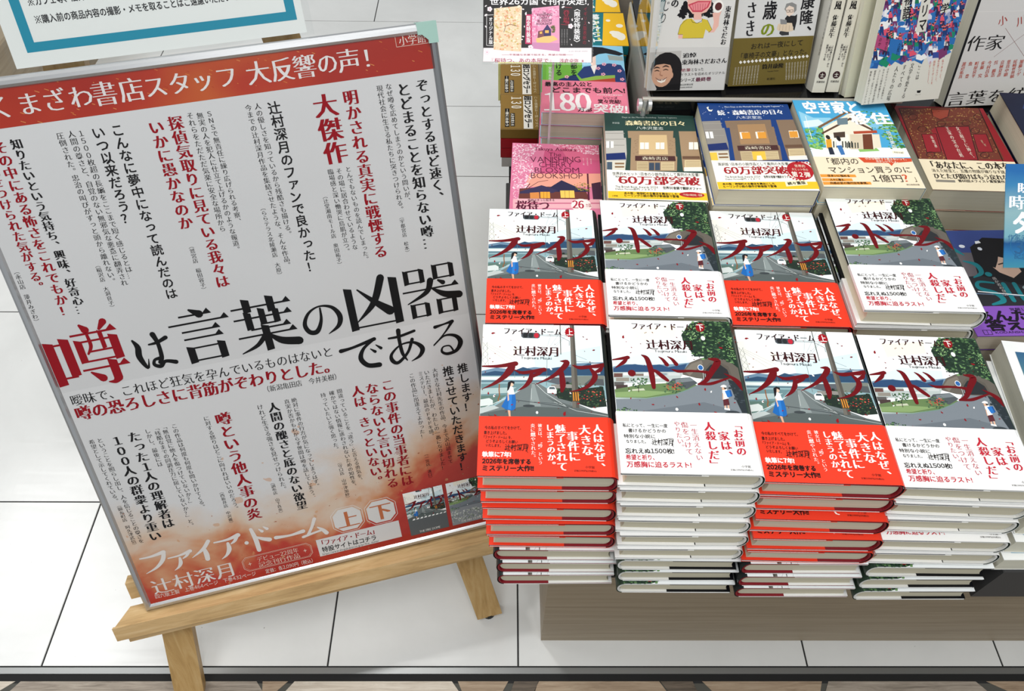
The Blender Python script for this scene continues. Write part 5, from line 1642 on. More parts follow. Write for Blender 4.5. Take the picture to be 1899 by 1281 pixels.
# ---------------------------------------------------------------- materials
_M = {}
def lin(h):
    c = [int(h[i:i + 2], 16) / 255 for i in (0, 2, 4)]
    return tuple(x / 12.92 if x <= .04045 else ((x + .055) / 1.055) ** 2.4 for x in c) + (1,)
def mat(name, col, rough=.45, metal=0., spec=.35, coat=0., coat_r=.1):
    if name in _M: return _M[name]
    m = bpy.data.materials.new(name); m.use_nodes = True
    b = m.node_tree.nodes['Principled BSDF']
    b.inputs['Base Color'].default_value = lin(col) if isinstance(col, str) else col
    b.inputs['Roughness'].default_value = rough
    b.inputs['Metallic'].default_value = metal
    b.inputs['Specular IOR Level'].default_value = spec
    b.inputs['Coat Weight'].default_value = coat
    b.inputs['Coat Roughness'].default_value = coat_r
    _M[name] = m
    return m
def ink(h): return mat('ink_' + h, h, .36, 0, .2)
class N:                                     # little node-graph helper
    def __init__(s, m): s.t = m.node_tree; s.b = s.t.nodes['Principled BSDF']
    def n(s, typ, **k):
        x = s.t.nodes.new(typ)
        for a, v in k.items(): setattr(x, a, v)
        return x
    def l(s, a, b): s.t.links.new(a, b)
    def obj(s, sx=1, sy=1, sz=1):
        tc = s.n('ShaderNodeTexCoord'); mp = s.n('ShaderNodeMapping')
        mp.inputs['Scale'].default_value = (sx, sy, sz)
        s.l(tc.outputs['Object'], mp.inputs['Vector']); return mp.outputs[0]
    def noise(s, vec, scale, detail=4, rough=.55, dist=0):
        x = s.n('ShaderNodeTexNoise'); x.inputs['Scale'].default_value = scale; x.inputs['Detail'].default_value = detail
        x.inputs['Roughness'].default_value = rough; x.inputs['Distortion'].default_value = dist
        s.l(vec, x.inputs['Vector']); return x.outputs['Fac']
    def ramp(s, f, *stops):
        r = s.n('ShaderNodeValToRGB'); e = r.color_ramp.elements
        while len(e) < len(stops): e.new(.5)
        for i, (p, c) in enumerate(stops): e[i].position = p; e[i].color = lin(c) if isinstance(c, str) else c
        s.l(f, r.inputs[0]); return r.outputs[0]
    def mix(s, f, a, b, mode='MIX'):
        x = s.n('ShaderNodeMix', data_type='RGBA', blend_type=mode)
        for v, i in ((f, 0), (a, 6), (b, 7)):
            if isinstance(v, (int, float)): x.inputs[i].default_value = v
            elif isinstance(v, str): x.inputs[i].default_value = lin(v)
            else: s.l(v, x.inputs[i])
        return x.outputs[2]
    def math(s, op, a, b=0., clamp=False):
        x = s.n('ShaderNodeMath', operation=op); x.use_clamp = clamp
        for v, i in ((a, 0), (b, 1)):
            if isinstance(v, (int, float)): x.inputs[i].default_value = v
            else: s.l(v, x.inputs[i])
        return x.outputs[0]
    def bump(s, h, strength, dist=.001):
        x = s.n('ShaderNodeBump'); x.inputs['Strength'].default_value = strength; x.inputs['Distance'].default_value = dist
        s.l(h, x.inputs['Height']); s.l(x.outputs[0], s.b.inputs['Normal'])
    def col(s, c): s.l(c, s.b.inputs['Base Color'])
def page_mat(name, a, b, vert=True):
    m = mat(name, a, .8, 0, .1); g = N(m)
    f = g.noise(g.obj(6, 6, 1500), 1.0, 3, .6)
    g.col(g.ramp(f, (.3, a), (.7, b))); return m
PAGE = page_mat('page_edges_cream', 'cbc4ac', 'd9d2bb')
PAGE2 = page_mat('page_edges_grey', 'b9ad9e', 'cabfae')
PAGEW = page_mat('page_edges_pale', 'd2cfbd', 'dfdccb')
def wood_mat(name, cols, sx, sy, sz, rough=.5, scale=1., spec=.3):
    m = mat(name, cols[0], rough, 0, spec); g = N(m)
    v = g.obj(sx, sy, sz)
    f = g.noise(v, scale, 8, .65, .6)
    g.col(g.ramp(f, (.3, cols[0]), (.5, cols[1]), (.7, cols[2])))
    g.bump(f, .12, .0006); return m
PINE = wood_mat('pine_wood', ('b08f62', 'cdab79', 'dabd8f'), 5, 40, 40, .45, 2.2)
PINE_V = wood_mat('pine_wood_upright', ('a5824f', 'bd9a64', 'c9ab7a'), 40, 5, 40, .45, 2.2)
LAMINATE = wood_mat('greige_wood_laminate', ('897b66', '9b8c75', 'a69781'), 2.2, 2.2, 90, .5, 1.6)
ALU = mat('satin_aluminium', 'c4c6c8', .32, .85, .5)
ALU_D = mat('grey_aluminium', '8e9194', .38, .8, .5)
BLACKGLOSS = mat('black_acrylic', '141416', .12, 0, .5)
DARK = mat('dark_grey_board', '3a3a3b', .55, 0, .3)
RUBBER = mat('black_rubber', '151515', .7)
def clear_mat():
    m = bpy.data.materials.new('clear_acrylic'); m.use_nodes = True
    nt = m.node_tree; nt.nodes.clear()
    o = nt.nodes.new('ShaderNodeOutputMaterial'); t = nt.nodes.new('ShaderNodeBsdfTransparent'); g = nt.nodes.new('ShaderNodeBsdfGlossy')
    t.inputs[0].default_value = (.985, .99, .99, 1); g.inputs['Roughness'].default_value = .04
    f = nt.nodes.new('ShaderNodeFresnel'); f.inputs[0].default_value = 1.49
    x = nt.nodes.new('ShaderNodeMixShader')
    gm = nt.nodes.new('ShaderNodeNewGeometry'); sb = nt.nodes.new('ShaderNodeMath'); sb.operation = 'SUBTRACT'; sb.inputs[0].default_value = 1; nt.links.new(gm.outputs['Backfacing'], sb.inputs[1]); ml = nt.nodes.new('ShaderNodeMath'); ml.operation = 'MULTIPLY'; nt.links.new(f.outputs[0], ml.inputs[0]); nt.links.new(sb.outputs[0], ml.inputs[1]); nt.links.new(ml.outputs[0], x.inputs[0]); nt.links.new(t.outputs[0], x.inputs[1]); nt.links.new(g.outputs[0], x.inputs[2]); nt.links.new(x.outputs[0], o.inputs[0])
    return m
CLEAR = clear_mat()

# ---------------------------------------------------------------- mesh collector
class MB:
    def __init__(s): s.v = []; s.f = []; s.mi = []; s.mats = []
    def m(s, mt):
        if mt not in s.mats: s.mats.append(mt)
        return s.mats.index(mt)
    def add(s, verts, faces, mt):
        k = len(s.v); i = s.m(mt); s.v += [tuple(a) for a in verts]
        for f in faces: s.f.append(tuple(k + j for j in f)); s.mi.append(i)
    def box(s, x0, x1, y0, y1, z0, z1, mt):
        v = [(x, y, z) for z in (z0, z1) for y in (y0, y1) for x in (x0, x1)]
        s.add(v, [(0, 2, 3, 1), (4, 5, 7, 6), (0, 1, 5, 4), (2, 6, 7, 3), (0, 4, 6, 2), (1, 3, 7, 5)], mt)
    def hexa(s, p, mt):      # eight corners: bottom four (ccw), top four
        s.add(p, [(3, 2, 1, 0), (4, 5, 6, 7), (0, 1, 5, 4), (1, 2, 6, 5), (2, 3, 7, 6), (3, 0, 4, 7)], mt)
    def prism(s, prof, a0, a1, mt, axis='y', mts=None):   # closed profile swept along an axis
        n = len(prof)
        P = (lambda u, w, a: (u, a, w)) if axis == 'y' else ((lambda u, w, a: (a, u, w)) if axis == 'x' else (lambda u, w, a: (u, w, a)))
        v = [P(u, w, a0) for u, w in prof] + [P(u, w, a1) for u, w in prof]
        for i in range(n):
            j = (i + 1) % n
            s.add([v[i], v[j], v[n + j], v[n + i]], [(0, 1, 2, 3)], mts[i] if mts else mt)
        tri = tessellate_polygon([[Vector((u, w, 0)) for u, w in prof]])
        s.add(v, [t for t in tri] + [tuple(n + k for k in t) for t in tri], mt)
    def ribbon(s, path, t, y0, y1, mt, mts=None):         # thin sheet following an open path in xz
        n = len(path); off = []
        for i in range(n):
            a = path[max(i - 1, 0)]; b = path[min(i + 1, n - 1)]
            dx, dz = b[0] - a[0], b[1] - a[1]; l = math.hypot(dx, dz) or 1
            off.append((-dz / l * t / 2, dx / l * t / 2))
        A = [(p[0] + o[0], p[1] + o[1]) for p, o in zip(path, off)]; B = [(p[0] - o[0], p[1] - o[1]) for p, o in zip(path, off)]
        for i in range(n - 1):
            q = [A[i], A[i + 1], B[i + 1], B[i]]
            v = [(x, y0, z) for x, z in q] + [(x, y1, z) for x, z in q]
            s.add(v, [(0, 1, 5, 4), (2, 3, 7, 6), (0, 3, 2, 1), (4, 5, 6, 7)] + ([(0, 4, 7, 3)] if i == 0 else []) + ([(1, 2, 6, 5)] if i == n - 2 else []), mts[i] if mts else mt)
    def cyl(s, c, r0, r1, h, mt, n=20, axis='z'):
        P = {'z': lambda a, b, k: (c[0] + a, c[1] + b, c[2] + k), 'y': lambda a, b, k: (c[0] + a, c[1] + k, c[2] + b), 'x': lambda a, b, k: (c[0] + k, c[1] + a, c[2] + b)}[axis]
        v = [P(r * math.cos(6.2832 * i / n), r * math.sin(6.2832 * i / n), k) for r, k in ((r0, 0), (r1, h)) for i in range(n)]
        s.add(v, [(i, (i + 1) % n, n + (i + 1) % n, n + i) for i in range(n)] + [tuple(range(n - 1, -1, -1)), tuple(range(n, 2 * n))], mt)
    def build(s, name, parent=None, scale=.001, smooth=False, recalc=True):
        me = bpy.data.meshes.new(name)
        me.from_pydata([(a * scale, b * scale, c * scale) for a, b, c in s.v], [], s.f)
        for m_ in s.mats: me.materials.append(m_)
        me.polygons.foreach_set('material_index', s.mi)
        if smooth: me.polygons.foreach_set('use_smooth', [True] * len(s.f))
        me.update()
        if recalc:
            import bmesh
            bm = bmesh.new(); bm.from_mesh(me); bmesh.ops.remove_doubles(bm, verts=bm.verts, dist=1e-7); bmesh.ops.recalc_face_normals(bm, faces=bm.faces); bm.to_mesh(me); bm.free()
        o = bpy.data.objects.new(name, me); COL.objects.link(o)
        if parent: o.parent = parent
        return o
def tag(o, label, cat, group=None):
    o['label'] = label; o['category'] = cat
    if group: o['group'] = group
    return o
def thing(name, label, cat, loc=(0, 0, 0), rot=None, group=None):
    o = bpy.data.objects.new(name, None); COL.objects.link(o); o.empty_display_size = .03
    o.location = loc
    if rot is not None: o.rotation_euler = rot
    return tag(o, label, cat, group)
def struct(o): o['kind'] = 'structure'; return o
def W(x, y, z): return (x / 1000, y / 1000, z / 1000 + Z0)
def copy_tree(o, parent=None):
    c = o.copy(); COL.objects.link(c)
    if parent: c.parent = parent
    for ch in o.children: copy_tree(ch, c)
    return c

# ---------------------------------------------------------------- lettering
_G = {}
STY = {'m': (-.014, ((-.022, 0), (0, 0), (.022, 0))), 'M': (-.010, ((-.05, 0), (-.017, 0), (.017, 0), (.05, 0))), 'B': (-.013, ((-.03, 0), (0, 0), (.03, 0))), 'G': (0, ((-.018, -.014), (.018, .014), (-.018, .014), (.018, -.014))),
       'X': (0, ((-.034, -.028), (.034, .028), (-.034, .028), (.034, -.028), (0, 0), (0, .03), (0, -.03))), 'g': (0, ((0, 0),)), 'h': (0, ((-.014, .006), (.014, -.006))), 'l': (-.014, ((0, 0),))}
ZEN = {a: chr(ord(a) + 0xfee0) for a in '0123456789'}
def outline(ch, off):
    cu = bpy.data.curves.new('t', 'FONT'); cu.body = ZEN.get(ch, ch); cu.size = 1; cu.offset = off; cu.resolution_u = 2
    o = bpy.data.objects.new('t', cu); COL.objects.link(o)
    bpy.context.view_layer.update()
    me = o.to_mesh()
    v = [(p.co.x, p.co.y) for p in me.vertices]; f = [tuple(p.vertices) for p in me.polygons]; a = sum(p.area for p in me.polygons)
    o.to_mesh_clear(); bpy.data.objects.remove(o); bpy.data.curves.remove(cu)
    return v, f, a
def glyph(ch, off):
    k = (ch, off)
    if k in _G: return _G[k]
    v, f, a0 = outline(ch, 0); n0 = len(f); ln = sum(1 for _ in v)
    for q in (1, .8, .6, .4, .2):              # thin the letter as far as its outline stays sound
        if off == 0: break
        v1, f1, a1 = outline(ch, off * q)
        if len(f1) <= n0 * 1.12 + 4 and len(f1) >= n0 * .85 - 3 and a1 < a0: v, f = v1, f1; break
    full = ord(ch) > 0x2e7f or ch in '…※―‐“”' 
    if v:
        x0 = min(a[0] for a in v); x1 = max(a[0] for a in v)
        if full: adv = 1.0
        else: adv = x1 - x0 + .09; v = [(a - x0 + .045, b) for a, b in v]
    else: adv = 1.0 if full else .32
    _G[k] = (v, f, adv); return _G[k]
STEP = .012
class Print:
    """flat printed matter on a sheet: x to the right, y up (mm), stacked in ink layers above z"""
    def __init__(s, mb, z, rect, lower=False): s.mb = mb; s.z = z; s.r = rect; s.c = 0
    def zz(s, l):
        s.c += 1
        return s.z + (l + (s.c % 9) * .11) * STEP
    def clip(s, pts):
        x0, y0, x1, y1 = s.r
        for ax, lim, sg in ((0, x0, 1), (0, x1, -1), (1, y0, 1), (1, y1, -1)):
            out = []
            for i, p in enumerate(pts):
                q = pts[i - 1]; a = (q[ax] - lim) * sg; b = (p[ax] - lim) * sg
                if (a < 0) != (b < 0):
                    t = a / (a - b); out.append((q[0] + (p[0] - q[0]) * t, q[1] + (p[1] - q[1]) * t))
                if b >= 0: out.append(p)
            pts = out
            if not pts: break
        return pts
    def poly(s, col, l, pts):
        pts = s.clip(pts)
        if len(pts) < 3: return
        m = ink(col) if isinstance(col, str) else col
        if len(pts) <= 4: tri = [tuple(range(len(pts)))] if len(pts) == 3 else None
        else: tri = None
        z = s.zz(l)
        if tri is None: tri = tessellate_polygon([[Vector((a, b, 0)) for a, b in pts]])
        s.mb.add([(a, b, z) for a, b in pts], tri, m)
    def ell(s, col, l, c, r, n=18): s.poly(col, l, [(c[0] + r[0] * math.cos(6.2832 * i / n), c[1] + r[1] * math.sin(6.2832 * i / n)) for i in range(n)])
    def brush(s, col, l, pts, sub=6):
        P = []
        n = len(pts)
        for i in range(n - 1):
            a, b, c, d = pts[max(i - 1, 0)], pts[i], pts[i + 1], pts[min(i + 2, n - 1)]
            for k in range(sub):
                t = k / sub; t2 = t * t; t3 = t2 * t
                P.append(tuple(.5 * (2 * b[j] + (c[j] - a[j]) * t + (2 * a[j] - 5 * b[j] + 4 * c[j] - d[j]) * t2 + (3 * b[j] - a[j] - 3 * c[j] + d[j]) * t3) for j in range(3)))
        P.append(pts[-1])
        Lf, Rt = [], []
        for i, p in enumerate(P):
            a, b = P[max(i - 1, 0)], P[min(i + 1, len(P) - 1)]
            dx, dy = b[0] - a[0], b[1] - a[1]; q = math.hypot(dx, dy) or 1
            w_ = max(p[2], .05) / 2
            Lf.append((p[0] - dy / q * w_, p[1] + dx / q * w_)); Rt.append((p[0] + dy / q * w_, p[1] - dx / q * w_))
        for i in range(len(P) - 1):
            s.poly(col, l + (i % 2) * .25, [Lf[i], Lf[i + 1], Rt[i + 1], Rt[i]])
        for p in (P[0], P[-1]): s.ell(col, l + .5, p, (p[2] / 2, p[2] / 2), 10)
    def stroke(s, col, l, w_, pts):
        for i in range(len(pts) - 1):
            (x0, y0), (x1, y1) = pts[i], pts[i + 1]; q = math.hypot(x1 - x0, y1 - y0) or 1
            nx, ny = -(y1 - y0) / q * w_ / 2, (x1 - x0) / q * w_ / 2
            s.poly(col, l + (i % 3) * .2, [(x0 + nx, y0 + ny), (x0 - nx, y0 - ny), (x1 - nx, y1 - ny), (x1 + nx, y1 + ny)])
    def char(s, ch, st, col, cx, cy, sx, sy, l, rot=False, left=False, ang=(1., 0., 0., 1.)):
        off, cop = STY[st]
        if ch == '※':
            for a_, c_ in ((1, 1), (1, -1)):
                q = .4; s.poly(col, l, [(cx + (-q * a_ - .03 * c_) * sx, cy + (-q * c_ + .03) * sy), (cx + (-q * a_ + .03 * c_) * sx, cy + (-q * c_ - .03) * sy), (cx + (q * a_ + .03 * c_) * sx, cy + (q * c_ - .03) * sy), (cx + (q * a_ - .03 * c_) * sx, cy + (q * c_ + .03) * sy)])
            for a_, c_ in ((.32, 0), (-.32, 0), (0, .32), (0, -.32)): s.ell(col, l, (cx + a_ * sx, cy + c_ * sy), (.075 * sx, .075 * sy), 8)
            return
        v, f, adv = glyph(ch, off)
        if not v: return
        if not (s.r[0] <= cx <= s.r[2] and s.r[1] <= cy <= s.r[3]): return
        m = ink(col) if isinstance(col, str) else col
        for k, (dx, dy) in enumerate(cop):
            z = s.zz(l + k * .25)
            out = []
            for a, b in v:
                x = a - adv / 2 + (dy if rot else dx); y = (b - (.38 if adv == 1.0 else .36)) + (dx if rot else dy)
                if rot: x, y = y, -x
                x *= sx; y *= sy
                out.append((cx + x * ang[0] + y * ang[2], cy + x * ang[1] + y * ang[3], z))
            s.mb.add(out, f, m)
    ROT = 'ー…（）「」『』〈〉―～〝〟()'
    def vert(s, col, st, text, p0, p1, width=0, l=20):
        n = len(text); L_ = math.hypot(p1[0] - p0[0], p1[1] - p0[1]); pitch = L_ / n
        dx, dy = (p1[0] - p0[0]) / L_, (p1[1] - p0[1]) / L_
        w_ = width or pitch * .98
        ang = (-dy, dx, -dx, -dy)
        for i, ch in enumerate(text):
            t = (i + .5) * pitch; x, y = p0[0] + dx * t, p0[1] + dy * t
            sx, sy = w_, pitch * 1.0
            if st == 'M': sx *= 1.04; sy *= 1.04
            if ch in '、。': x += w_ * .55; y += pitch * .55
            if ch in 'っゃゅょァィゥェォッャュョ': x += w_ * .1; y += pitch * .1
            if ch in s.ROT: s.char(ch, st, col, x, y, sx, sy, l, True, ang=ang)
            else: s.char(ch, st, col, x, y, sx, sy, l, ang=ang)
    def horiz(s, col, st, text, p0, p1, h, l=20):
        off = STY[st][0]
        adv = [glyph(c, off)[2] for c in text]; tot = sum(adv)
        L_ = math.hypot(p1[0] - p0[0], p1[1] - p0[1])
        if L_ < .01: L_ = h * tot * .8
        dx, dy = ((p1[0] - p0[0]) / L_, (p1[1] - p0[1]) / L_) if p1 != p0 else (1, 0)
        k = L_ / tot; t = 0
        sy = h * 1.08 if any(a == 1.0 for a in adv) else h * 1.42
        for ch, a in zip(text, adv):
            c = t + a * k / 2; s.char(ch, st, col, p0[0] + dx * c, p0[1] + dy * c, k, sy, l, ang=(dx, dy, -dy, dx)); t += a * k
    def scatter(s, cols, l, n, size, pts, seed):
        rnd = random.Random(seed)
        xs = [p[0] for p in pts]; ys = [p[1] for p in pts]
        def inside(x, y):
            c = False
            for i in range(len(pts)):
                (x0, y0), (x1, y1) = pts[i], pts[i - 1]
                if (y0 > y) != (y1 > y) and x < (x1 - x0) * (y - y0) / (y1 - y0) + x0: c = not c
            return c
        done = 0; tries = 0
        while done < n and tries < n * 20:
            tries += 1
            x, y = rnd.uniform(min(xs), max(xs)), rnd.uniform(min(ys), max(ys))
            if not inside(x, y): continue
            k = rnd.randint(4, 6); a0 = rnd.random() * 6.28; r = size * rnd.uniform(.5, 1.2); q = rnd.uniform(.45, 1)
            s.poly(cols[rnd.randrange(len(cols))], l + rnd.random(), [(x + r * math.cos(a0 + 6.283 * i / k) * rnd.uniform(.6, 1), y + q * r * math.sin(a0 + 6.283 * i / k) * rnd.uniform(.6, 1)) for i in range(k)])
            done += 1
    def art(s, items, off=0):
        U = lambda p: (p[0] / 10, p[1] / 10)
        for e in items:
            k = e[0]
            if k == 'P': s.poly(e[1], e[2] + off, [U(p) for p in e[3:]])
            elif k == 'E': s.ell(e[1], e[2] + off, U(e[3]), U(e[4]))
            elif k == 'S': s.stroke(e[1], e[2] + off, e[3] / 10, [U(p) for p in e[4:]])
            elif k == 'B': s.brush(e[1], e[2] + off, [(p[0] / 10, p[1] / 10, p[2] / 10) for p in e[3:]])
            elif k == 'H': s.horiz(e[1], e[2], e[3], U(e[4]), U(e[5]), e[6] / 10, 26 + off)
            elif k == 'V': s.vert(e[1], e[2], e[3], U(e[4]), U(e[5]), e[6] / 10, 26 + off)
            elif k == 'F': s.scatter(e[1], e[2] + off, e[3], e[4] / 10, [U(p) for p in e[5:]], len(items) + e[3])
            elif k == 'L':
                c = U(e[3]); r = e[4] / 10; a = math.radians(e[5])
                if r > .1: s.poly(e[1], e[2] + off, [(c[0] + math.cos(a) * u * r - math.sin(a) * v_ * r, c[1] + math.sin(a) * u * r + math.cos(a) * v_ * r) for u, v_ in ((-.6, 0), (-.2, .34), (.3, .3), (.62, -.05), (.2, -.12), (-.2, -.3))])

# ---------------------------------------------------------------- floor
def build_floor():
    tile = mat('white_floor_tile', 'e4e5e3', .22, 0, .5); g = N(tile)
    v = g.obj(1, 1, 1)
    f = g.noise(v, 3.0, 6, .6, .4); f2 = g.noise(g.obj(2, 30, 1), 3.0, 5, .6)
    c = g.ramp(f, (.3, 'dcdddb'), (.7, 'ecedeb'))
    sp = g.noise(v, 130, 3, .7); spots = g.math('GREATER_THAN', sp, .735)
    where = g.math('GREATER_THAN', g.noise(v, 1.6, 2, .5), .52)
    g.col(g.mix(g.math('MULTIPLY', spots, where), c, '6d6c68'))
    g.l(g.ramp(f2, (.35, (.07, .07, .07, 1)), (.7, (.22, .22, .22, 1))), g.b.inputs['Roughness'])
    sc = g.noise(g.obj(60, 9, 1), 2.0, 4, .7); g.bump(sc, .10, .0008)
    grout = mat('dark_grout', '2b2b2b', .9)
    mb = MB()
    rows = [(355.8, 656.8), (656.8, 1135), (1135, 1629), (1629, 1952.5), (1952.5, 2434), (2434, 2750), (2750, 3230), (3230, 3560), (3560, 4050)]
    joints = {0: [-1572, -1257, -771.8, -294, 26.7, 516.6, 850.1, 1327, 1660], 1: [-2050, -1250, -480, 320, 1120], 2: [-1400, -600, 420, 1000], 3: [-2300, -1500, -700, 300, 1100], 4: [-1900, -1100, -300, 500, 1300]}
    for i, (y0, y1) in enumerate(rows):
        js = joints.get(i) or [-2044 + 800 * k + (400 if i % 2 == 0 else 0) for k in range(8)]
        if i == 5: js = [-2044.7 + 800 * k for k in range(7)]
        js = [-3200] + [j for j in js if -3200 < j < 2600] + [2600]
        for a, b in zip(js[:-1], js[1:]):
            q = 1.4; e = .8
            mb.prism([(a + q, -6), (a + q, -e), (a + q + e, 0), (b - q - e, 0), (b - q, -e), (b - q, -6)], y0 + q, y1 - q, tile, 'y')
    mb.box(-3200, 2600, 330, 4050, -8, -1.6, grout)
    o = struct(mb.build('floor')); 
    # metal edging strip, dark gap and the wood-look hexagon tiles in front
    mb = MB(); strip = mat('steel_edging', '8f9190', .35, .75); gap = mat('dark_gap', '1c1c1c', .8)
    mb.box(-3200, 2600, 344.5, 354.5, -6, .4, strip); mb.box(-3200, 2600, 334, 344.5, -6, -1.5, gap)
    struct(mb.build('trim_1'))
    mb = MB(); gr = mat('hex_tile_grout', '55544e', .9)
    mb.box(-3200, 2600, -400, 334, -8, -2, gr)
    def plank(nm, cols):
        m = mat(nm, cols[0], .55, 0, .3); g = N(m); f = g.noise(g.obj(9, 130, 1), 1.5, 7, .7, .8); g.col(g.ramp(f, (.28, cols[0]), (.5, cols[1]), (.72, cols[2]))); g.bump(f, .2, .001); return m
    A = plank('wood_look_tile_grey', ('6f655a', '9a8f82', 'b5aa9c')); B = plank('wood_look_tile_tan', ('84705a', 'a48f78', 'b8a68f')); Cc = plank('wood_look_tile_pale', ('b3a594', 'cdc2b2', 'ddd4c6')); D = plank('wood_look_tile_dark', ('3f372f', '62574b', '7a6d5f'))
    def pc(x0a, x0b, x1a, x1b, m, yt=333, yb=300): mb.prism([(x0a, yt), (x1a, yt), (x1b, yb), (x0b, yb)], -6, -.8, m, 'z')
    pc(-900, -900, -806, -832, Cc, 333, 314); pc(-797, -823, -408, -380, A); pc(-398, -395, -356, -376, B, 333, 314); pc(-345, -372, -84, -58, Cc)
    pc(-74, -66, 10, 0, B, 333, 316); pc(20, 8, 60, 48, D); pc(61, 44, 262, 284, B); pc(264, 288, 318, 330, D); pc(334, 350, 535, 528, B, 333, 316); pc(546, 528, 794, 824, A); pc(812, 846, 1100, 1100, B, 333, 316)
    pc(-3000, -3000, -920, -900, A); pc(1112, 1112, 2000, 2000, A)
    for k in range(-4, 4):
        for j in range(4):
            x = k * 420 + (210 if j % 2 else 0); y = 290 - j * 90; h = 84
            mb.prism([(x, y - h / 2), (x + 60, y), (x + 350, y), (x + 410, y - h / 2), (x + 350, y - h), (x + 60, y - h)], -6, -.8, (A, B, Cc)[(k + j) % 3], 'z')
    struct(mb.build('floor_tiles_front'))
build_floor()
mb = MB(); mb.box(-3200, 2600, -2600, 4050, 2850, 2900, mat('white_ceiling', 'e6e6e4', .9)); struct(mb.build('ceiling'))

# ---------------------------------------------------------------- display table
FZ = -678.5
mb = MB()
mb.box(66, 1150, 399, 1560, FZ, -267, LAMINATE)
mb.box(8, 1200, 352, 1580, -267, -262, BLACKGLOSS)
tag(mb.build('display_table'), 'low display table with greige wood panel front under the book stacks', 'table')
for o in (bpy.data.objects['display_table'],):
    o.location = (0, 0, Z0)
def block(name, label, cat, x0, x1, y0, y1, z0, z1, mt):
    mb = MB(); b = 1.2
    mb.prism([(x0, z0), (x1, z0), (x1, z1 - b), (x1 - b, z1), (x0 + b, z1), (x0, z1 - b)], y0, y1, mt, 'y')
    o = mb.build(name); o.location = (0, 0, Z0); return tag(o, label, cat)
block('riser_box', 'dark grey riser box under the pile of blue sea books at right', 'riser', 577, 800, 327, 546, -262, -183.5, DARK)
block('riser_box', 'black riser box under the purple-banded comic book', 'riser', 560, 720, 562, 736, -262, -152, DARK)
RZ = -112
block('riser_box', 'long black riser box under the row of flat novels behind the white and red stacks', 'riser', 2, 860, 752, 920, -262, RZ, DARK)
block('riser_box', 'black riser box under the pink-banded novels', 'riser', 60, 186, 960, 1140, -262, -124, DARK)
def build_shelf():
    block('acrylic_plate', 'grey translucent side plate at the left end of the black rack', 'panel', 207.4, 211.4, 948, 1226, -262, 20, mat('frosted_acrylic', 'a9a69c', .25, 0, .5))
    block('book_rack', 'glossy black rack block under the upright leaning books', 'rack', 212, 566, 944, 1230, -262, 23, BLACKGLOSS)
    block('book_rack', 'black rack block behind the dark red ornamented novels', 'rack', 569, 900, 980, 1230, -262, -22, BLACKGLOSS)
    mb = MB(); a = math.radians(69); c, s_ = math.cos(a), math.sin(a); y0 = 1076
    mb.prism([(y0, 23.2), (y0 + 330 * c, 23.2 + 330 * s_), (y0 + 12 + 330 * c, 23.2 + 330 * s_), (y0 + 14, 23.2)], 214, 560, BLACKGLOSS, 'x')
    o = mb.build('slanted_back_panel'); o.location = (0, 0, Z0); tag(o, 'slanted black panel behind the upright leaning books', 'panel')
    t = thing('acrylic_rail', 'pale acrylic rail with round knobs along the front of the black rack', 'rail', W(0, 0, 0))
    mb = MB(); mb.cyl((196, 938, 27), 3.2, 3.2, 372, mat('acrylic_rail', 'b9b4aa', .2, .3, .6), 14, 'x'); mb.build('rail_bar', t)
    mb = MB()
    for k in (0, 14): mb.cyl((190 + k, 934, 20), 9, 9, 5, mat('clear_knob', 'c9cbcb', .1, .4, .6), 18, 'x')
    mb.cyl((200, 938, -8), 4, 4, 34, mat('clear_knob', 'c9cbcb'), 14, 'z'); mb.build('rail_knob', t)
    t = thing('acrylic_side_panel', 'clear acrylic side panel with pale bars left of the essay book', 'panel', W(0, 0, 0))
    mb = MB(); mb.box(206.5, 208.5, 948, 1130, 23.2, 330, CLEAR); mb.build('clear_sheet', t)
    mb = MB()
    for k in range(6): mb.box(209, 211.5, 1010, 1130, 50 + k * 48, 58 + k * 48, mat('clear_knob', 'c9cbcb'))
    mb.build('side_bars', t)
build_shelf()

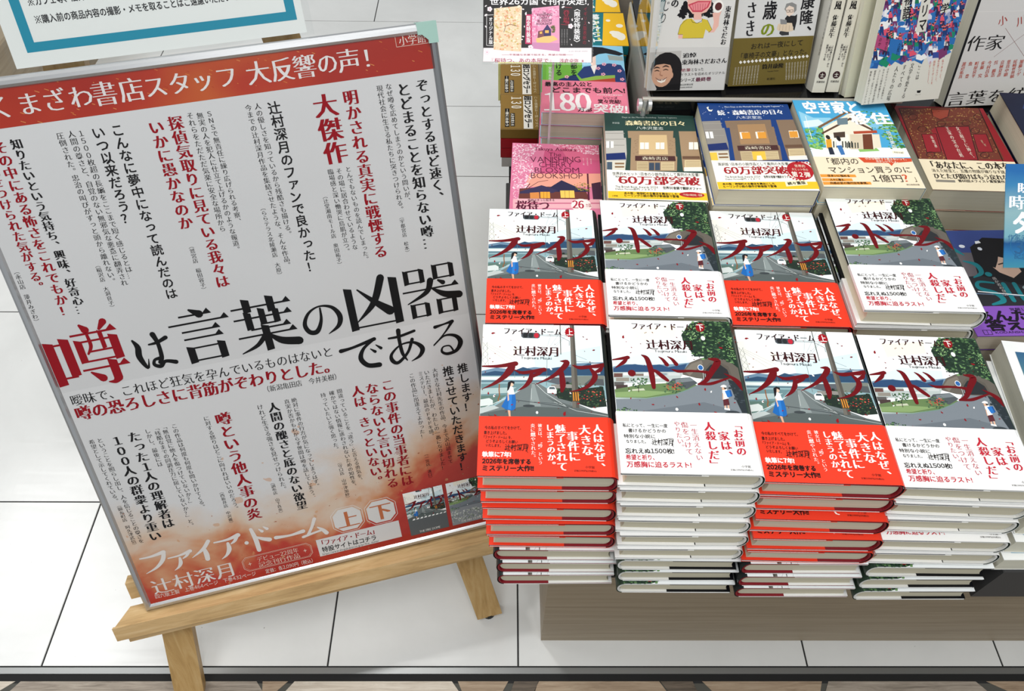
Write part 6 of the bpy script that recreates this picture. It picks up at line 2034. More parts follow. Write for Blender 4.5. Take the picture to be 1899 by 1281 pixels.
# ---------------------------------------------------------------- books
def arc(W_, s_, T, o=0., n=8):       # rounded spine, bottom to top
    r = []
    for i in range(n + 1):
        a = -math.pi / 2 + math.pi * i / n
        r.append((W_ - s_ + (s_ + o) * math.cos(a), T / 2 + (T / 2 + o) * math.sin(a)))
    return r
def hard_book(label, T, jacket, spine_c, inner, flap, obi, obi_h, art, obi_art, cat='book', tick=None):
    Wd, H, s_ = 141, 194, 8
    t = thing('hardcover_novel', label, cat)
    ox, oy = -Wd / 2, -H / 2
    def sh(p): return [(x + ox, z) for x, z in p]
    J, S_, I, F_, O = ink(jacket), ink(spine_c), mat('book_board_' + inner, inner, .6), ink(flap), ink(obi)
    mb = MB()                                            # boards, a C around the pages
    prof = [(0, .5)] + arc(Wd - .6, s_, T - 1, -.5) + [(0, T - .5), (0, T - 2.4)] + list(reversed(arc(Wd - .6, s_, T - 1, -2.6))) + [(0, 2.4)]
    mb.prism(sh(prof), oy + .4, oy + H - .4, I); mb.build('hard_cover', t)
    mb = MB(); h = T - 5.2; pr_ = []
    for i in range(9): z = 2.6 + h * i / 8; pr_.append((3.5 + 3.5 * (1 - ((z - T / 2) / (h / 2)) ** 2), z))
    pr_ = list(reversed(pr_)) + [(x - 3.2, 2.6 + h * (z / T)) for x, z in arc(Wd, s_, T, -1)]
    mb.prism(sh(pr_), oy + 3, oy + H - 3, PAGE); mb.build('page_block', t)
    a_ = arc(Wd, s_, T, .15)
    path = [(78, 2.55), (-.2, 3.2), (-.2, -.1)] + a_ + [(-.2, T + .1), (-.2, T - 2.6), (78, T - 2.55)]
    ms = [F_, F_, J] + [S_] * 8 + [J, F_, F_]
    mb = MB(); mb.ribbon(sh(path), .3, oy, oy + H, J, ms)
    if tick: mb.box(ox + 85, ox + 86.2, oy + .5, oy + 3, 2.5, 3.0, ink('101012'))
    p2 = OffPrint(mb, T + .32, (0, 0, Wd - s_ + 1.5, H), ox, oy); p2.art(art)
    mb.build('dust_jacket', t, recalc=False)
    a_ = arc(Wd, s_, T, .75)
    path = [(85, 2.95), (-.8, 4.2), (-.8, -.6)] + a_ + [(-.8, T + .75), (-.8, T - 3.2), (85, T - 2.95)]
    mb = MB(); mb.ribbon(sh(path), .25, oy - .3, oy + obi_h, O)
    p3 = OffPrint(mb, T + .92, (0, 0, Wd - 6, obi_h), ox, oy); p3.art(obi_art)
    mb.build('paper_band', t, recalc=False)
    return t
class OffPrint(Print):
    def __init__(s, mb, z, rect, ox, oy):
        Print.__init__(s, MBOff(mb, ox, oy), z, rect)
class MBOff:
    def __init__(s, mb, ox, oy): s.mb = mb; s.ox = ox; s.oy = oy
    def add(s, v, f, m): s.mb.add([(a + s.ox, b + s.oy, c) for a, b, c in v], f, m)
def soft_book(name, label, Wd, H, T, jacket, spine_c, art, obi=None, obi_h=0, obi_art=(), page=None, cat='book', centred=True, spine_art=None, obi_out=0, group=None):
    t = thing(name, label, cat, group=group)
    ox, oy = (-Wd / 2, -H / 2) if centred else (0, 0)
    def sh(p): return [(x + ox, z) for x, z in p]
    J, S_ = ink(jacket), ink(spine_c)
    mb = MB(); mb.prism(sh([(1.2, .8), (Wd - 1, .8), (Wd - 1, T - .8), (1.2, T - .8)]), oy + .4, oy + H - .4, page or PAGE); mb.build('page_block', t)
    path = [(60, .75), (.1, .75), (.1, .2), (Wd - 1.6, .2), (Wd - .4, .6), (Wd, 1.8), (Wd, T - 1.8), (Wd - .4, T - .6), (Wd - 1.6, T - .2), (.1, T - .2), (.1, T - .75), (60, T - .75)]
    mb = MB(); mb.ribbon(sh(path), .35, oy, oy + H, J, [J] * 4 + [S_] * 3 + [J] * 4)
    OffPrint(mb, T + .05, (0, 0, Wd - .6, H), ox, oy).art(art)
    if spine_art: spine_art(mb, ox, oy, Wd, H, T)
    mb.build('dust_jacket', t, recalc=False)
    if obi:
        O = ink(obi); e = obi_out
        path = [(60, .35), (-e - .4, .35), (-e - .4, -.15), (Wd - 1.2, -.15), (Wd + .4, 1.2), (Wd + .4, T - 1.2), (Wd - 1.2, T + .42), (-e - .4, T + .42), (-e - .4, T - .2), (60, T - .2)]
        mb = MB(); mb.ribbon(sh(path), .2, oy - .2, oy + obi_h, O)
        OffPrint(mb, T + .56, (-e, 0, Wd - .2, obi_h), ox, oy).art([x for x in obi_art if not (x[0] == 'P' and x[2] == 0)])
        mb.build('paper_band', t, recalc=False)
    return t
def put(o, x, y, z, yaw=0., group=None, label=None):
    o.location = W(x, y, z); o.rotation_euler = (0, 0, math.radians(yaw))
    if group: o['group'] = group
    if label: o['label'] = label
ORD = ['topmost', 'second from top', 'third from top', 'fourth from top', 'fifth from top', 'sixth from top', 'seventh from top', 'eighth from top', 'bottom']
def build_main_stacks():
    T1, T2 = 31.4, 31.0
    v1 = hard_book('', T1 - 2.3, 'f3f4f2', '22282a', '84101f', 'f0f0ee', 'ea3d26', 69.3, ART['v1'], ART['v1o'])
    v2 = hard_book('', 27.5, 'f3f4f2', '2f4034', 'e4e4e0', '121316', 'f4f4f2', 71, ART['v2'], ART['v2o'], tick=True)
    used = set()
    def stack(src, T, n, top, bot, where, zb=-262., kind='red', yaw_top=0., ys=None):
        for k in range(n):                       # k = 0 is the bottom book
            f = k / (n - 1)
            flip = k < 3
            x = bot[0] + (top[0] - bot[0]) * f; y = ys[k] if ys else bot[1] + (top[1] - bot[1]) * f
            rnd = random.Random(n * 100 + k + int(top[0] * 7))
            jx, jy, jr = (rnd.uniform(-1.3, 1.3), rnd.uniform(-1.2, 1.2), rnd.uniform(-.35, .35)) if k < n - 1 else (0, 0, 0)
            if src not in used: o = src; used.add(src)
            else: o = copy_tree(src)
            order = n - 1 - k
            pos = 'bottom' if k == 0 else ORD[order]
            if kind == 'red': lab = '%s novel of the %s, %s' % ('red-banded' if not flip else 'reversed red-spined', where, pos)
            else: lab = '%s novel of the %s, %s' % ('white-banded' if not flip else 'reversed white-spined', where, pos)
            put(o, x + 70.5 + jx, y + 97 + jy, zb + k * T + .85, yaw_top * f + jr + (180 if flip else 0), 'two-volume novels in the front stacks', lab)
    stack(v1, T1 + .0, 8, (-24.5, 356), (-6, 341), 'front-left stack', kind='red', yaw_top=-.5, ys=(342, 345, 347, 348.5, 348.5, 352.5, 357, 356.5))
    stack(v2, 29.8, 9, (116.2, 350), (138, 331.5), 'second front stack from the left', kind='white', yaw_top=-1.0)
    stack(v1, T1, 8, (261.5, 349.5), (281, 325), 'third front stack from the left', kind='red', yaw_top=-1.6, ys=(325, 328, 330, 332, 333, 340, 349, 349.5))
    stack(v2, T2, 8, (402, 346), (426, 323), 'front-right stack', kind='white', yaw_top=-1.9, ys=(323, 325, 327, 330, 333, 341, 344, 346))
    stack(v1, T1, 8, (-20, 553), (-14, 548), 'second-row left stack', kind='red', yaw_top=-.4)
    stack(v2, 29.9, 9, (121, 550), (127, 546), 'second-row stack behind the second front stack', kind='white', yaw_top=-1.2)
    stack(v1, T1, 8, (266.5, 551), (272, 546), 'second-row stack behind the third front stack', kind='red', yaw_top=-1.2)
    stack(v2, 30.4, 9, (412.5, 556), (417, 549), 'second-row right stack', kind='white', yaw_top=-1.3)
build_main_stacks()
def flat_stack(src, x, y, ztop, yaw, w_, h_, T, n, base, labels, group):
    """n flat copies, the top cover at ztop, the front-left corner of the top one at x, y"""
    a = math.radians(yaw)
    for k in range(n):
        rnd = random.Random(int(x) + k)
        o = src if k == 0 else copy_tree(src)
        jx, jy, jr = (0, 0, 0) if k == 0 else (rnd.uniform(-1, 1), rnd.uniform(-.2, 1.4), rnd.uniform(-.3, .3))
        cx = x + jx + math.cos(a) * w_ / 2 - math.sin(a) * h_ / 2; cy = y + jy + math.sin(a) * w_ / 2 + math.cos(a) * h_ / 2
        put(o, cx, cy, ztop - (k + 1) * T, yaw + jr, group, labels % ('topmost' if k == 0 else ('bottom' if k == n - 1 else ORD[k])))
def row_three():
    rz = RZ
    def n_t(ztop, n): return (ztop - rz) / n
    T = n_t(-50, 2); b = soft_book('softcover_novel', '', 130, 188, T - .8, 'd97a9a', '2a2024', ART['va'])
    flat_stack(b, 5, 751, -50, -2, 130, 188, T, 2, rz, 'pink cherry-blossom novel with dark red English title, %s of its pile', 'pink cherry blossom novels')
    T = n_t(2, 4); b = soft_book('softcover_novel', '', 130, 188, T - 1.3, '2c4640', '2c4640', ART['gr'], 'f6f3ea', 58, ART['gro'])
    flat_stack(b, 135, 755, 2, -2.9, 130, 188, T, 4, rz, 'dark green novel with a bookshop front on its cover, %s of its pile', 'green bookshop novels')
    T = n_t(24, 5); b = soft_book('softcover_novel', '', 130, 188, T - 1.3, '1b3e7c', '1b3e7c', ART['bl'], 'f6f3ea', 58, ART['blo'])
    flat_stack(b, 273, 748, 24, -.6, 130, 188, T, 5, rz, 'night-blue novel with a lit bookshop front on its cover, %s of its pile', 'blue bookshop novels')
    T = n_t(30.5, 5); b = soft_book('softcover_novel', '', 130, 188, T - 1.3, '4aa6d4', 'd8e4e8', ART['ak'], 'f2e2c4', 60, ART['ako'])
    flat_stack(b, 406, 747, 30.5, -1, 130, 188, T, 5, rz, 'sky-blue novel with a white house on its cover, %s of its pile', 'blue house novels')
    T = n_t(-2, 3); b = soft_book('softcover_novel', '', 133, 190, T - 1.3, '8f1f28', '6f161e', ART['qu'], 'eee0c0', 64, ART['quo'])
    flat_stack(b, 572, 782, -2, -2.2, 133, 190, T, 3, rz, 'dark red ornamented novel with a cream band, %s of its pile', 'dark red ornamented novels')
    # pale pages and a dark cover: the pile at the right edge
    nv = [['P', '151a33', 0, [0, 0], [1300, 0], [1300, 1880], [0, 1880]], ['P', '2a3a6a', 1, [200, 1500], [1300, 1000], [1300, 1880], [400, 1880]], ['P', 'c9d4ea', 2, [300, 1400], [900, 1250], [500, 1450]], ['P', 'aebede', 2, [350, 1650], [1000, 1600], [600, 1720]], ['E', 'a03040', 3, [900, 1100], [260, 240]], ['P', '7a1f2c', 2, [0, 300], [1300, 380], [1300, 700], [0, 700]]]
    b = soft_book('softcover_novel', '', 130, 188, 32, '151a33', '151a33', nv)
    flat_stack(b, 713, 784, 22, -4, 130, 188, 33.5, 4, rz, 'navy star-field novel beside the dark red novel, %s of its pile', 'navy novels')
row_three()
def pink_stack():
    T = 23
    b = soft_book('softcover_novel', '', 130, 188, T - 1.3, '8fcbe6', 'dfe6ea', ART['pi'], 'e87f96', 84, ART['pio'], page=PAGE2, obi_out=0)
    flat_stack(b, 54.4, 958, -9, -2.2, 130, 188, T, 5, -124, 'novel with a wide pink band and a kimono girl, %s of its pile', 'pink-banded novels')
pink_stack()
def rotated_pocket(name, label, obi_c, jacket, spine_c, art, obi_art, T, obi_h, H=148, Wd=105, oe=None):
    return soft_book(name, label, Wd, H, T, jacket, spine_c, art, obi_c, obi_h, obi_art, page=PAGE2)
def long_sellers():
    T = 21.8
    art = [['P', '6d604c', 0, [0, 0], [1050, 0], [1050, 1480], [0, 1480]], ['P', '3c3c44', 1, [0, 760], [1050, 760], [1050, 1480], [0, 1480]], ['P', '8a7a5c', 2, [0, 760], [1050, 760], [1050, 960], [500, 1040], [0, 940]], ['P', 'b7a27a', 2, [250, 880], [700, 860], [560, 960]], ['V', 'e6e0d2', 'M', '辻村深月', [180, 1180], [980, 1180], 190], ['V', 'f2efe8', 'M', 'の', [870, 1000], [1030, 1000], 200]]
    # the writing runs along the spine: everything on the band is turned a quarter
    ob = [['P', '8c6d33', 0, [0, 0], [1050, 0], [1050, 740], [0, 740]], ['P', 'f0ede4', 1, [30, 420], [1050, 420], [1050, 590], [30, 590]]]
    def build(label):
        t = soft_book('pocket_novel', label, 105, 148, T - 1, '6d604c', '9a7a3c', art[:4], '8c6d33', 74, ob, page=PAGE2)
        return t
    def letters(t):
        band = [c for c in t.children if c.name.startswith('paper_band')][0]; jac = [c for c in t.children if c.name.startswith('dust_jacket')][0]
        return band, jac
    t = build('')
    band, jac = letters(t)
    # cover lettering reads top-to-bottom along x (the book lies with its spine towards the viewer)
    def overlay(o, z, fn):
        mb = MB(); me = o.data
        pr_ = OffPrint(mb, z, (0, 0, 105, 148), -52.5, -74); fn(pr_)
        k = len(me.vertices); vs = [v.co[:] for v in me.vertices]; fs = [tuple(p.vertices) for p in me.polygons]; mi = [p.material_index for p in me.polygons]; ms = list(me.materials)
        nm = bpy.data.meshes.new(me.name)
        for m_ in mb.mats:
            if m_ not in ms: ms.append(m_)
        idx = [ms.index(m_) for m_ in mb.mats]
        nm.from_pydata(vs + [(a / 1000, b / 1000, c / 1000) for a, b, c in mb.v], [], fs + [tuple(k + i for i in f) for f in mb.f])
        for m_ in ms: nm.materials.append(m_)
        nm.polygons.foreach_set('material_index', mi + [idx[i] for i in mb.mi]); nm.update(); o.data = nm
    def on_band(p):
        p.horiz('f0ede4', 'M', '130', (14, 58), (52, 58), 17, 12); p.horiz('1c1812', 'X', '万部', (52, 57), (80, 57), 14, 12)
        p.horiz('1c1812', 'X', '人気No.', (30, 30), (92, 30), 11, 12)
        for i, tx in enumerate(('超ロングセラー',)): p.horiz('1c1812', 'G', tx, (4, 50.5), (102, 50.5), 15, 14)
    # band art in reading order: left of the picture is the foot of the book
    def band_fn(p):
        # p.vert with direction +x writes each letter turned a quarter turn, as on the shelf
        p.vert('f4f0e4', 'M', '130', (98, 30), (98 - 40, 30), 22, 12) if False else None
    def quarter(p):
        def line(col, st, text, y, x0, x1, size):
            n = len(text); step = (x1 - x0) / n
            for i, ch in enumerate(text): p.char(ch, st, col, x0 + step * (i + .5), y, abs(step) * 1.0, size, 14)
        line('f4f0e4', 'M', '130', 29, 4, 46, 26)
        for y0, x0, x1 in ((12, 44, 100), (22, 58, 98)): p.poly('1c1812', 10, [(x0, y0 - 4), (x1, y0 - 4), (x1, y0 + 4), (x0, y0 + 4)])
        line('f4f0e4', 'G', '人生を変える', 22, 59, 97, 6); line('f4f0e4', 'G', '一冊に出会う', 12, 45, 99, 6)
        line('1c1812', 'X', '超ロングセラー', 50.5, 3, 102, 15)
        line('e8dcb8', 'g', 'この感動は一生つづく', 66, 4, 102, 6)
    overlay(band, T - 1 + .7, quarter)
    def on_jac(p):
        n = 0
        for i, ch in enumerate('辻村深月'): p.char(ch, 'M', 'e6e0d2', 14 + i * 21, 112, 20, 19, 14)
        p.char('の', 'M', 'f2efe8', 96, 96, 20, 22, 14); p.stroke('c9b68c', 12, 1.2, [(30, 100), (70, 100)])
    overlay(jac, T - 1 + .3, on_jac)
    # quarter turn clockwise: spine towards the viewer
    def place(o, x, y, z, lab):
        o.location = W(x + 74, y + 52.5, z); o.rotation_euler = (0, 0, math.radians(-90)); o['label'] = lab; o['group'] = 'pocket novels lying spine to the front'
    place(t, -8, 1146, -174.5 - T, 'gold-banded pocket novel with spine to the front, nearest to the viewer')
    place(copy_tree(t), -9, 1253, -174.5 - T, 'gold-banded pocket novel lying behind the nearest gold-banded one')
    rd = soft_book('pocket_novel', '', 105, 148, T - .8, 'b3202a', 'a81c26', [], page=PAGE2)
    def sp(o, col, txt):
        pass
    place(rd, -8, 1146, -174.5 - 2 * T, 'red-spined pocket novel, upper of two under the gold-banded one')
    place(copy_tree(rd), -8, 1146.5, -174.5 - 3 * T, 'red-spined pocket novel, lower of two under the gold-banded one')
    wh = soft_book('pocket_novel', '', 105, 148, T - .8, 'c9c6c2', 'c4c1be', [], page=PAGE2)
    place(wh, -6, 1147, -174.5 - 4 * T, 'grey-white pocket novel at the bottom of the red-spined pile')
    for k in range(3): place(copy_tree(wh), -8, 1253, -174.5 - (k + 2) * T, 'grey-white pocket novel hidden in the pile behind, %s' % ('upper', 'middle', 'lower')[k])
    yl = soft_book('pocket_novel', '', 105, 148, 86, 'e9e7a0', 'e4e29a', [], page=PAGE2)
    place(yl, -14, 1361, -262, 'pale yellow thick pocket book behind the gold-banded novels')
long_sellers()
def yellow_comics():
    art = [['P', 'f2bd1c', 0, [0, 0], [1050, 0], [1050, 1480], [0, 1480]]] + [['E', 'f4efe0', 2, [c, d], [r, q]] for c, d, r, q in ((700, 1230, 110, 90), (760, 1290, 120, 80), (640, 1180, 60, 70), (250, 1120, 40, 40), (420, 1300, 60, 60))] + [['P', '17757e', 1, [0, 0], [1050, 0], [1050, 960], [0, 1060]]]
    art += [['P', 'd2cf6a', 2, [150 + i * 130, 900], [230 + i * 130, 900], [230 + i * 130, 940], [150 + i * 130, 940]] for i in range(6)]
    b = soft_book('pocket_comic', '', 105, 140, 17, 'f2bd1c', '17757e', art, page=PAGE2)
    jac = [c for c in b.children if c.name.startswith('dust_jacket')][0]
    mb = MB(); p = OffPrint(mb, 17.3, (0, 0, 105, 140), -52.5, -70)
    for i, ch in enumerate('読みたい1'): p.char(ch, 'X', 'eef2f0', 14 + i * 19, 89, 18, 18, 14)
    me = jac.data; k = len(me.vertices); vs = [v.co[:] for v in me.vertices]; fs = [tuple(q.vertices) for q in me.polygons]; mi = [q.material_index for q in me.polygons]; ms = list(me.materials)
    for m_ in mb.mats:
        if m_ not in ms: ms.append(m_)
    idx = [ms.index(m_) for m_ in mb.mats]; nm = bpy.data.meshes.new('dust_jacket')
    nm.from_pydata(vs + [(a / 1000, q / 1000, c / 1000) for a, q, c in mb.v], [], fs + [tuple(k + i for i in f) for f in mb.f])
    for m_ in ms: nm.materials.append(m_)
    nm.polygons.foreach_set('material_index', mi + [idx[i] for i in mb.mi]); nm.update(); jac.data = nm
    def place(o, x, y, z, lab):
        o.location = W(x + 70, y + 52.5, z); o.rotation_euler = (0, 0, math.radians(-90)); o['label'] = lab; o['group'] = 'teal and yellow comics at the back'
    block('riser_box', 'black riser box under the teal and yellow comics', 'riser', 140, 206, 1154, 1390, -262, -52, DARK)
    place(b, 64, 1154, -34.2, 'teal and yellow comic lying behind the kimono-girl novel'); place(copy_tree(b), 62, 1154, -51.6, 'teal and yellow comic underneath the front teal and yellow one')
    place(copy_tree(b), 60, 1262, -34.2, 'teal and yellow comic lying behind the front teal and yellow one'); place(copy_tree(b), 60, 1262, -51.6, 'teal and yellow comic underneath the farther teal and yellow one')
    fa = [['P', 'efe6cf', 0, [0, 0], [1280, 0], [1280, 1820], [0, 1820]], ['E', 'f0d2bc', 2, [700, 700], [420, 330]], ['P', 'c9d8cf', 1, [200, 200], [1280, 300], [1280, 600], [300, 520]], ['S', '9a6a5a', 4, 12, [520, 600], [700, 540], [880, 600]], ['E', '5a3a30', 4, [600, 760], [14, 18]], ['E', '5a3a30', 4, [820, 760], [14, 18]], ['P', '5a2f22', 3, [0, 0], [130, 0], [130, 1820], [0, 1820]]]
    c = soft_book('softcover_book', 'cream book with a sleepy child face lying at the back above the yellow comics', 105, 140, 80, 'efe6cf', '5a2f22', fa, page=PAGE2)
    c.location = W(200, 1450, -126); c['group'] = 'books lying at the back'
    block('riser_box', 'black riser box under the cream child-face book', 'riser', 150, 250, 1402, 1510, -262, -126, DARK)
yellow_comics()

# ---------------------------------------------------------------- books leaning upright on the rack
def lean(o, x, y, z, yaw, tilt, T):
    """stand a centred flat book up so that the lower left corner of its front cover is at x, y, z"""
    ya, t = math.radians(yaw), math.radians(tilt)
    R = Matrix.Rotation(ya, 4, 'Z') @ Matrix.Rotation(t, 4, 'X')
    o.rotation_euler = R.to_euler()
    return R
def leaning():
    def place(b, x, y, z, yaw, tilt, Wd, H, T, label, group):
        R = lean(b, x, y, z, yaw, tilt, T); off = R @ Vector((-Wd / 2, -H / 2, T))
        b.location = W(x - off.x, y - off.y, z - off.z); b['label'] = label; b['group'] = group
    g = 'upright books leaning on the rack'
    b = soft_book('softcover_book', '', 112, 175, 20, 'd9d8d4', 'd0cfcb', ART['sh'], 'cfcecb', 58, ART['sho']); place(b, 203.6, 954.6, 30, 1.8, 68.2, 112, 175, 20, 'white essay book with a cartoon of a person in yellow and a smiling portrait', g)
    b = soft_book('softcover_book', '', 116, 175, 20, 'd4d4d2', 'c8c8c5', ART['ts'], '6e5f2c', 65, ART['tso']); place(b, 322.8, 966.9, 30, 4.7, 69.9, 116, 175, 20, 'white book with olive band and an old writer at a round table', g)
    # two books with the spine to the front
    def spine_print(mb, ox, oy, Wd, H, T):
        mb2 = MB(); p = Print(mb2, 0, (0, 0, T, H))
        for col, st, t, y0, y1, w_ in (('1d1b1c', 'M', '風', 122, 110, 9), ('1d1b1c', 'M', 'く', 140, 127, 9), ('1d1b1c', 'M', 'つづ', 168, 141, 9), ('1d1b1c', 'M', '佐藤正午', 104, 74, 7.5)):
            p.vert(col, st, t, (T / 2, y0), (T / 2, y1), w_, 4)
        for i, t in enumerate(('『月の満ち欠け』から', '『熟柿』まで', '最新エッセイ集')): p.vert('3a3636', 'M', t, (T * .75 - i * 3.4, 66), (T * .75 - i * 3.4, 66 - len(t) * 3.1), 3, 4)
        p.ell('3c2426', 4, (T / 2, 24), (5.2, 5.2)); p.horiz('e8e4d8', 'G', '士', (T / 2 - 3, 24), (T / 2 + 3, 24), 6, 8); p.horiz('3a3636', 'M', '岩波書店', (T / 2 - 6, 15), (T / 2 + 6, 15), 3, 4)
        for vv, ff, mm in zip(*[iter(())] * 3): pass
        k = 0
        m_of = mb2.mats
        for f, mi in zip(mb2.f, mb2.mi):
            mb.add([(ox + Wd + .35 + mb2.v[i][2] * 1.0, oy + mb2.v[i][1], T - mb2.v[i][0]) for i in f], [tuple(range(len(f)))], m_of[mi])
    side = [['P', 'd0cec4', 0, [0, 0], [1280, 0], [1280, 1880], [0, 1880]]] + [['V', '4a4a46', 'm', '月日の流れと言葉のかけらを集めた随筆集', [1180 - i * 70, 1500], [1180 - i * 70, 500], 40] for i in range(4)] + [['E', '2a2a2c', 4, [1120, 250], [50, 60]]]
    def spine_place(b, x, y, z, yaw, tilt, Wd, H, T, label):
        ya, t = math.radians(yaw), math.radians(tilt)
        # local x -> away from the viewer reversed: spine (x = Wd) faces the viewer, y up, z to the left
        base = Matrix(((0, 0, -1), (-1, 0, 0), (0, 1, 0))).to_4x4()
        R = Matrix.Rotation(ya, 4, 'Z') @ Matrix.Rotation(t - math.pi / 2, 4, 'X') @ base
        off = R @ Vector((Wd / 2, -H / 2, T / 2))
        # corner of the spine: left edge is z = T
        offL = R @ Vector((Wd / 2, -H / 2, T))
        b.rotation_euler = R.to_euler(); b.location = W(x - offL.x, y - offL.y, z - offL.z); b['label'] = label; b['group'] = 'twin cream books standing spine out'
    b = soft_book('softcover_book', '', 100, 188, 19, 'd0cec4', 'd9d5c6', side, page=PAGEW, spine_art=spine_print); spine_place(b, 440.8, 952.4, 30.5, .1, 71.7, 100, 188, 19, 'cream book standing spine out, left of a pair')
    c = copy_tree(b); spine_place(c, 461.4, 954.0, 30.5, -.4, 72, 100, 188, 19, 'cream book standing spine out, right of a pair')
    b = soft_book('softcover_book', '', 116, 182, 20, 'dbd9ce', 'd4d2c4', ART['bu'], page=PAGEW); place(b, 497.8, 911.5, 38, 8.3, 72.8, 116, 182, 20, 'book with a blue and red crowd scene leaning in front of its copies', 'crowd-scene books on the rack')
    b = soft_book('softcover_book', '', 112, 188, 17, 'd6d4bc', 'cfcdb6', [], page=PAGEW); place(b, 486, 943, 28.8, 8.3, 72.3, 112, 188, 17, 'plain pale cream book behind the book with the crowd scene', g)
    b = soft_book('softcover_book', '', 120, 182, 24, 'd9d7d4', 'd0cecb', ART['sa'], page=PAGEW); place(b, 667, 990.5, -10.3, 4.4, 75.3, 120, 182, 24, 'white book with slanted black title and a red-brown cross at right edge', g); b.scale = (1.062,) * 3
leaning()

# ---------------------------------------------------------------- comic, blue books, cards at the right
def right_side():
    art = [['P', '2b2b30', 0, [0, 0], [1280, 0], [1280, 1820], [0, 1820]], ['P', '3a4a86', 1, [0, 1350], [1280, 1350], [1280, 1820], [0, 1820]], ['P', '6a6468', 2, [0, 950], [560, 1000], [500, 1400], [0, 1420]], ['P', '19181c', 4, [420, 1000], [520, 1500], [760, 1680], [1100, 1650], [1280, 1300], [1280, 900], [900, 820]], ['P', 'e0bca6', 5, [640, 1200], [800, 1330], [1000, 1250], [1010, 1050], [860, 940], [720, 1040]], ['P', '19181c', 6, [600, 1180], [700, 1420], [860, 1400], [780, 1240], [700, 1120]], ['S', '3a2a24', 7, 20, [760, 1180], [860, 1210]], ['S', '6a7f9a', 3, 14, [100, 700], [1200, 600]],
           ['B', '1f7d86', 8, [60, 1560, 30], [260, 1480, 70], [380, 1360, 20]], ['B', '1f7d86', 8, [330, 1250, 20], [470, 1180, 70], [480, 1040, 60], [350, 960, 20]], ['E', '1f7d86', 8, [560, 1010], [45, 40]], ['B', '1f7d86', 8, [560, 860, 30], [380, 880, 40], [340, 780, 60], [520, 680, 70], [560, 560, 70], [400, 500, 30]], ['B', '1f7d86', 8, [680, 840, 60], [690, 560, 60]], ['B', '1f7d86', 8, [820, 840, 60], [840, 560, 60], [980, 560, 40]], ['P', 'eef0f2', 9, [620, 1560], [700, 1580], [690, 1620], [630, 1610]], ['E', 'e8ecf4', 9, [420, 1520], [40, 30]], ['E', 'e8ecf4', 9, [640, 1470], [30, 30]], ['S', 'f2f4f6', 9, 14, [300, 720], [1000, 620]], ['V', 'c9c4c0', 'm', '愚か者の身分', [600, 960], [640, 640], 60], ['H', 'e6e4e2', 'M', 'あさ', [840, 470], [1060, 470], 120]]
    ob = [['H', '1c1420', 'X', 'あんたが', [90, 310], [1000, 320], 170], ['H', '1c1420', 'X', '答えな', [160, 160], [900, 170], 170], ['H', '2a1c34', 'g', '覚醒したはずの少女', [560, 410], [1200, 415], 50], ['S', '2a1c34', 22, 6, [90, 20], [90, 90], [190, 90], [190, 20], [90, 20]], ['S', '2a1c34', 22, 5, [140, 20], [140, 90]], ['H', '2a1c34', 'g', 'KODANSHA', [230, 50], [620, 55], 34], ['S', '1c1420', 24, 10, [560, -10], [860, 330]]]
    b = soft_book('comic_book', '', 128, 182, 26.5, '2b2b30', '222226', art, '8454b4', 47, ob, page=PAGE2)
    flat_stack(b, 567, 562, -42, 1.5, 128, 182, 27.4, 4, -152, 'dark comic with teal letters and a purple band, %s of its pile', 'purple-banded comics')
    sea = mat('sea_photo_print', '3f7fb0', .35); g = N(sea); v = g.obj(1, 1, 1); sx = g.n('ShaderNodeSeparateXYZ'); g.l(v, sx.inputs[0])
    f = g.math('ADD', g.math('MULTIPLY', sx.outputs[1], 5.2), .5); f = g.math('ADD', f, g.math('MULTIPLY', g.noise(v, 14, 4), .12))
    g.col(g.ramp(f, (.1, '8fb6c4'), (.35, '3f86b4'), (.6, '2f5f9c'), (.8, '4a7a8a'), (1., '2c5a86')))
    b = soft_book('softcover_novel', '', 130, 188, 28.2, 'eef0ee', '2f6f8c', [['P', 'eef0ee', 0, [0, 0], [1290, 0], [1290, 1880], [0, 1880]]], page=PAGEW)
    jac = [c for c in b.children if c.name.startswith('dust_jacket')][0]
    jac.data.materials.append(sea); me = jac.data
    import bmesh
    bm = bmesh.new(); bm.from_mesh(me)
    vs = [bm.verts.new((x / 1000, y / 1000, .0287)) for x, y in ((-54, -86), (64, -86), (64, 78), (-54, 78))]; fc = bm.faces.new(vs); fc.material_index = len(me.materials) - 1; bm.to_mesh(me); bm.free()
    T = 29
    for k in range(5):
        o = b if k == 0 else copy_tree(b)
        f = k / 4; a = math.radians(-6.5 * (1 - f))
        x0, y0 = 568 - 5 * f, 366 - 36 * f
        put(o, x0 + 65 * math.cos(a) - 94 * math.sin(a), y0 + 65 * math.sin(a) + 94 * math.cos(a), -38 - (k + 1) * T, -6.5 * (1 - f), 'blue sea-photo novels', 'white-bordered blue sea novel at the right edge, %s of its pile' % ('topmost' if k == 0 else 'bottom' if k == 4 else ORD[k]))
    # blue card on a clear stand above the comic
    sky = mat('blue_card_print', '4a9cc8', .3); g = N(sky); v = g.obj(1, 1, 1); s2 = g.n('ShaderNodeSeparateXYZ'); g.l(v, s2.inputs[0])
    f = g.math('ADD', g.math('MULTIPLY', s2.outputs[1], 8.2), g.math('MULTIPLY', g.noise(v, 25, 3), .12))
    g.col(g.ramp(f, (.05, '3f8aa0'), (.2, '2a72a6'), (.3, '1b5288'), (.36, '74a8b6'), (.6, '8db2b8'), (.85, '3c82b0'), (1., '2768a6')))
    t = thing('display_card', 'blue sea-coloured upright card on a clear stand at the right edge', 'card', W(591, 620, 15))
    t.rotation_euler = (math.radians(40), 0, 0)
    mb = MB(); mb.box(0, 120, 0, 122, -1, 0, sky); p = Print(mb, .05, (0, 0, 120, 122))
